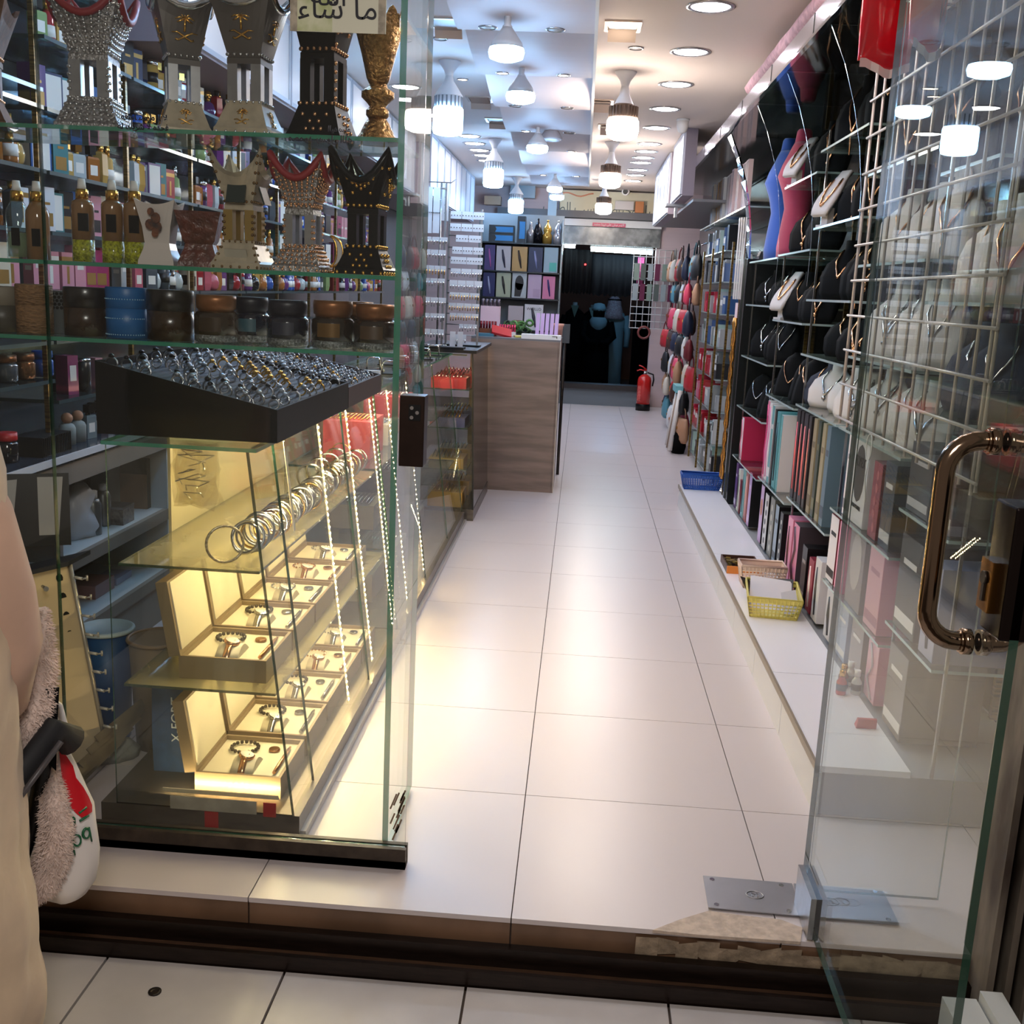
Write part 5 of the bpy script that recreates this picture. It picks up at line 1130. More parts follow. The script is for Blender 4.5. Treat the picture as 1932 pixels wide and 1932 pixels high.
low_ = [('A', 6.42, .07, .27, (74, 40, 96), (84, 46, 112), ('band', (190, 180, 210)), 'purple box at the far end of the bottom row'), ('A', 6.32, .06, .25, WH, (206, 218, 196), ('tool', (60, 60, 60)), 'white and green box, second of the bottom row'), ('A', 6.24, .045, .2, (110, 30, 38), (120, 34, 42), None, 'short dark red box in the bottom row'),
        ('A', 6.14, .075, .29, (150, 190, 192), (120, 176, 182), ('tool', (60, 90, 96)), 'light teal box in the bottom row'), ('A', 6.02, .085, .3, (160, 90, 84), (170, 100, 96), ('tool', (220, 170, 160)), 'brown red box in the bottom row'), ('A', 5.90, .085, .3, BK_, LI, ('band', (214, 190, 224)), 'lilac box with black sides in the bottom row'),
        ('B', 5.50, .09, .3, BK_, (200, 170, 212), ('face', (176, 110, 80)), 'lilac box with black sides and a portrait, nearer than its twin'), ('B', 5.36, .1, .28, BK_, (206, 204, 206), ('dots', (60, 60, 64)), 'white fronted black box with round print in the bottom row'), ('B', 5.20, .11, .29, (90, 90, 86), (120, 122, 116), ('dots', (190, 190, 180)), 'grey box with pale circles in the bottom row'),
        ('B', 5.07, .08, .28, BK_, (140, 160, 178), ('band', (60, 66, 76)), 'blue grey box with a black side in the bottom row'), ('B', 4.95, .07, .27, BK_, (34, 32, 34), ('dots', (220, 220, 214)), 'black box with white dots in the bottom row'),
        ('C', 4.74, .11, .29, PK, (226, 150, 180), ('tool', (90, 50, 60)), 'pink box with a curling tool, first of the two pink ones in the bottom row'), ('C', 4.60, .11, .29, (70, 60, 70), (220, 140, 172), ('swirl', (100, 70, 84)), 'pink and grey box with a curly print, second of the two pink ones'),
        ('C', 4.40, .09, .24, BK_, (36, 32, 34), ('band', (150, 140, 140)), 'black box half hidden by the yellow basket'), ('C', 4.26, .09, .22, (130, 40, 56), (150, 50, 70), ('tool', (230, 220, 220)), 'dark pink box beyond the yellow basket'), ('C', 4.14, .1, .25, WH, (214, 214, 218), ('tool', (60, 60, 66)), 'white box with tool drawings beside the yellow basket')]
for by, y, w, h, bd, fr, dc, lb in low_: pbox(y, .1465, w, h, .24, bd, fr, lb, dc)
mid = [(4.29 - .33, .3575, .12, .25, (110, 26, 34), WH, ('band', BK_), 'white fronted dark red box on the fifth shelf behind the door'), (3.83, .3575, .1, .25, PK, (232, 160, 184), ('dots', (200, 110, 150)), 'plain pink box beside the dark red one, behind the door'), (3.62, .3575, .2, .26, (96, 88, 88), (120, 108, 106), ('face', (176, 166, 164)), 'brown box with an oval portrait behind the door glass'), (3.38, .3575, .16, .26, PK, (206, 150, 166), ('band', (160, 100, 124)), 'dusty pink box at the entrance end of its shelf'),
       (3.9, .1465, .12, .19, WH, (200, 200, 206), ('tool', (70, 70, 74)), 'white box with a comb picture in the lowest row behind the door'), (3.7, .1465, .14, .19, (150, 160, 190), (160, 170, 198), ('band', WH), 'pale blue box in the lowest row behind the door'), (3.5, .1465, .15, .19, (120, 112, 116), (140, 130, 134), ('band', WH), 'mauve grey box in the lowest row behind the door'), (3.3, .1465, .12, .19, PK, (214, 160, 180), ('swirl', WH), 'pink box in the lowest row behind the door'),
       (3.05, .451, .2, .28, BK_, (40, 40, 44), ('band', WH), 'black styling tool box by the door'), (2.84, .451, .12, .26, (150, 150, 176), (160, 160, 190), ('tool', (60, 60, 70)), 'lavender box by the door'), (3.05, .1465, .18, .25, (90, 84, 84), (110, 104, 104), ('band', WH), 'grey box at the bottom by the door')]
for y, z, w, h, bd, fr, dc, lb in mid: pbox(y, z, w, h, .22, bd, fr, lb, dc)
for y, z, w, h, bd, fr, dc, lb in ((3.06, .801, .2, .2, (60, 62, 66), (50, 54, 60), ('band', (180, 180, 186)), 'dark tool box on the fourth shelf by the door'), (2.84, .801, .14, .22, (80, 60, 56), (90, 66, 60), ('band', (200, 190, 180)), 'brown tool box on the fourth shelf by the door')): pbox(y, z, w, h, .2, bd, fr, lb, dc)

# baskets and loose things on the bench
def basket(loc, rz, w, d, h, c, label, cells=(14, 4)):
    """open plastic basket, sides pierced by a real lattice; w across the view, d deep"""
    t = thing('plastic_basket', label, 'basket', 'plastic baskets on the bench', loc, rz); m = mat('basket' + str(c), c, .35)
    k = .84
    cr = [(-1, -1), (1, -1), (1, 1), (-1, 1)]
    P = lambda x, y, z: V((x * w / 2 * (k + (1 - k) * z), y * d / 2 * (k + (1 - k) * z), h * z))
    obj('base', B().bx(-w / 2 * k, w / 2 * k, -d / 2 * k, d / 2 * k, 0, .005), m, t)
    b = B()
    for (x0, y0), (x1, y1) in zip(cr, cr[1:] + cr[:1]):
        n = cells[0] if x0 != x1 else max(4, int(cells[0] * d / w))
        for i in range(n + 1):
            s = i / n; x, y = x0 + (x1 - x0) * s, y0 + (y1 - y0) * s; b.tube([P(x, y, .03), P(x, y, .97)], .0028, 4)
        for j in range(cells[1] + 1): z = .12 + .66 * j / cells[1]; b.tube([P(x0, y0, z), P(x1, y1, z)], .0028, 4)
        b.loft([[P(x0, y0, .0), P(x1, y1, .0), P(x1, y1, .12), P(x0, y0, .12)], [p + V((0, 0, .0)) + V((-.004 * (x0 + x1) / 2, -.004 * (y0 + y1) / 2, 0)) for p in (P(x0, y0, 0), P(x1, y1, 0), P(x1, y1, .12), P(x0, y0, .12))]], smooth=False)
        b.loft([[P(x0, y0, .8), P(x1, y1, .8), P(x1, y1, 1), P(x0, y0, 1)], [p + V((-.004 * (x0 + x1) / 2, -.004 * (y0 + y1) / 2, 0)) for p in (P(x0, y0, .8), P(x1, y1, .8), P(x1, y1, 1), P(x0, y0, 1))]], smooth=False)
    obj('lattice', b, m, t, kind='stuff')
    obj('rim', B().tube([P(x * .97, y * .97, 1) for x, y in cr], .006, 6, closed=True), m, t)
    return t
BZ = .1466
basket((.845, 7.0, BZ), 0, .27, .13, .1, (34, 84, 168), 'blue plastic basket at the far end of the bench', (16, 5))
basket((.855, 4.62, BZ), 0, .2, .12, .1, (222, 196, 180), 'beige plastic basket behind the yellow one', (12, 5))
t = basket((.84, 4.25, BZ), -.12, .215, .3, .085, (214, 200, 104), 'yellow plastic basket filled with papers', (13, 4))
for i, (x, y, z, w, h, rot, c, lb, nm) in enumerate(((.84, 4.30, BZ + .045, .17, .2, (.55, .08, -.1), (232, 228, 234), 'big white sheet of card in the yellow basket', 'paper_card'), (.785, 4.36, BZ + .05, .1, .13, (.5, .3, .4), (34, 32, 34), 'dark card with white flower print in the yellow basket', 'paper_card'), (.885, 4.36, BZ + .062, .11, .1, (.7, -.1, -.3), (44, 42, 44), 'dark card with pale letters behind the big white sheet', 'paper_card'), (.90, 4.2, BZ + .05, .06, .12, (.6, -.3, -.2), (180, 176, 180), 'grey printed card at the side of the yellow basket', 'paper_card'))):
    single(nm, B().bx(-w / 2, w / 2, -h / 2, h / 2, -.001, .001), ocb, lb, 'card', None, (x, y, z), 0, c, rot)
t = thing('accessory_box', 'flat open orange edged box of small accessories behind the beige basket', 'box', None, (.80, 4.93, BZ), 0)
obj('tray', B().bx(-.07, .09, -.12, .1, 0, .004).bx(-.07, -.064, -.12, .1, .004, .035).bx(.084, .09, -.12, .1, .004, .035).bx(-.064, .084, .094, .1, .004, .035), mat('tray_brown', (70, 44, 34), .4), t); obj('orange_front', B().bx(-.07, .09, -.126, -.12, 0, .035), mat('box_orange', (214, 128, 50), .4), t)
b = B(); pr = random.Random(12)
for k in range(14): b.box((pr.uniform(-.05, .07), pr.uniform(-.1, .08), .02), (.02, .03, .012), rot=Matrix.Rotation(pr.uniform(0, 3), 3, 'Z'))
obj('accessories', b, mat('acc_dark', (44, 40, 42), .3, c2=(170, 140, 60), scale=50), t, kind='stuff')
def vial(x, y, c, label, capc=gold, s=1.):
    t = thing('vial', label, 'small bottle', 'little bottles on the bench', (x, y, BZ))
    obj('body', B().lathe([(.013 * s, 0), (.014 * s, .004), (.014 * s, .036 * s), (.008 * s, .045 * s), (.007 * s, .05 * s)], 14), mat('vial' + str(c), c, .08, coat=.5), t); obj('label', B().lathe([(.0143 * s, .012 * s), (.0143 * s, .03 * s)], 14), mat('vial_label', (40, 50, 84), .4, c2=(30, 24, 26), scale=60), t)
    obj('cap', B().lathe([(.0085 * s, .05 * s), (.0085 * s, .066 * s), (.007 * s, .068 * s)], 12), capc, t)
vial(.905, 3.33, (170, 30, 36), 'small red oil bottle with a gold cap, nearest on the bench', gold, 1.2); vial(.925, 3.39, (110, 24, 28), 'small dark red oil bottle just behind the first', gold, 1.2)
vial(.955, 3.34, (196, 200, 196), 'small clear bottle with a white cap seen through the door, first', white, 1.2); vial(.985 - .03, 3.42, (206, 204, 198), 'small clear bottle with a white cap seen through the door, second', white, 1.2)
single('red_sachet', B().loft([[(-.03, -.012, 0), (.03, -.01, .0), (.03, .012, .004), (-.03, .012, .004)], [(-.026, -.012, .03), (.03, -.01, .028), (.03, .0, .03), (-.026, .0, .03)]], smooth=False), mat('sachet_red', (176, 24, 38), .3), 'crumpled red sachet on the bench at the door edge', 'sachet', None, (.915, 3.06, BZ))
# ------------------------------------------------------------------ farther right wall: packets, chains, bags
fs = thing('packet_shelving', 'farther glass shelving on the right wall, full of packets and hanging goods', 'shelving', None, (0, 0, 0))
obj('back_mirror', B().bx(1.355, 1.365, 6.78, 13.4, .02, 2.3), mat('back_grey', (90, 96, 96), .2, .5), fs)
for y in (6.85, 7.35, 7.9, 8.5, 9.1): obj('upright', B().bx(.965, .98, y, y + .018, .05, 1.75), slotm, fs)
FZ = (.10, .32, .56, .80, 1.03, 1.27, 1.50, 1.72)
for z in FZ:
    for a, c in ((7.9, 9.4),): obj('shelf', sheet(.99, 1.35, a, c, z - .008, z), [GSH, shg], fs)
obj('top_shelf', sheet(.95, 1.35, 6.8, 9.4, 1.93, 1.94), [GSH, shg], fs)
pr = random.Random(31)
PCOL = [('red', (176, 34, 46)), ('crimson', (190, 44, 70)), ('pink', (214, 120, 150)), ('silver', (176, 180, 184)), ('clear white', (206, 210, 212)), ('dark', (44, 44, 48)), ('grey', (130, 134, 136)), ('blue', (60, 96, 150)), ('pale green', (170, 196, 188))]
pkm = [B().bx(0, d, -w / 2, w / 2, 0, h).bx(-.0008, 0, -w * .38, w * .38, h * .55, h * .9, 1).mesh('packet', [ocb, lab_w if i % 2 else lab_k]) for i, (d, w, h) in enumerate(((.12, .03, .16), (.12, .06, .13), (.14, .04, .18), (.1, .09, .11)))]
for zi, z in enumerate(FZ):
    y = 9.3; n = 0; reds = zi in (1, 2, 3, 5)
    while y > 7.95:
        m = pr.choice(pkm); w = m.vertices[2].co.y * 2; c = PCOL[pr.choice((0, 0, 1, 2, 3, 4))] if reds and y > 8.4 else pr.choice(PCOL[3:])
        single('packet', m, None, f'{c[0]} packet, {nth(n)} from the back on the {nth(zi)} shelf up beyond the gold chains', 'packet', 'packets on the farther right shelves', (1.0 + pr.uniform(0, .03), y, z + .0006), pr.uniform(-.2, .2), c[1])
        y -= w + .02 + pr.uniform(0, .03); n += 1
# silvery hanging packs between the uprights and the mirror arch
hook = lambda t, L: obj('hook', B().tube([(.16, 0, 0), (0, 0, 0), (-.01, 0, .012)], .0025, 5), chrome, t)
pack = B().loft([[(x * k, y * k2, z) for x, y in ((-.006, -.035), (.006, -.035), (.006, .035), (-.006, .035))] for k, k2, z in ((1, 1, -.11), (2, 1, -.09), (2.4, .95, -.03), (.5, 1, 0))], smooth=False).mesh('pouch', [oc('pouch_oc', .15, .3, clear=.2)])
for i, y in enumerate((6.98, 7.13, 7.28, 7.44, 7.6, 7.76)):
    for j, z in enumerate((1.68, 1.52, 1.36, 1.2, 1.04, .88, .72, .56, .4)):
        c = pr.choice(((196, 200, 204), (150, 154, 158), (214, 216, 218), (110, 114, 120), (176, 186, 190)))
        t = thing('hanging_pouch', f'shiny silvery pouch on a hook, {nth(i)} column from the arch, {nth(j)} from top', 'pouch', 'silvery pouches on hooks', (1.12 + pr.uniform(-.03, .03), y, z), pr.uniform(-.3, .3))
        obj('pouch', pack, None, t, color=c); hook(t, .1)
# gold garlands
gch = mat('chain_gold', (222, 160, 84), .3, .9, noise=.35, scale=120)
t = thing('gold_chain_bundle', 'long bundle of gold chains hanging from a white card by the mirror arch', 'chains', None, (.93, 6.66, 0))
obj('hang_card', B().bx(-.002, .002, -.045, .05, 1.27, 1.36), mat('card_pinkish', (226, 200, 204), .5), t)
b = B()
for k, (dy, r) in enumerate(((-.035, .008), (-.022, .006), (.03, .008), (.042, .007), (.012, .004))):
    pts = [(-.004 + .004 * sin(i * 2.1 + k), dy * (1 + .25 * sin(i * .5)) + .003 * sin(i * 1.7 + k), 1.27 - i * .034) for i in range(30)]
    b.tube(pts, [r * (1.25 if i % 2 else .75) for i in range(30)], 6)
obj('chains', b, gch, t, kind='stuff')
t = thing('cellophane_sleeves', 'white and clear plastic sleeves hanging above the gold chains', 'sleeves', None, (.94, 6.67, 0))
for k in range(4): obj('sleeve', B().loft([[(-.01 * k - .004, -.05 + .022 * k, 1.38), (-.01 * k + .004, -.05 + .022 * k, 1.38), (-.01 * k + .004, -.03 + .022 * k, 1.38), (-.01 * k - .004, -.03 + .022 * k, 1.38)], [(-.01 * k - .003, -.035 + .022 * k, 1.86), (-.01 * k + .003, -.035 + .022 * k, 1.86), (-.01 * k + .003, -.016 + .022 * k, 1.86), (-.01 * k - .003, -.016 + .022 * k, 1.86)]], smooth=False), mat('sleeve_white', (206, 204, 204), .3), t)
# striped packs on the top shelf of the farther shelving
stp = mat('pack_stripe', (216, 192, 192), .3, c2=(150, 140, 138), scale=12, stretch=(.2, 12, .2))
for k in range(13):
    y = 7.35 + k * .14; c = ((222, 196, 196), (206, 190, 188), (214, 210, 206), (190, 150, 100))[0 if k < 7 else 3 if k in (9, 10, 11) else 2]
    t = thing('long_pack', f"long {'gold striped' if k in (9, 10, 11) else 'pale striped'} pack standing at the top of the farther shelving, {nth(k)} from the arch", 'pack', 'long packs on top of the farther shelving', (1.0 + pr.uniform(-.01, .02), y, 1.941), 0)
    obj('sleeve', B().bx(0, .03, -.055, .055, 0, .33), ocb, t, color=c)
    b = B()
    for j in range(5): b.bx(-.001, 0, -.045 + j * .02, -.04 + j * .02, .01, .32)
    obj('stripes', b, mat('stripe_grey', (130, 118, 116), .4), t, kind='stuff')
# overhead cabinets
cabw2 = mat('overhead_white', (220, 222, 230), .35); cabs = mat('overhead_side', (150, 138, 150), .5)
def overhead(x0, x1, y0, y1, z0, n, label, face):
    t = thing('overhead_cabinet', label, 'cabinet', 'white overhead cabinets', (0, 0, 0))
    obj('carcass', B().bx(x0, x1, y0, y1, z0, 2.598), cabs, t)
    xf = x0 if face < 0 else x1
    for k in range(n):
        a = y0 + (y1 - y0) * k / n; c = y0 + (y1 - y0) * (k + 1) / n
        d = obj('door', B().bx(xf, xf + face * .012, a + .01, c - .01, z0 + .01, 2.59), cabw2, t)
        obj('frame', B().bx(xf + face * .012, xf + face * .016, a + .01, a + .03, z0 + .01, 2.59).bx(xf + face * .012, xf + face * .016, c - .03, c - .01, z0 + .01, 2.59).bx(xf + face * .012, xf + face * .016, a + .03, c - .03, 2.57, 2.59).bx(xf + face * .012, xf + face * .016, a + .03, c - .03, z0 + .01, z0 + .03), mat('door_frame_grey', (176, 186, 204), .3, .3), d)
overhead(.68, 1.36, 8.3, 9.45, 2.412, 2, 'overhead white cabinet on the right, the nearer one', -1) if False else None
overhead(.69, .775, 8.35, 9.3, 2.12, 1, 'white overhead cabinet on the right wall, the nearer one', -1); overhead(.69, .775, 9.7, 11.6, 2.08, 4, 'white overhead cabinet on the right wall, the farther one with four doors', -1)
obj('soffit', B().bx(.775, 1.36, 8.35, 11.6, 2.08, 2.1), mat('soffit_board', (120, 120, 124), .4), fs)
overhead(-1.95, -1.5, 4.05, 8.95, 2.2, 7, 'long white overhead cabinet above the perfume shelves', 1); overhead(-1.95, -1.32, 9.05, 12.6, 2.1, 8, 'white overhead cabinet on the left, beyond the perfume shelves', 1)
single('floodlight', B().bx(-.09, .09, -.1, .1, 0, .02).bx(-.01, .01, -.01, .06, -.08, 0), mat('flood_grey', (186, 190, 194), .3, .4), 'flat pale floodlight fixed below the right overhead cabinets', 'lamp', None, (.72, 9.2, 2.1))
# bags and caps on hooks toward the back
bagc = [('black', (28, 28, 32)), ('dark brown', (72, 44, 36)), ('tan', (176, 134, 104)), ('white', (214, 216, 218)), ('navy', (36, 42, 66)), ('cream', (206, 196, 180)), ('maroon', (110, 36, 44)), ('teal', (84, 140, 156)), ('red', (180, 40, 50)), ('pink', (214, 70, 100))]
bagm = B().loft([[(x * k, y * k2, z) for x, y in [(.045 * cos(2 * pi * i / 10), .11 * sin(2 * pi * i / 10)) for i in range(10)]] for k, k2, z in ((.6, .85, -.2), (1, 1, -.17), (1, .95, -.08), (.6, .9, -.02), (.2, .85, 0))]).mesh('pouch', [oc('bag_oc', .5)])
bagh = B().tube([(0, -.07, -.01), (0, -.05, .06), (0, 0, .1), (0, .05, .06), (0, .07, -.01)], .006, 6).mesh('strap', [oc('bag_oc', .5)])
n = 0
for zi, z in enumerate((1.85, 1.6, 1.36, 1.12, .88, .64, .42)):
    for yi, y in enumerate((9.6, 9.95, 10.3, 10.7, 11.1, 11.5, 12.0)):
        c = bagc[(n * 7 + zi * 3) % 10]; n += 1
        t = thing('shoulder_bag', f'{c[0]} bag on a hook, {nth(zi)} row from the top, {nth(yi)} along toward the back', 'bag', 'bags hanging toward the back', (.955 + pr.uniform(-.03, .04), y + pr.uniform(-.05, .05), z - .1), pr.uniform(-.3, .3), )
        s = .95 if zi % 2 else 1.1; t.scale = (s, s, s)
        obj('body', bagm, None, t, color=c[1]); obj('strap', bagh, None, t, color=tuple(int(v * .7) for v in c[1])); obj('clasp', B().bx(-.048, -.04, -.012, .012, -.09, -.07), gold, t)
obj('hook_rail', B().cyl((1.1, 9.45, 1.87), (1.1, 12.3, 1.87), .008, 8), chrome, fs)
for z in (1.6, 1.36, 1.12, .88, .64): obj('hook_rail', B().cyl((1.1, 9.45, z), (1.1, 12.3, z), .006, 8), chrome, fs)
t = thing('striped_rolls', 'bundle of long white and brown striped rolls leaning by the floor toward the back', 'rolls', None, (.86, 9.75, .03), 0)
for k in range(6): obj('roll', B().cyl((-.01 + .012 * (k % 2), -.2 + k * .075, 0), (.06 + .01 * (k % 2), -.05 + k * .06, .52), .022, 8), mat('roll_white', (210, 206, 202), .5) if k % 3 != 2 else mat('roll_brown', (150, 128, 110), .5), t)
obj('tie', B().bx(.02, .09, -.03, .3, .5, .56), mat('tie_teal', (120, 190, 200), .4), t)
o = single('plastic_heap', B().loft([[((.1 + .03 * sin(5 * a)) * k * cos(a), (.3 + .04 * sin(4 * a)) * k * sin(a), z) for a in [2 * pi * i / 18 for i in range(18)]] for k, z in ((1, 0), (.95, .04), (.6, .08), (.1, .1))]), glass('heap_plastic', (240, 240, 240), .15, .5, 20, rough=.1, dcol=(210, 212, 214)), 'heap of clear plastic bags on the floor behind the blue basket', 'bags', None, (1.06, 7.6, .0))
single('dark_sack', B().loft([[(.07 * k * cos(a), .1 * k * sin(a), z) for a in [2 * pi * i / 12 for i in range(12)]] for k, z in ((.8, 0), (1, .06), (.9, .16), (.3, .22))]), blackmat, 'dark soft sack on the floor at the foot of the farther shelving', 'sack', None, (.93, 9.62, 0))
t = thing('fire_extinguisher', 'red fire extinguisher standing by the back doorway', 'fire extinguisher', None, (.80, 13.1, .001), -.2)
redp = mat('extinguisher_red', (196, 34, 30), .25, coat=.5)
obj('cylinder', B().lathe([(.085, .07), (.085, .36), (.075, .4), (.04, .43), (.03, .435)], 22), redp, t); obj('base', B().lathe([(.088, 0), (.088, .075), (.085, .08)], 22), black, t)
obj('valve', B().cyl((0, 0, .43), (0, 0, .47), .02, 10).bx(-.012, .03, -.012, .012, .46, .48), silver, t); obj('handle', B().tube([(.02, 0, .475), (-.06, 0, .49), (-.1, 0, .475)], .009, 6).tube([(.02, 0, .49), (-.04, 0, .53), (-.08, 0, .54)], .009, 6), redp, t)
obj('hose', B().tube([(.03, 0, .46), (.1, 0, .44), (.11, 0, .38), (.1, -.01, .3)], .01, 6), black, t); obj('label', B().loft([[(.0862 * sin(a), -.0862 * cos(a), z) for a in [-.9 + .6 * i / 4 for i in range(5)]] for z in (.12, .3)], caps=False, closed=False), mat('extinguisher_label', (226, 130, 120), .4, c2=(196, 34, 30), scale=90), t)

# ------------------------------------------------------------------ the back doorway and the next room
nx = struct('floor_next_room', B().bx(-1.6, 1.9, 13.62, 21.1, -.3, -.25), mat('next_floor', (110, 136, 148), .25))
sill = struct('trim_3', B().bx(DX0 - .1, DX1, 13.42, 13.62, 0, .2), mat('sill_grey', (104, 112, 118), .35)); obj('nosing', B().bx(DX0 - .1, DX1, 13.38, 13.62, .2, .262), mat('sill_dark', (38, 34, 34), .3), sill)
struct('wall_next_room', B().bx(-1.7, 2.0, 21.1, 21.2, -.3, 2.7).bx(-1.7, -1.6, 13.75, 21.1, -.3, 2.7).bx(1.9, 2.0, 13.75, 21.1, -.3, 2.7), mat('next_brown', (122, 70, 46), .6, noise=.2, scale=3))
struct('ceiling_next_room', B().bx(-1.7, 2.0, 13.75, 21.2, 2.7, 2.75), wallm)
ceiling_bulb((.5, 17.5, 2.7), 'cold caged bulb in the room beyond the back doorway', 'cage', 'caged bulbs on the perfume side')
t = thing('tube_light', 'bright white tube light across the top of the back doorway', 'lamp', None, (0, 13.72, 1.9))
obj('tube', B().cyl((.06, 0, 0), (.82, 0, -.01), .02, 10), emis('tube_lit', (214, 246, 255), TUBE_E), t); obj('fitting', B().bx(.05, .83, .0, .05, .015, .045), white, t)
t = thing('tube_light', 'short pale tube light left of the long one', 'lamp', None, (0, 13.72, 1.93)); obj('tube', B().cyl((-.27, 0, 0), (-.14, 0, 0), .02, 10), emis('tube_lit', ()), t); obj('fitting', B().bx(-.28, -.13, .0, .05, .015, .045), white, t)
darkc = mat('abaya_black', (5, 5, 7), .85, spec=.15); darkn = mat('abaya_navy', (7, 11, 18), .8, spec=.2)
def cloth(x0, x1, y, z0, z1, m, label, name='abaya', amp=.02, cat='clothing'):
    b = B(); n = 26; R = []
    for z in (z0, z0 + (z1 - z0) * .5, z1):
        f = [(x0 + (x1 - x0) * i / n, y + amp * sin(i * 1.3 + z) * (1.2 - (z - z0) / (z1 - z0) * .6), z + (.02 * sin(i * 2.1) if z == z0 else 0)) for i in range(n + 1)]
        R.append(f + [(p[0], p[1] + .015, p[2]) for p in reversed(f)])
    return single(name, b.loft(R, smooth=True), m, label, cat)
cloth(-.28, .08, 13.85, 1.365, 1.9, darkc, 'long black cloth hanging at the left in the back doorway', 'hanging_cloth'); cloth(.08, .68, 13.95, 1.355, 1.86, darkn, 'wide black cloth hanging under the long tube light', 'hanging_cloth')
cloth(.66, .74, 13.9, 1.5, 1.84, mat('cloth_pink', (190, 90, 140), .6), 'pink cloth at the right of the hanging black cloths', 'hanging_cloth')
single('red_indicator', B().ball((0, 0, 0), .012, 8), emis('red_led', (255, 40, 40), 12.), 'tiny red indicator light among the black cloths', 'light', None, (.0, 13.825, 1.72))
def robe(loc, label, collar, h=1.1, m=darkc):
    t = thing('mannequin', label, 'mannequin', 'robed mannequins in the back doorway', loc)
    obj('robe', B().loft([[(r1 * k * cos(a), r2 * k * sin(a), z * h) for a in [2 * pi * i / 20 for i in range(20)] for k in ((1 + .05 * sin(a * 7)) if z < .6 else 1,)] for z, r1, r2 in ((0, .24, .2), (.3, .21, .17), (.6, .17, .13), (.8, .19, .12), (.9, .16, .1), (.96, .06, .06))]), m, t)
    obj('neck', B().lathe([(.05, .95 * h), (.045, 1.0 * h), (.04, 1.03 * h)], 12), mat('mannequin_white', (180, 190, 190), .4), t)
    obj('collar', B().prism([(-.07, .99 * h), (.07, .99 * h), (.03, .9 * h), (0, .84 * h), (-.03, .9 * h)], (0, -.115, 0), (1, 0, 0), (0, 0, 1), .006), mat('collar' + str(collar), collar, .6), t)
    for s in (-1, 1): obj('sleeve', B().tube([(s * .17, 0, .86 * h), (s * .23, -.02, .7 * h), (s * .25, -.05, .52 * h)], [.06, .07, .08], 10), m, t)
robe((-.14, 19.7, -.249), 'robed black mannequin with pale green collar, left in the doorway', (110, 130, 116), 1.4); robe((.19, 20.6, -.249), 'robed black mannequin with a white neck, behind the woman', (150, 190, 186), 1.36)
# people in the next room
def limb(b, pts, rs, m=0): return b.tube(pts, rs, 10, m)
skin = mat('skin', (150, 104, 84), .55)
t = thing('person', 'person in a long black robe and pale blue headscarf seen in the doorway', 'person', None, (.285, 18.9, -.249)); t.scale = (1.18, 1.18, 1.18)
obj('body', B().loft([[(r1 * cos(a), r2 * sin(a), z) for a in [2 * pi * i / 20 for i in range(20)]] for z, r1, r2 in ((0, .2, .18), (.4, .19, .16), (.7, .17, .13), (.9, .2, .13), (.99, .15, .1), (1.02, .06, .06))]), darkc, t)
b = B(); 
for s in (-1, 1): limb(b, [(s * .17, 0, .96), (s * .22, -.03, .75), (s * .12, -.16, .66), (.02 * s, -.2, .68)], [.06, .06, .05, .035])
obj('sleeves', b, darkc, t, kind='stuff')
obj('face', B().ball((0, -.03, 1.11), .075, 16, sz=1.2), skin, t)
obj('veil', B().loft([[(.078 * k * cos(a), -.036 + .078 * k * sin(a), z) for a in [pi + pi * i / 12 for i in range(13)]] for k, z in ((1.0, 1.0), (1.08, 1.06), (1.1, 1.12))], caps=False, closed=False), darkc, t)
obj('headscarf', B().loft([[(r * cos(a), -.01 + r * .95 * sin(a), z) for a in [2 * pi * i / 18 for i in range(18)]] for r, z in ((.105, 1.12), (.1, 1.17), (.075, 1.22), (.02, 1.235))]), mat('scarf_blue', (150, 186, 196), .7), t)
obj('scarf_front', B().loft([[(r * cos(a), -.02 + r * .8 * sin(a) - .05, z) for a in [pi + pi * i / 10 for i in range(11)]] for r, z in ((.05, .82), (.12, .9), (.13, .98), (.1, 1.03))], caps=False, closed=False), mat('scarf_blue', ()), t)
obj('eyes', B().ball((-.027, -.105, 1.125), .009, 8).ball((.027, -.105, 1.125), .009, 8), mat('eye_dark', (20, 16, 16), .2), t, kind='stuff')
t = thing('person', 'person in a long pale blue robe and checked headcloth with black cord, turned away', 'person', None, (.56, 19.4, -.249)); t.scale = (1.13, 1.13, 1.13)
paleb = mat('robe_pale', (140, 176, 186), .7)
obj('body', B().loft([[(r1 * cos(a), r2 * sin(a), z) for a in [2 * pi * i / 20 for i in range(20)]] for z, r1, r2 in ((0, .17, .14), (.5, .17, .13), (.9, .17, .12), (1.05, .2, .12), (1.14, .16, .1), (1.18, .06, .06))]), paleb, t)
b = B(); [limb(b, [(s * .18, 0, 1.1), (s * .23, .02, .85), (s * .22, -.04, .62)], [.058, .05, .042]) for s in (-1, 1)]; obj('sleeves', b, paleb, t, kind='stuff')
obj('head', B().ball((0, 0, 1.28), .085, 16, sz=1.25), skin, t)
obj('headcloth', B().loft([[(r * cos(a), .02 + r * 1.05 * sin(a), z) for a in [2 * pi * i / 18 for i in range(18)]] for r, z in ((.19, 1.05), (.14, 1.16), (.112, 1.26), (.1, 1.34), (.06, 1.39), (.02, 1.4))]), mat('check_cloth', (176, 140, 150), .7, c2=(206, 200, 204), scale=60), t); obj('head_cord', B().tube([(.1 * cos(2 * pi * i / 16), .02 + .1 * sin(2 * pi * i / 16), 1.345) for i in range(16)], .013, 6, closed=True), black, t)
cloth(.80, 1.12, 17.0, -.24, 1.2, darkc, 'long dark coat hanging at the right side of the doorway', 'coat')
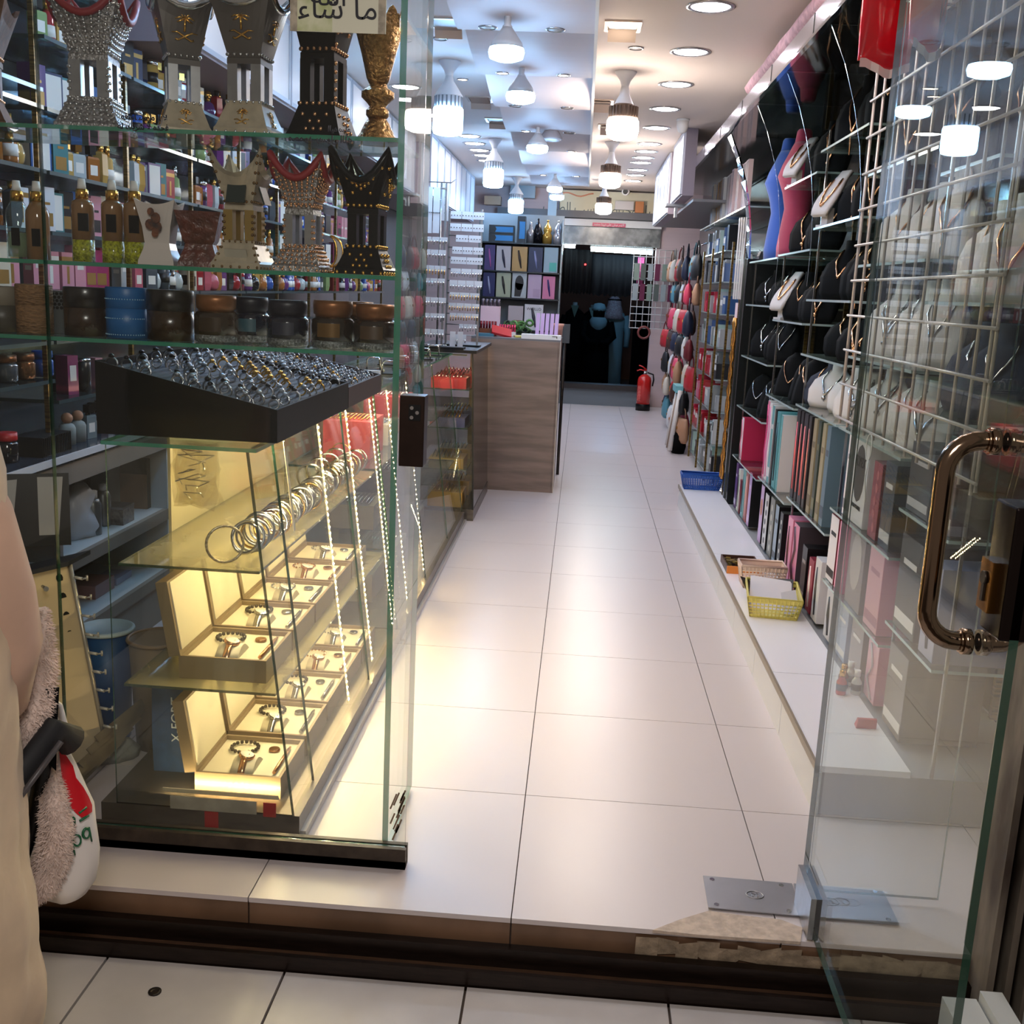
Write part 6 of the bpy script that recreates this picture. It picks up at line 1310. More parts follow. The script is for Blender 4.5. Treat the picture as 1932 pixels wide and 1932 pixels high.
# grid panel, signs, boxes above the doorway
gw = mat('grid_white', (206, 204, 204), .4)
def wire_grid(t, o, u, w, nu, nv, su, sv, r, m):
    o, u, w = V(o), V(u), V(w)
    for i in range(nu + 1): obj('wire', B().cyl(o + u * su * i, o + u * su * i + w * sv * nv, r, 6), m, t)
    for j in range(nv + 1): obj('cross_wire', B().cyl(o + w * sv * j, o + u * su * nu + w * sv * j, r, 6), m, t)
t = thing('wire_grid', 'white wire grid with goods hanging beside the back doorway', 'grid', None, (0, 0, 0)); wire_grid(t, (.58, 13.3, .98), (1, 0, 0), (0, 0, 1), 7, 11, .075, .085, .005, gw)
for k in range(12):
    x = .62 + (k % 6) * .085; z = 1.75 - (k // 6) * .24
    single('hanging_packet', B().bx(-.03, .03, -.012, 0, -.2, 0), oc('pouch_oc', .15), f"{'upper' if k < 6 else 'lower'} row hanging packet on the white grid by the doorway, {nth(k % 6)} from its left edge", 'packet', 'packets on the white grid', (x, 13.29, z), 0, ((150, 170, 160), (110, 120, 116), (176, 190, 196), (120, 60, 90))[k % 4])
single('hoop_ring', B().tube([(.07 * cos(2 * pi * i / 18), 0, .07 * sin(2 * pi * i / 18)) for i in range(18)], .014, 6, closed=True), mat('hoop_brown', (120, 60, 56), .5), 'brown ring hanging at the foot of the white grid', 'ring', None, (.76, 13.27, .93))
t = thing('red_sign', 'thin red sign with white writing above the back doorway', 'sign', None, W(1149, 424.5, y=13.49), 0); obj('plate', B().bx(-.2, .2, -.006, 0, -.022, .022), mat('sign_red', (196, 40, 84), .4), t); text('lettering', '\ufeaa\ufee4\ufea4\ufee3 \ufe8e\ufee8\ufef4\ufe92\ufee7 \ufef0\ufee0\ufecb \ufef2\ufee0\ufebb \ufee2\ufeec\ufee0\ufedf\ufe8d', .036, white, t, (0, -.008, .002), FACE_S)
q = W(1100, 385, y=13.45)
t = thing('shop_sign', 'cream sign with dark writing half hidden behind the grey beam', 'sign', None, (.2, 13.46, 2.36)); obj('board', B().bx(-.55, .6, 0, .02, -.02, .22), mat('sign_cream2', (214, 208, 180), .5, noise=.06, scale=3), t); obj('swirl', B().tube([(-.55 + .05 * i, -.004, .17 + .02 * sin(i)) for i in range(9)], .008, 5), mat('swirl_coral', (226, 150, 120), .5), t)
text('lettering', '\ufe90\ufee0\ufec4\ufedf\ufe8d \ufe90\ufeb4\ufea3 \ufe94\ufec3\ufe8e\ufef4\ufea7\ufeed \ufede\ufef4\ufebc\ufed4\ufe97', .17, mat('sign_ink', (84, 92, 84), .5), t, (.02, -.003, .01), FACE_S, sx=.78)
for k, (px, py, sz, c, lb) in enumerate(((928, 385, (.2, .1), (176, 150, 124), 'tan carton on the ledge above the back shelves'), (985, 372, (.3, .14), (150, 160, 166), 'grey air outlet box under the ceiling at the back left'), (1206, 405, (.1, .13), (186, 112, 50), 'orange brown carton at the right end of the ledge above the doorway'), (1178, 395, (.22, .1), (190, 184, 180), 'white framed box on the ledge above the doorway'))):
    q = W(px, py, y=13.3); single('carton' if k != 1 else 'air_outlet', B().bx(-sz[0] / 2, sz[0] / 2, -.1, .08, 0, sz[1]), ocb, lb, 'box', None, (q.x, 13.46, max(q.z, 2.342)), 0, c)
single('ceiling_duct', B().bx(-.05, .05, -.05, .05, 0, .75), mat('duct_grey', (120, 136, 146), .4), 'grey square duct dropping from the ceiling at the back', 'duct', None, (-.42, 12.9, 1.86))
# ------------------------------------------------------------------ behind the counter: earring stands, back shelves, counter goods
cardm = mat('card_white', (228, 226, 228), .5)
dotm = mat('earring_dark', (70, 64, 62), .2, .7)
def earring_stand(name, y, rows, label, posts):
    t = thing('earring_stand', label, 'earring stand', 'earring stands on the black topped case', (0, 0, 0))
    q0 = W(posts[0][0], posts[0][1], y=y); q1 = W(posts[1][0], posts[1][1], y=y)
    for q in (q0, q1): obj('post', B().bx(q.x - .006, q.x + .006, y + .012, y + .03, 1.019, q.z), mat('post_grey', (150, 146, 146), .3, .5), t)
    obj('foot', B().bx(q0.x - .02, q1.x + .02, y - .03, y + .08, 1.019, 1.03), black, t)
    pr = random.Random(len(rows))
    for (x0, x1, ya, yb, n, kind) in rows:
        a, c = W(x0, ya, y=y), W(x1, yb, y=y); tot = c.x - a.x; zt, zb = a.z, c.z
        obj('rod', B().cyl((q0.x, y + .01, zt - .004), (q1.x, y + .01, zt - .004), .003, 6), steel, t)
        for k in range(n):
            xa = a.x + tot * k / n + .002; xb = a.x + tot * (k + 1) / n - .002
            obj('card', B().bx(xa, xb, y - .003, y, zb, zt), cardm, t)
            if k: continue
        b = B(); m = max(5, int(tot / .016))
        for k in range(m):
            x = a.x + tot * (k + .5) / m
            if kind == 'd': b.ball((x, y - .006, zb + (zt - zb) * .45), .0035, 5, k=3)
            else: b.tube([(x, y - .006, zb + .01), (x, y - .008, zb - .012 - pr.uniform(0, .012))], [.002, .004], 4)
        obj('earrings', b, dotm if kind == 'd' else (gold if kind == 'g' else silver), t, kind='stuff')
    return t
earring_stand('earring_stand', 6.62, [(850, 914, 398, 415, 3, 'd'), (849, 913, 421, 438, 3, 'd'), (860, 908, 443, 458, 2, 'd'), (853, 912, 465, 481, 3, 'd'), (850, 911, 484, 500, 2, 'd'), (850, 910, 506, 518, 3, 's'), (848, 910, 528, 542, 4, 's'), (848, 905, 551, 561, 3, 'g'), (846, 905, 571, 582, 4, 'g'), (848, 903, 590, 600, 4, 'g'), (866, 900, 611, 620, 4, 's'), (850, 880, 630, 643, 2, 's')], 'tall stand of white earring cards nearest the wooden counter', ((848, 395), (909, 395)))
earring_stand('earring_stand', 6.45, [(801, 815, 352, 440, 1, 'd'), (818, 829, 354, 440, 1, 'd'), (800, 845, 446, 456, 3, 's'), (798, 842, 470, 482, 3, 's'), (797, 842, 500, 512, 4, 'g'), (797, 840, 524, 534, 3, 's'), (797, 842, 560, 572, 3, 's'), (797, 840, 590, 600, 3, 's'), (800, 838, 620, 632, 3, 's')], 'tall stand of white earring cards nearer the street', ((798, 345), (842, 345)))
t = thing('hook_stand', 'wire hook stand with white dotted card strips above the earring cards', 'stand', None, (0, 0, 0)); q = W(843, 345, y=6.56)
obj('pole', B().cyl((q.x - .03, 6.56, 1.02), (q.x - .03, 6.56, q.z), .006, 8), steel, t); obj('arms', B().tube([(q.x - .12, 6.54, q.z), (q.x + .03, 6.54, q.z), (q.x + .06, 6.52, q.z + .02)], .003, 5).tube([(q.x - .1, 6.54, q.z - .1), (q.x + .01, 6.54, q.z - .1)], .003, 5), steel, t)
obj('strip', B().bx(q.x - .02, q.x + .02, 6.527, 6.53, q.z - .22, q.z - .01), cardm, t)
b = B()
for k in range(4): b.prism([(.006, 0), (0, .006), (-.006, 0), (0, -.006)], (q.x, 6.526, q.z - .04 - k * .045), (1, 0, 0), (0, 0, 1), -.001)
obj('diamonds', b, black, t, kind='stuff')
t = thing('bracelet_tray', 'black tray of bracelets and two white cards at the edge of the black topped case', 'tray', None, (-.80, 6.30, 1.0185)); obj('tray', B().bx(-.15, .12, -.05, .08, 0, .012), black, t)
for x in (.03, .075): obj('card', B().bx(x, x + .032, .03, .033, .012, .1), cardm, t)
b = B()
for k in range(5): b.tube([(-.12 + k * .03 + .012 * cos(a), .0 + .02 * sin(a), .018) for a in [2 * pi * i / 10 for i in range(10)]], .003, 5, closed=True)
obj('bracelets', b, silver, t, kind='stuff')

BY = 9.3
bs = thing('back_shelving', 'dark shelving facing the street behind the counter, stacked with boxes', 'shelving', None, (0, 0, 0))
def bz(px, py): return W(px, py, y=BY).z
zs = [bz(980, 458), bz(980, 512), bz(980, 562), bz(980, 622)]
obj('back', B().bx(-.90, -.2, BY + .25, BY + .26, .3, zs[0] + .25), mat('shelving_back', (120, 128, 134), .4), bs)
for z in zs: obj('shelf', B().bx(-.90, -.205, BY - .02, BY + .25, z - .012, z), mat('shelf_dark', (30, 34, 40), .25), bs)
for x in (-.905, -.205): obj('side', B().bx(x - .006, x + .006, BY - .02, BY + .25, .0, zs[0] + .2), mat('shelving_side', (120, 130, 136), .2, .4), bs)
def bbox(x0, x1, zi, hpx, c, label, motif=None, mc=WH, wr=None):
    a, b_ = W(x0, 500, y=BY).x, W(x1, 500, y=BY).x; z = zs[zi] + .0006; h = hpx / 2013 * BY * .98
    t = thing('appliance_box', label, 'appliance box', 'appliance boxes behind the counter', ((a + b_) / 2, BY, z)); w = b_ - a - .008
    obj('carton', B().bx(-w / 2, w / 2, 0, .12, 0, h), ocb, t, color=c)
    b = B()
    if motif == 'tool': b.tube([(-w * .1, -.002, h * .85), (0, -.002, h * .5), (w * .12, -.002, h * .12)], [w * .06, w * .1, w * .04], 5)
    elif motif == 'hair': b.prism([(w * .3 * cos(a), h * .6 + h * .3 * sin(a)) for a in [2 * pi * i / 14 for i in range(14)]], (0, -.0005, 0), (1, 0, 0), (0, 0, 1), .0005).prism([(-w * .32, h * .05), (w * .1, h * .05), (w * .3, h * .55), (-w * .3, h * .6)], (0, -.0005, 0), (1, 0, 0), (0, 0, 1), .0005)
    elif motif == 'panel': b.bx(-w * .1, w * .42, -.0012, 0, h * .05, h * .4)
    elif motif == 'arrow': b.prism([(-w * .25, h * .15), (w * .46, h * .15), (w * .46, h * .8), (-w * .25, h * .8), (-w * .2, h * .5)], (0, -.0012, 0), (1, 0, 0), (0, 0, 1), .001)
    if motif: obj('print', b, ocb, t, color=mc, kind='stuff')
    if wr: text('lettering', wr, w * .2, mat('letter' + str(BK_), BK_, .5), t, (0, -.002, h * .82), FACE_S)
    return t
bbox(913, 934, 1, 46, (70, 56, 120), 'purple box at the left of the upper box row behind the counter', 'tool', (190, 110, 190)); bbox(935, 964, 1, 45, (196, 196, 204), 'pale box with a dark wand in the upper box row', 'tool', (40, 44, 70)); bbox(965, 995, 1, 45, (196, 160, 96), 'golden box with a dark wand in the upper box row', 'tool', (60, 52, 48)); bbox(996, 1024, 1, 45, (30, 36, 78), 'navy box with white tool in the upper box row', 'tool', (150, 160, 210)); bbox(1025, 1053, 1, 46, (160, 190, 206), 'pale blue box with a teal panel in the upper box row', 'panel', (80, 190, 180))
bbox(912, 936, 2, 44, (36, 40, 96), 'navy box at the left of the lower box row', 'tool', (170, 180, 220)); bbox(937, 966, 2, 45, (176, 186, 160), 'pale green box with a dark figure in the lower box row', 'tool', (30, 30, 34)); bbox(967, 996, 2, 46, (186, 196, 200), 'grey box with dark flowing hair print in the lower box row', 'hair', (36, 32, 34)); bbox(997, 1024, 2, 44, (202, 178, 206), 'plain lilac box in the lower box row', 'panel', (186, 160, 190)); bbox(1025, 1050, 2, 42, (222, 130, 170), 'pink box with a navy tool in the lower box row', 'tool', (44, 44, 110))
bbox(962, 992, 3, 44, (196, 186, 190), 'pale box with a brown figure in the bottom box row', 'panel', (150, 110, 90)); bbox(993, 1030, 3, 48, (226, 226, 230), 'white box with black wording at the right of the bottom row', 'tool', (60, 60, 70), 'WIZILLO')
bbox(919, 968, 0, 15, (18, 22, 28), 'black box with a bright blue label, lower of two stacked', 'arrow', (34, 140, 220)); t = bbox(919, 968, 0, 15, (18, 22, 28), 'black box with a bright blue label, upper of two stacked', 'arrow', (34, 140, 220)); t.location.z += 15 / 2013 * BY * .98 + .002
t = bbox(972, 989, 0, 48, (18, 26, 40), 'tall black box with an upright bright blue label', 'arrow', (34, 140, 220))
for px, c, k, m, lb in ((1000, (150, 156, 166), 0, silver, 'grey square bottle left of the cone bottle on the back shelf'), (1014, (24, 26, 34), 2, black, 'black cone shaped bottle on the back shelf'), (1032, (206, 164, 78), 1, gold, 'gold domed bottle on the back shelf'), (1052, (200, 204, 214), 1, silver, 'silver domed bottle on the back shelf')):
    t = thing('perfume_bottle', lb, 'perfume bottle', 'big bottles on the back shelf', (W(px, 450, y=BY).x, BY + .05, zs[0] + .0006))
    pf = {0: [(.035, 0), (.035, .1), (.015, .12), (.012, .17)], 1: [(.04, 0), (.042, .07), (.03, .09), (.036, .11), (.03, .14), (.008, .17), (.002, .19)], 2: [(.042, 0), (.042, .09), (.02, .16), (.002, .2)]}[k]
    obj('body', B().lathe(pf, 14), oc('bottle_satin', .12, .5), t, color=c); obj('cap', B().ball((0, 0, pf[-1][1]), .01, 8), m, t)
# on the counter
cz = 1.0525
t = thing('card_stand', 'lilac stand of five upright strips on the counter', 'stand', None, (-.235, 7.55, cz)); lil = mat('lilac', (200, 168, 214), .4)
obj('base', B().bx(-.09, .08, -.06, .05, .0, .02), lil, t)
for k in range(5): obj('strip', B().loft([[(-.085 + k * .033, -.02, .02), (-.06 + k * .033, -.02, .02), (-.06 + k * .033, -.008, .02), (-.085 + k * .033, -.008, .02)], [(-.082 + k * .033, .0, .17), (-.057 + k * .033, .0, .17), (-.057 + k * .033, .01, .17), (-.082 + k * .033, .01, .17)]], smooth=False), lil, t)
t = thing('cash_tray', 'flat white box on the right end of the counter', 'box', None, (-.265, 7.40, cz)); obj('body', B().bx(-.14, .13, -.07, .06, 0, .03), white, t); obj('corner_mark', B().bx(.07, .105, -.072, -.07, .02, .024).bx(.1, .105, -.072, -.07, .01, .02), darkmetal, t)
t = thing('plant_pot', 'peach coloured pot at the right end of the counter', 'pot', None, (-.175, 7.72, cz)); obj('pot', B().lathe([(.035, 0), (.045, .08), (.05, .085), (.05, .1), (.044, .1), (.04, .01)], 16), mat('peach', (232, 176, 156), .5), t)
def cgood(name, x, y, sz, c, label, cat, n=0, nc=None):
    t = thing(name, label, cat, None, (x, y, cz)); obj('body', B().bx(-sz[0] / 2, sz[0] / 2, -sz[1] / 2, sz[1] / 2, 0, sz[2]), ocb, t, color=c)
    for k in range(n):
        xx = -sz[0] / 2 + sz[0] * (k + .5) / n; obj('tube', B().cyl((xx, -sz[1] * .25, sz[2]), (xx, -sz[1] * .25, sz[2] + .05), sz[0] / n * .4, 8), oc('tin_oc', .3), t, color=nc)
    return t
cgood('lipstick_set', -.65, 7.55, (.12, .06, .05), (120, 66, 40), 'row of dark red lipsticks in a brown stand on the counter', 'cosmetics', 6, (120, 26, 34)); cgood('nail_polish_set', -.52, 7.62, (.12, .06, .03), (230, 226, 226), 'row of pink and red nail polishes on the counter', 'cosmetics', 7, (220, 60, 100)); cgood('cosmetic_display', -.655, 7.74, (.14, .05, .2), (230, 200, 210), 'white and pink cosmetics display board on the counter', 'display', 5, (110, 100, 110)); cgood('blue_notebook', -.66, 7.44, (.12, .1, .02), (70, 120, 140), 'flat blue notebook at the left of the counter', 'notebook')
single('book', B().bx(-.07, .07, -.05, .05, -.008, .008), ocb, 'red and white booklet leaning on the counter', 'booklet', None, (-.55, 7.46, cz + .035), 0, (190, 36, 40), (.5, .2, .2)); single('book', B().bx(-.06, .06, -.05, .05, -.006, .006), ocb, 'yellow and white booklet lying on the counter', 'booklet', None, (-.4, 7.46, cz + .008), .2, (224, 206, 110))
b = B(); pr = random.Random(14)
for k in range(22):
    c = V((pr.uniform(-.09, .09), pr.uniform(-.04, .04), .02 + pr.uniform(0, .13) * (1 - abs(k - 11) / 14))); b.tube([c + V((.024 * cos(a), .008 * sin(a * 2 + k), .02 * sin(a))) for a in [2 * pi * i / 10 for i in range(10)]], .009, 5, closed=True)
single('hair_band_pile', b, mat('band_dark', (30, 28, 32), .8, c2=(90, 140, 70), scale=14), 'heap of dark and green hair bands on the counter', 'hair bands', None, (-.46, 7.76, cz))['kind'] = 'stuff'
t = thing('price_screen', 'small upright dark screen at the right edge behind the counter', 'screen', None, (-.12, 8.1, .9)); obj('pole', B().cyl((0, 0, -.9), (0, 0, .1), .012, 8), darkmetal, t); obj('screen', B().bx(-.035, .035, -.012, .012, .1, .24), mat('screen_grey', (70, 74, 78), .3), t)

# ------------------------------------------------------------------ the glass door, its fittings, the wire grid
dr = struct('door_1', sheet(.586, .598, 1.384, 2.30, .012, 2.28), [GD, GED])
stb = mat('handle_steel', (150, 128, 108), .13, 1., noise=.1, scale=30, stretch=(1, 1, .1))
def dhandle(s):
    y = 1.515; x0 = .586 if s < 0 else .598; X = x0 + s * .066; r = .045; z0, z1 = .912, 1.204; pts = [(x0, y, z1)]
    for i in range(7): a = pi / 2 * i / 6; pts.append((X - s * r + s * r * sin(a), y, z1 - r + r * cos(a)))
    for i in range(7): a = pi / 2 * i / 6; pts.append((X - s * r + s * r * cos(a), y, z0 + r - r * sin(a)))
    pts.append((x0, y, z0))
    h = obj('handle', B().tube(pts, .0138, 14), stb, dr)
    for z in (z0, z1): obj('collar', B().cyl((x0, y, z), (x0 + s * .012, y, z), .019, 16).cyl((x0 + s * .012, y, z), (x0 + s * .016, y, z), .016, 16), stb, h)
dhandle(-1); dhandle(1)
lk = obj('lock', B().bx(.572, .612, 1.384, 1.455, .955, 1.135), mat('lock_dark', (36, 28, 26), .2, .8), dr, bevel=.003)
obj('cylinder_plate', B().bx(.562, .572, 1.41, 1.45, .985, 1.055), mat('lock_brass', (176, 128, 70), .2, 1.), lk); obj('keyhole', B().cyl((.5615, 1.43, 1.03), (.558, 1.43, 1.03), .009, 12).bx(.5595, .562, 1.426, 1.434, .998, 1.026), darkmetal, lk)
cl = obj('patch_fitting', B().bx(.574, .586, 2.155, 2.30, .006, .105), steel, dr); obj('patch_fitting', B().bx(.598, .610, 2.155, 2.30, .006, .105), steel, dr)
for x, l in ((.48, 'left'), (.70, 'right')): pass
t = thing('floor_spring_plate', 'shiny steel floor spring cover plate at the foot of the glass door', 'plate', None, (.586, 2.318, .0035), -.02)
pl = mat('plate_steel', (172, 172, 176), .34, .9, noise=.1, scale=8, bump=.04)
obj('plate', B().bx(-.215, -.002, -.07, .068, 0, .003), pl, t); obj('plate', B().bx(.002, .215, -.07, .068, 0, .003), pl, t)
b = B()
for x in (-.195, -.03, .195): 
    for y in (-.055, .054): b.cyl((x, y, .003), (x, y, .0042), .006, 10)
obj('screws', b, silver, t, kind='stuff')
for x in (-.1, .075): obj('emblem', B().tube([(x + .02 * cos(2 * pi * i / 16), .0 + .016 * sin(2 * pi * i / 16), .0035) for i in range(16)], .0016, 5, closed=True), pl, t); obj('emblem', B().bx(x - .008, x - .003, -.008, .008, .003, .0042).bx(x + .003, x + .008, -.008, .008, .003, .0042).bx(x - .008, x + .008, .003, .006, .003, .0042), pl, t)
# pane beside the hinge and shutter guide
obj('pane', sheet(.612, .915, 2.336, 2.346, .02, 2.6), [GW, GED], ws)
b = B().bx(.93, 1.02, 2.16, 2.2, -.14, 2.59).bx(.93, .945, 2.06, 2.16, -.14, 2.59).bx(.968, .982, 2.06, 2.16, -.14, 2.59).bx(1.006, 1.02, 2.06, 2.16, -.14, 2.59)
struct('trim_4', b, mat('guide_dirty', (140, 128, 116), .6, noise=.6, scale=9, c2=(62, 48, 42), stretch=(1, 1, .3)))
struct('trim_5', B().bx(.985, 1.06, 1.90, 1.98, -.14, 2.59).bx(.975, .985, 1.90, 1.98, -.14, .9), mat('trunk_pale', (190, 184, 178), .5))
struct('trim_6', B().bx(.83, .90, 1.72, 2.03, -.131, -.02).bx(.905, .95, 1.68, 2.03, -.131, .0), mat('trunk_white', (206, 204, 200), .5))
g = thing('wire_grid', 'large white wire grid panel hanging behind the glass door', 'grid', None, (0, 0, 0)); gm = mat('grid_wire', (196, 186, 180), .3, .2)
Yv = [2.36 + .1057 * i for i in range(13)]
for y in Yv + [2.385]: obj('wire', B().cyl((.88, y, .99 if y != 2.385 else .98), (.88, y, 2.312), .0045 if y < 3.6 else .005, 8), gm, g)
for j in range(12): obj('cross_wire', B().cyl((.872, 2.34, 1.012 + .1112 * j), (.872, 3.64, 1.012 + .1112 * j), .0042, 8), gm, g)
obj('wall_hook', B().tube([(.88, 2.6, 2.3), (.87, 2.6, 2.317)], .004, 6), gm, g)
t = thing('zip_tie', 'white zip tie looped on the bottom wire of the grid', 'tie', None, (.87, 3.2, 1.0)); obj('loop', B().tube([(.0, .03 * cos(a), -.03 + .04 * sin(a)) for a in [2 * pi * i / 14 for i in range(14)]], .002, 5, closed=True), white, t); obj('tail', B().tube([(0, -.01, -.068), (-.01, -.03, -.12), (0, -.03, -.19)], .002, 5), white, t)
hk = chrome
for hn, (y, z, ln) in enumerate(((2.93, 2.125, .16), (2.62, 2.235, .15), (2.45, 2.235, .15), (3.1, 2.235, .14), (2.3 + .47, 2.125, .13))):
    t = thing('display_hook', f'steel ball ended hook on the wire grid, {nth(hn)} of five', 'hook', 'hooks on the wire grid', (.868, y, z)); obj('prong', B().tube([(0, 0, 0), (-ln * .3, -.0, -.012), (-ln, 0, .02)], .004, 7), hk, t); obj('ball', B().ball((-ln, 0, .02), .0075, 10), hk, t); obj('clip', B().bx(0, .014, -.02, .02, -.01, .014), hk, t)
t = thing('red_packet', 'red snack-like packet with white print hanging high on the wire grid', 'packet', 'red packets on the grid', (.735, 2.98, 2.15), .0); t.scale = (1.2, 1.2, 1.15)
def packet_mesh(dx, m, wrinkle):
    R = []; pr = random.Random(wrinkle)
    for k, z in enumerate((-.145, -.135, -.1, -.04, .03, .1, .135)):
        f = [( -.06 + .12 * i / 8, dx - (.016 * sin(pi * k / 6)) * sin(pi * i / 8) - .004 * sin(i * 2.1 + k + wrinkle), z + .01 * sin(i * .8 + wrinkle)) for i in range(9)]
        R.append(f + [(p[0], p[1] + .006 + .02 * sin(pi * k / 6) * sin(pi * i / 8), p[2]) for i, p in reversed(list(enumerate(f)))])
    return B().loft(R)
redk = mat('packet_red', (196, 22, 38), .22, coat=.4)
obj('sachet', packet_mesh(0, redk, 1), redk, t, rot=(0, .0, .25)); obj('white_seal', B().loft([[(-.06 + .12 * i / 8, -.006 - .004 * sin(i * 2.1 + 1) , -.16 + .01 * sin(i * .8 + 1)) for i in range(9)], [(-.06 + .12 * i / 8, -.006 - .004 * sin(i * 2.1 + 1), -.141 + .01 * sin(i * .8 + 1)) for i in range(9)]], caps=False, closed=False, smooth=False), white, t, rot=(0, 0, .25))
b = B()
for k in range(8): b.bx(-.035, .03 - (k % 3) * .01, -.0215, -.021, .005 + k * .008, .008 + k * .008)
obj('fine_print', b, mat('print_pink', (236, 150, 160), .4), t, kind='stuff', rot=(0, 0, .25))
t2 = dup(t, (.80, 2.86, 2.17), .5, 'second red packet, turned sideways beside the first on the grid')

# ------------------------------------------------------------------ the passer-by with a pushchair at the left edge
beige = mat('robe_beige', (216, 192, 162), .85, noise=.1, scale=14, bump=.3, sheen=.2)
PY = 1.72
t = thing('person', 'person in a loose beige robe pushing a black pushchair, cut off by the left edge', 'person', None, (0, 0, 0))
def R_(x, y, z, rx, ry, n=24, fold=.06, ph=0): return [(x + rx * (1 + fold * sin(5 * a + ph)) * cos(a), y + ry * (1 + fold * sin(7 * a + ph)) * sin(a), z) for a in [2 * pi * i / n for i in range(n)]]
prof_ = [(-.125, -1.10, .15, .2), (-.05, -1.092, .16, .2), (.05, -1.088, .168, .2), (.15, -1.087, .17, .2), (.25, -1.088, .17, .2), (.4, -1.09, .165, .19), (.6, -1.095, .16, .17), (.8, -1.1, .17, .16), (1.05, -1.11, .2, .14), (1.19, -1.12, .18, .11), (1.25, -1.12, .07, .07)]
rg_ = []
for (z0, x0, a0, b0), (z1, x1, a1, b1) in zip(prof_, prof_[1:]):
    for k in range(4):
        f_ = k / 4; z = z0 + (z1 - z0) * f_; am = .55 + .45 * max(0, .8 - z) if z < 1 else .15
        rg_.append([(x0 + (x1 - x0) * f_ + (a0 + (a1 - a0) * f_) * (1 + am * (.09 * sin(4 * q + 9 * z) + .07 * abs(sin(6.5 * q - 9 * z + 1)) + .07 * abs(sin(2 * q + 17 * z)) - .06)) * cos(q), 1.62 + (b0 + (b1 - b0) * f_) * (1 + am * (.06 * sin(5 * q - 8 * z) + .05 * sin(11 * q + 10 * z))) * sin(q), z + .03 * am * sin(3 * q)) for q in [2 * pi * i / 64 for i in range(64)]])
obj('robe', B().loft(rg_), beige, t)
arm = [V((-1.03, 1.58, 1.14)), W(-60, 980, y=1.62), W(-10, 1120, y=1.66), W(8, 1210, y=1.7), W(-8, 1320, y=1.74), W(-40, 1400, y=1.75)]
obj('sleeve', B().tube(arm[:5], [.075, .07, .064, .062, .056], 16), mat('sleeve_dusty', (214, 176, 152), .8, noise=.15, scale=8, sheen=.2), t)
hand = W(-40, 1400, y=1.75); 
b = B().loft([[hand + V((.028 * cos(a) - .02, .02 * sin(a), .03)) for a in [2 * pi * i / 12 for i in range(12)]], [hand + V((.036 * cos(a), .022 * sin(a), -.01)) for a in [2 * pi * i / 12 for i in range(12)]], [hand + V((.034 * cos(a), .02 * sin(a), -.045)) for a in [2 * pi * i / 12 for i in range(12)]]])
for k in range(4): c = hand + V((-.027 + k * .018, -.018, -.045)); b.tube([c, c + V((0, -.012, -.025)), c + V((0, .008, -.045 + .004 * abs(k - 1.5))), c + V((0, .025, -.035))], [.009, .0088, .008, .006], 8)
c = hand + V((.034, -.006, -.015)); b.tube([c, c + V((.014, -.012, -.018)), c + V((.006, -.026, -.035))], [.01, .009, .007], 8)
obj('hand', b, skin, t)
obj('head', B().loft([[(-1.12 + r * cos(a), 1.6 + r * 1.12 * sin(a), z) for a in [2 * pi * i / 18 for i in range(18)]] for r, z in ((.05, 1.24), (.055, 1.28), (.07, 1.31), (.08, 1.38), (.078, 1.44), (.05, 1.5), (.01, 1.52))]), skin, t)
obj('headscarf', B().loft([[(-1.12 + r * cos(a), 1.585 + r * 1.12 * sin(a), z) for a in [2 * pi * i / 18 for i in range(18)]] for r, z in ((.17, 1.16), (.12, 1.24), (.098, 1.34), (.095, 1.42), (.075, 1.49), (.02, 1.54))]), beige, t)
ps = thing('pushchair', 'black pushchair of which only the padded handle and a wheel show', 'pushchair', None, (0, 0, 0))
h0, h1 = W(-10, 1530, y=1.70), W(104, 1375, y=1.80)
obj('handle', B().tube([h0 + V((-.06, -.02, -.03)), h0, h1, h1 + V((.0, .06, -.05))], .03, 12, flat=.75), mat('handle_pad', (26, 26, 30), .7), ps)
u = (h1 - h0).normalized(); obj('zip_seam', B().tube([h0 + V((.022, -.022, -.012)), h1 + V((.022, -.022, -.014))], .006, 6), mat('seam_grey', (74, 70, 72), .4), ps)
obj('frame', B().tube([W(92, 1310, y=1.83), W(90, 1400, y=1.84), W(60, 1560, y=1.84), W(-20, 1800, y=1.8), W(-40, 1900, y=1.66)], .016, 8), black, ps)
obj('fabric', B().loft([[W(86, 1300, y=1.80), W(112, 1296, y=1.83), W(112, 1296, y=1.85), W(86, 1300, y=1.84)], [W(72, 1380, y=1.80), W(108, 1380, y=1.83), W(108, 1380, y=1.85), W(72, 1380, y=1.84)], [W(70, 1420, y=1.8), W(106, 1455, y=1.83), W(106, 1455, y=1.85), W(70, 1420, y=1.84)]], smooth=False), darkc, ps)
wc = W(20, 1975, y=1.55); wr = .075
wc.z = -.131 + wr * .86 + .014
obj('wheel', B().tube([wc + V((wr * .92 * cos(a), .25 * wr * cos(a), wr * .86 * sin(a))) for a in [2 * pi * i / 28 for i in range(28)]], .014, 10, closed=True), mat('tyre_black', (16, 15, 16), .6), ps)
obj('hub', B().cyl(wc + V((.005, -.012, 0)), wc + V((-.005, .012, 0)), .05, 16), mat('hub_grey', (96, 84, 78), .5), ps)
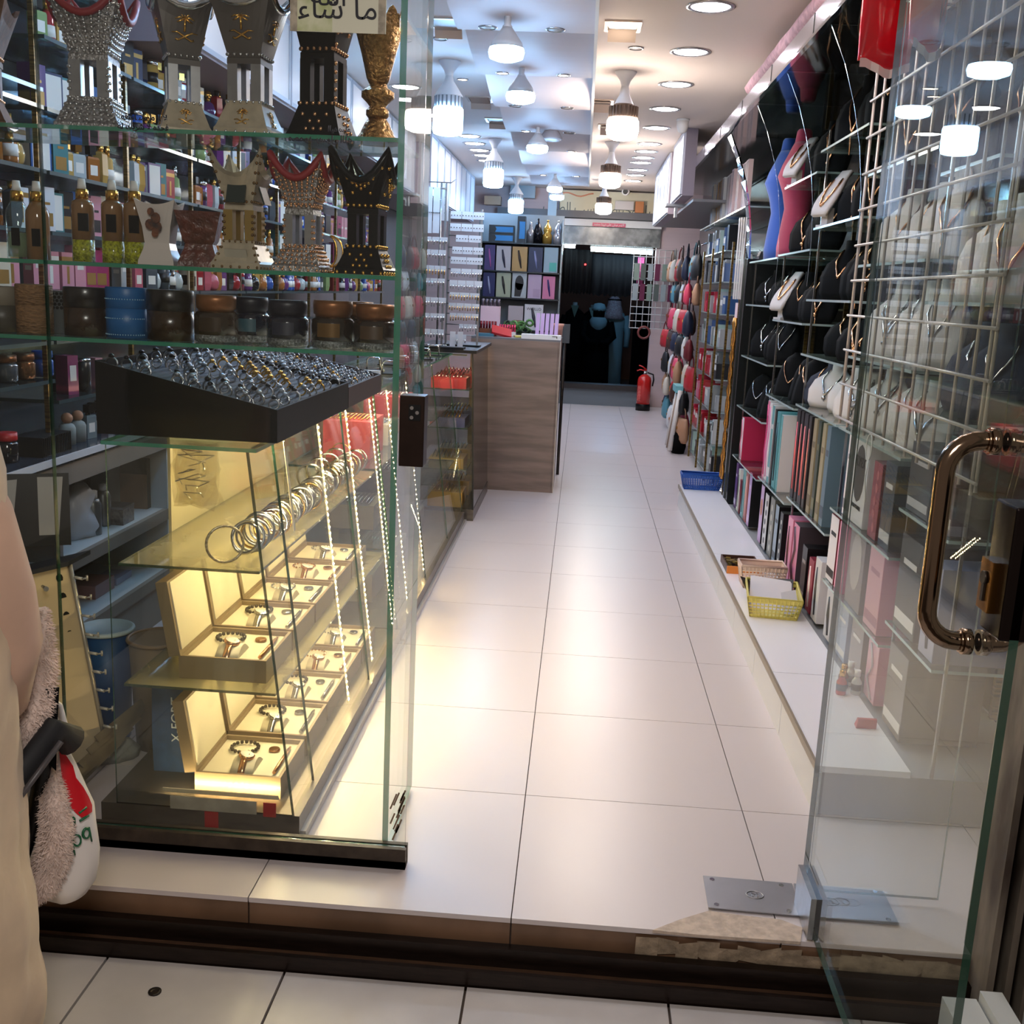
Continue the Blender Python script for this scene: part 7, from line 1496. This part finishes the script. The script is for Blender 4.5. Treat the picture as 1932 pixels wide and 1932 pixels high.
# fluffy blanket
furm = mat('fleece', (240, 218, 206), .95, noise=.2, scale=26, sheen=.6)
def fluffy(name, pts, rad, label, seed, flat=1.):
    b = B(); b.tube(pts, rad, 18, flat=flat); pr = random.Random(seed); n = len(b.v); vs = [V(v) for v in b.v]; cen = sum(vs, V()) / n; F = list(b.f)
    axis = [V(p) for p in pts]
    for i in range(n): b.v[i] = tuple(vs[i] + V((pr.uniform(-1, 1), pr.uniform(-1, 1), pr.uniform(-1, 1))) * .005)
    fv = []; ff = []
    for k in range(9000):
        f = pr.choice(F[:-2]); a, c = pr.random(), pr.random(); p = (vs[f[0]] * (1 - a) + vs[f[1]] * a) * (1 - c) + (vs[f[3]] * (1 - a) + vs[f[2]] * a) * c
        nr = (vs[f[1]] - vs[f[0]]).cross(vs[f[3]] - vs[f[0]]).normalized()
        d = (nr + V((pr.uniform(-1, 1), pr.uniform(-1, 1), pr.uniform(-1.3, .7))) * .9).normalized() * pr.uniform(.006, .014); s = V((pr.uniform(-1, 1), pr.uniform(-1, 1), pr.uniform(-1, 1))).normalized() * .0011
        o = len(fv); fv += [p - s, p + s, p + d * .6 + s * .6, p + d + V((0, 0, -.002))]; ff += [(o, o + 1, o + 2), (o, o + 2, o + 3)]
    t = thing(name, label, 'blanket', None, (0, 0, 0)); obj('fleece', b, furm, t); obj('fur', B().add(fv, ff), furm, t, kind='stuff'); return t
fluffy('fleece_blanket', [W(62, 1150, y=1.84), W(64, 1200, y=1.83), W(66, 1260, y=1.82), W(60, 1320, y=1.81), W(45, 1380, y=1.80), W(25, 1440, y=1.80), W(20, 1490, y=1.80)], [.022, .03, .034, .036, .036, .032, .02], 'upper fold of a fluffy pinkish blanket draped over the pushchair', 3)
fluffy('fleece_blanket', [W(86, 1440, y=1.86), W(98, 1500, y=1.85), W(108, 1560, y=1.84), W(100, 1620, y=1.84), W(78, 1665, y=1.84), W(50, 1690, y=1.84)], [.012, .022, .026, .03, .032, .02], 'hanging lower fold of the fluffy pinkish blanket beside the white bag', 4)
# carrier bag
t = thing('carrier_bag', 'white plastic carrier bag with red and green print hanging from the pushchair', 'bag', None, (0, 0, 0))
bagf = mat('carrier_white', (240, 234, 230), .35, noise=.05, scale=9, bump=.25)
BYy = 1.90
outl = [(1330, 104, 112), (1380, 102, 122), (1410, 100, 126), (1440, 96, 140), (1480, 86, 156), (1520, 78, 172), (1560, 74, 178), (1600, 72, 184), (1630, 70, 182), (1660, 74, 176), (1685, 90, 160), (1700, 112, 132)]
R = []
def bagring(yp, xa, xb, k=0.):
    a, c = W(xa, yp, y=BYy), W(xb, yp, y=BYy); m = (a + c) / 2; r = (c.x - a.x) / 2; dd = min(r * 1.0, .05)
    return [V((m.x + (r + k) * cos(q) * (1 + .03 * sin(6 * q)), m.y + (dd + k) * sin(q) * (1 + .08 * sin(5 * q + yp)), m.z)) for q in [2 * pi * i / 28 for i in range(28)]]
obj('film', B().loft([bagring(*o_) for o_ in outl]), bagf, t)
obj('handle_loop', B().tube([W(94, 1318, y=1.87), W(112, 1330, y=1.88), W(122, 1370, y=1.89), W(118, 1412, y=1.90)], [.012, .011, .012, .013], 10, flat=.5), bagf, t)
def on_bag(q, yp):
    for o0, o1 in zip(outl, outl[1:]):
        if o0[0] <= yp <= o1[0]:
            k = (yp - o0[0]) / (o1[0] - o0[0]); xa, xb = o0[1] + (o1[1] - o0[1]) * k, o0[2] + (o1[2] - o0[2]) * k
    a, c = W(xa, yp, y=BYy), W(xb, yp, y=BYy); m = (a + c) / 2; r = (c.x - a.x) / 2; dd = min(r, .05)
    return V((m.x + (r * 1.04 + .002) * cos(q), m.y + (dd * 1.06 + .003) * sin(q), m.z))
patchq = [(1410, -1.15, -.75), (1440, -1.2, -.3), (1460, -1.15, -.35), (1480, -1.05, -.1), (1500, -.95, .0), (1515, -.75, .0), (1525, -.6, -.1)]
obj('red_print', B().loft([[on_bag(a + (c - a) * i / 6, yp) for i in range(7)] for yp, a, c in patchq], caps=False, closed=False), mat('print_red', (206, 18, 34), .35), t)
grn = mat('print_green', (22, 96, 60), .4)
def bag_stroke(pts, w, closed=False):
    obj('letter', B().tube([on_bag(q, yp) for q, yp in pts], w, 6, closed=closed, flat=.6), grn, t)
bag_stroke([(-.95 + .11 * cos(a), 1527 + 9 * sin(a)) for a in [2 * pi * i / 12 for i in range(12)]], .0028, True); bag_stroke([(-.66, 1516), (-.3, 1512)], .0028); bag_stroke([(-.68, 1530), (-.3, 1527)], .0028)
bag_stroke([(-.84 + .12 * cos(a), 1563 + 10 * sin(a)) for a in [2 * pi * i / 12 for i in range(12)]], .003, True); bag_stroke([(-.98, 1560), (-.96, 1588)], .003)
bag_stroke([(-.5 + .13 * cos(a), 1556 + 9 * sin(a)) for a in [2 * pi * i / 12 for i in range(12)]], .003, True); bag_stroke([(-.36, 1548), (-.34, 1574)], .003)
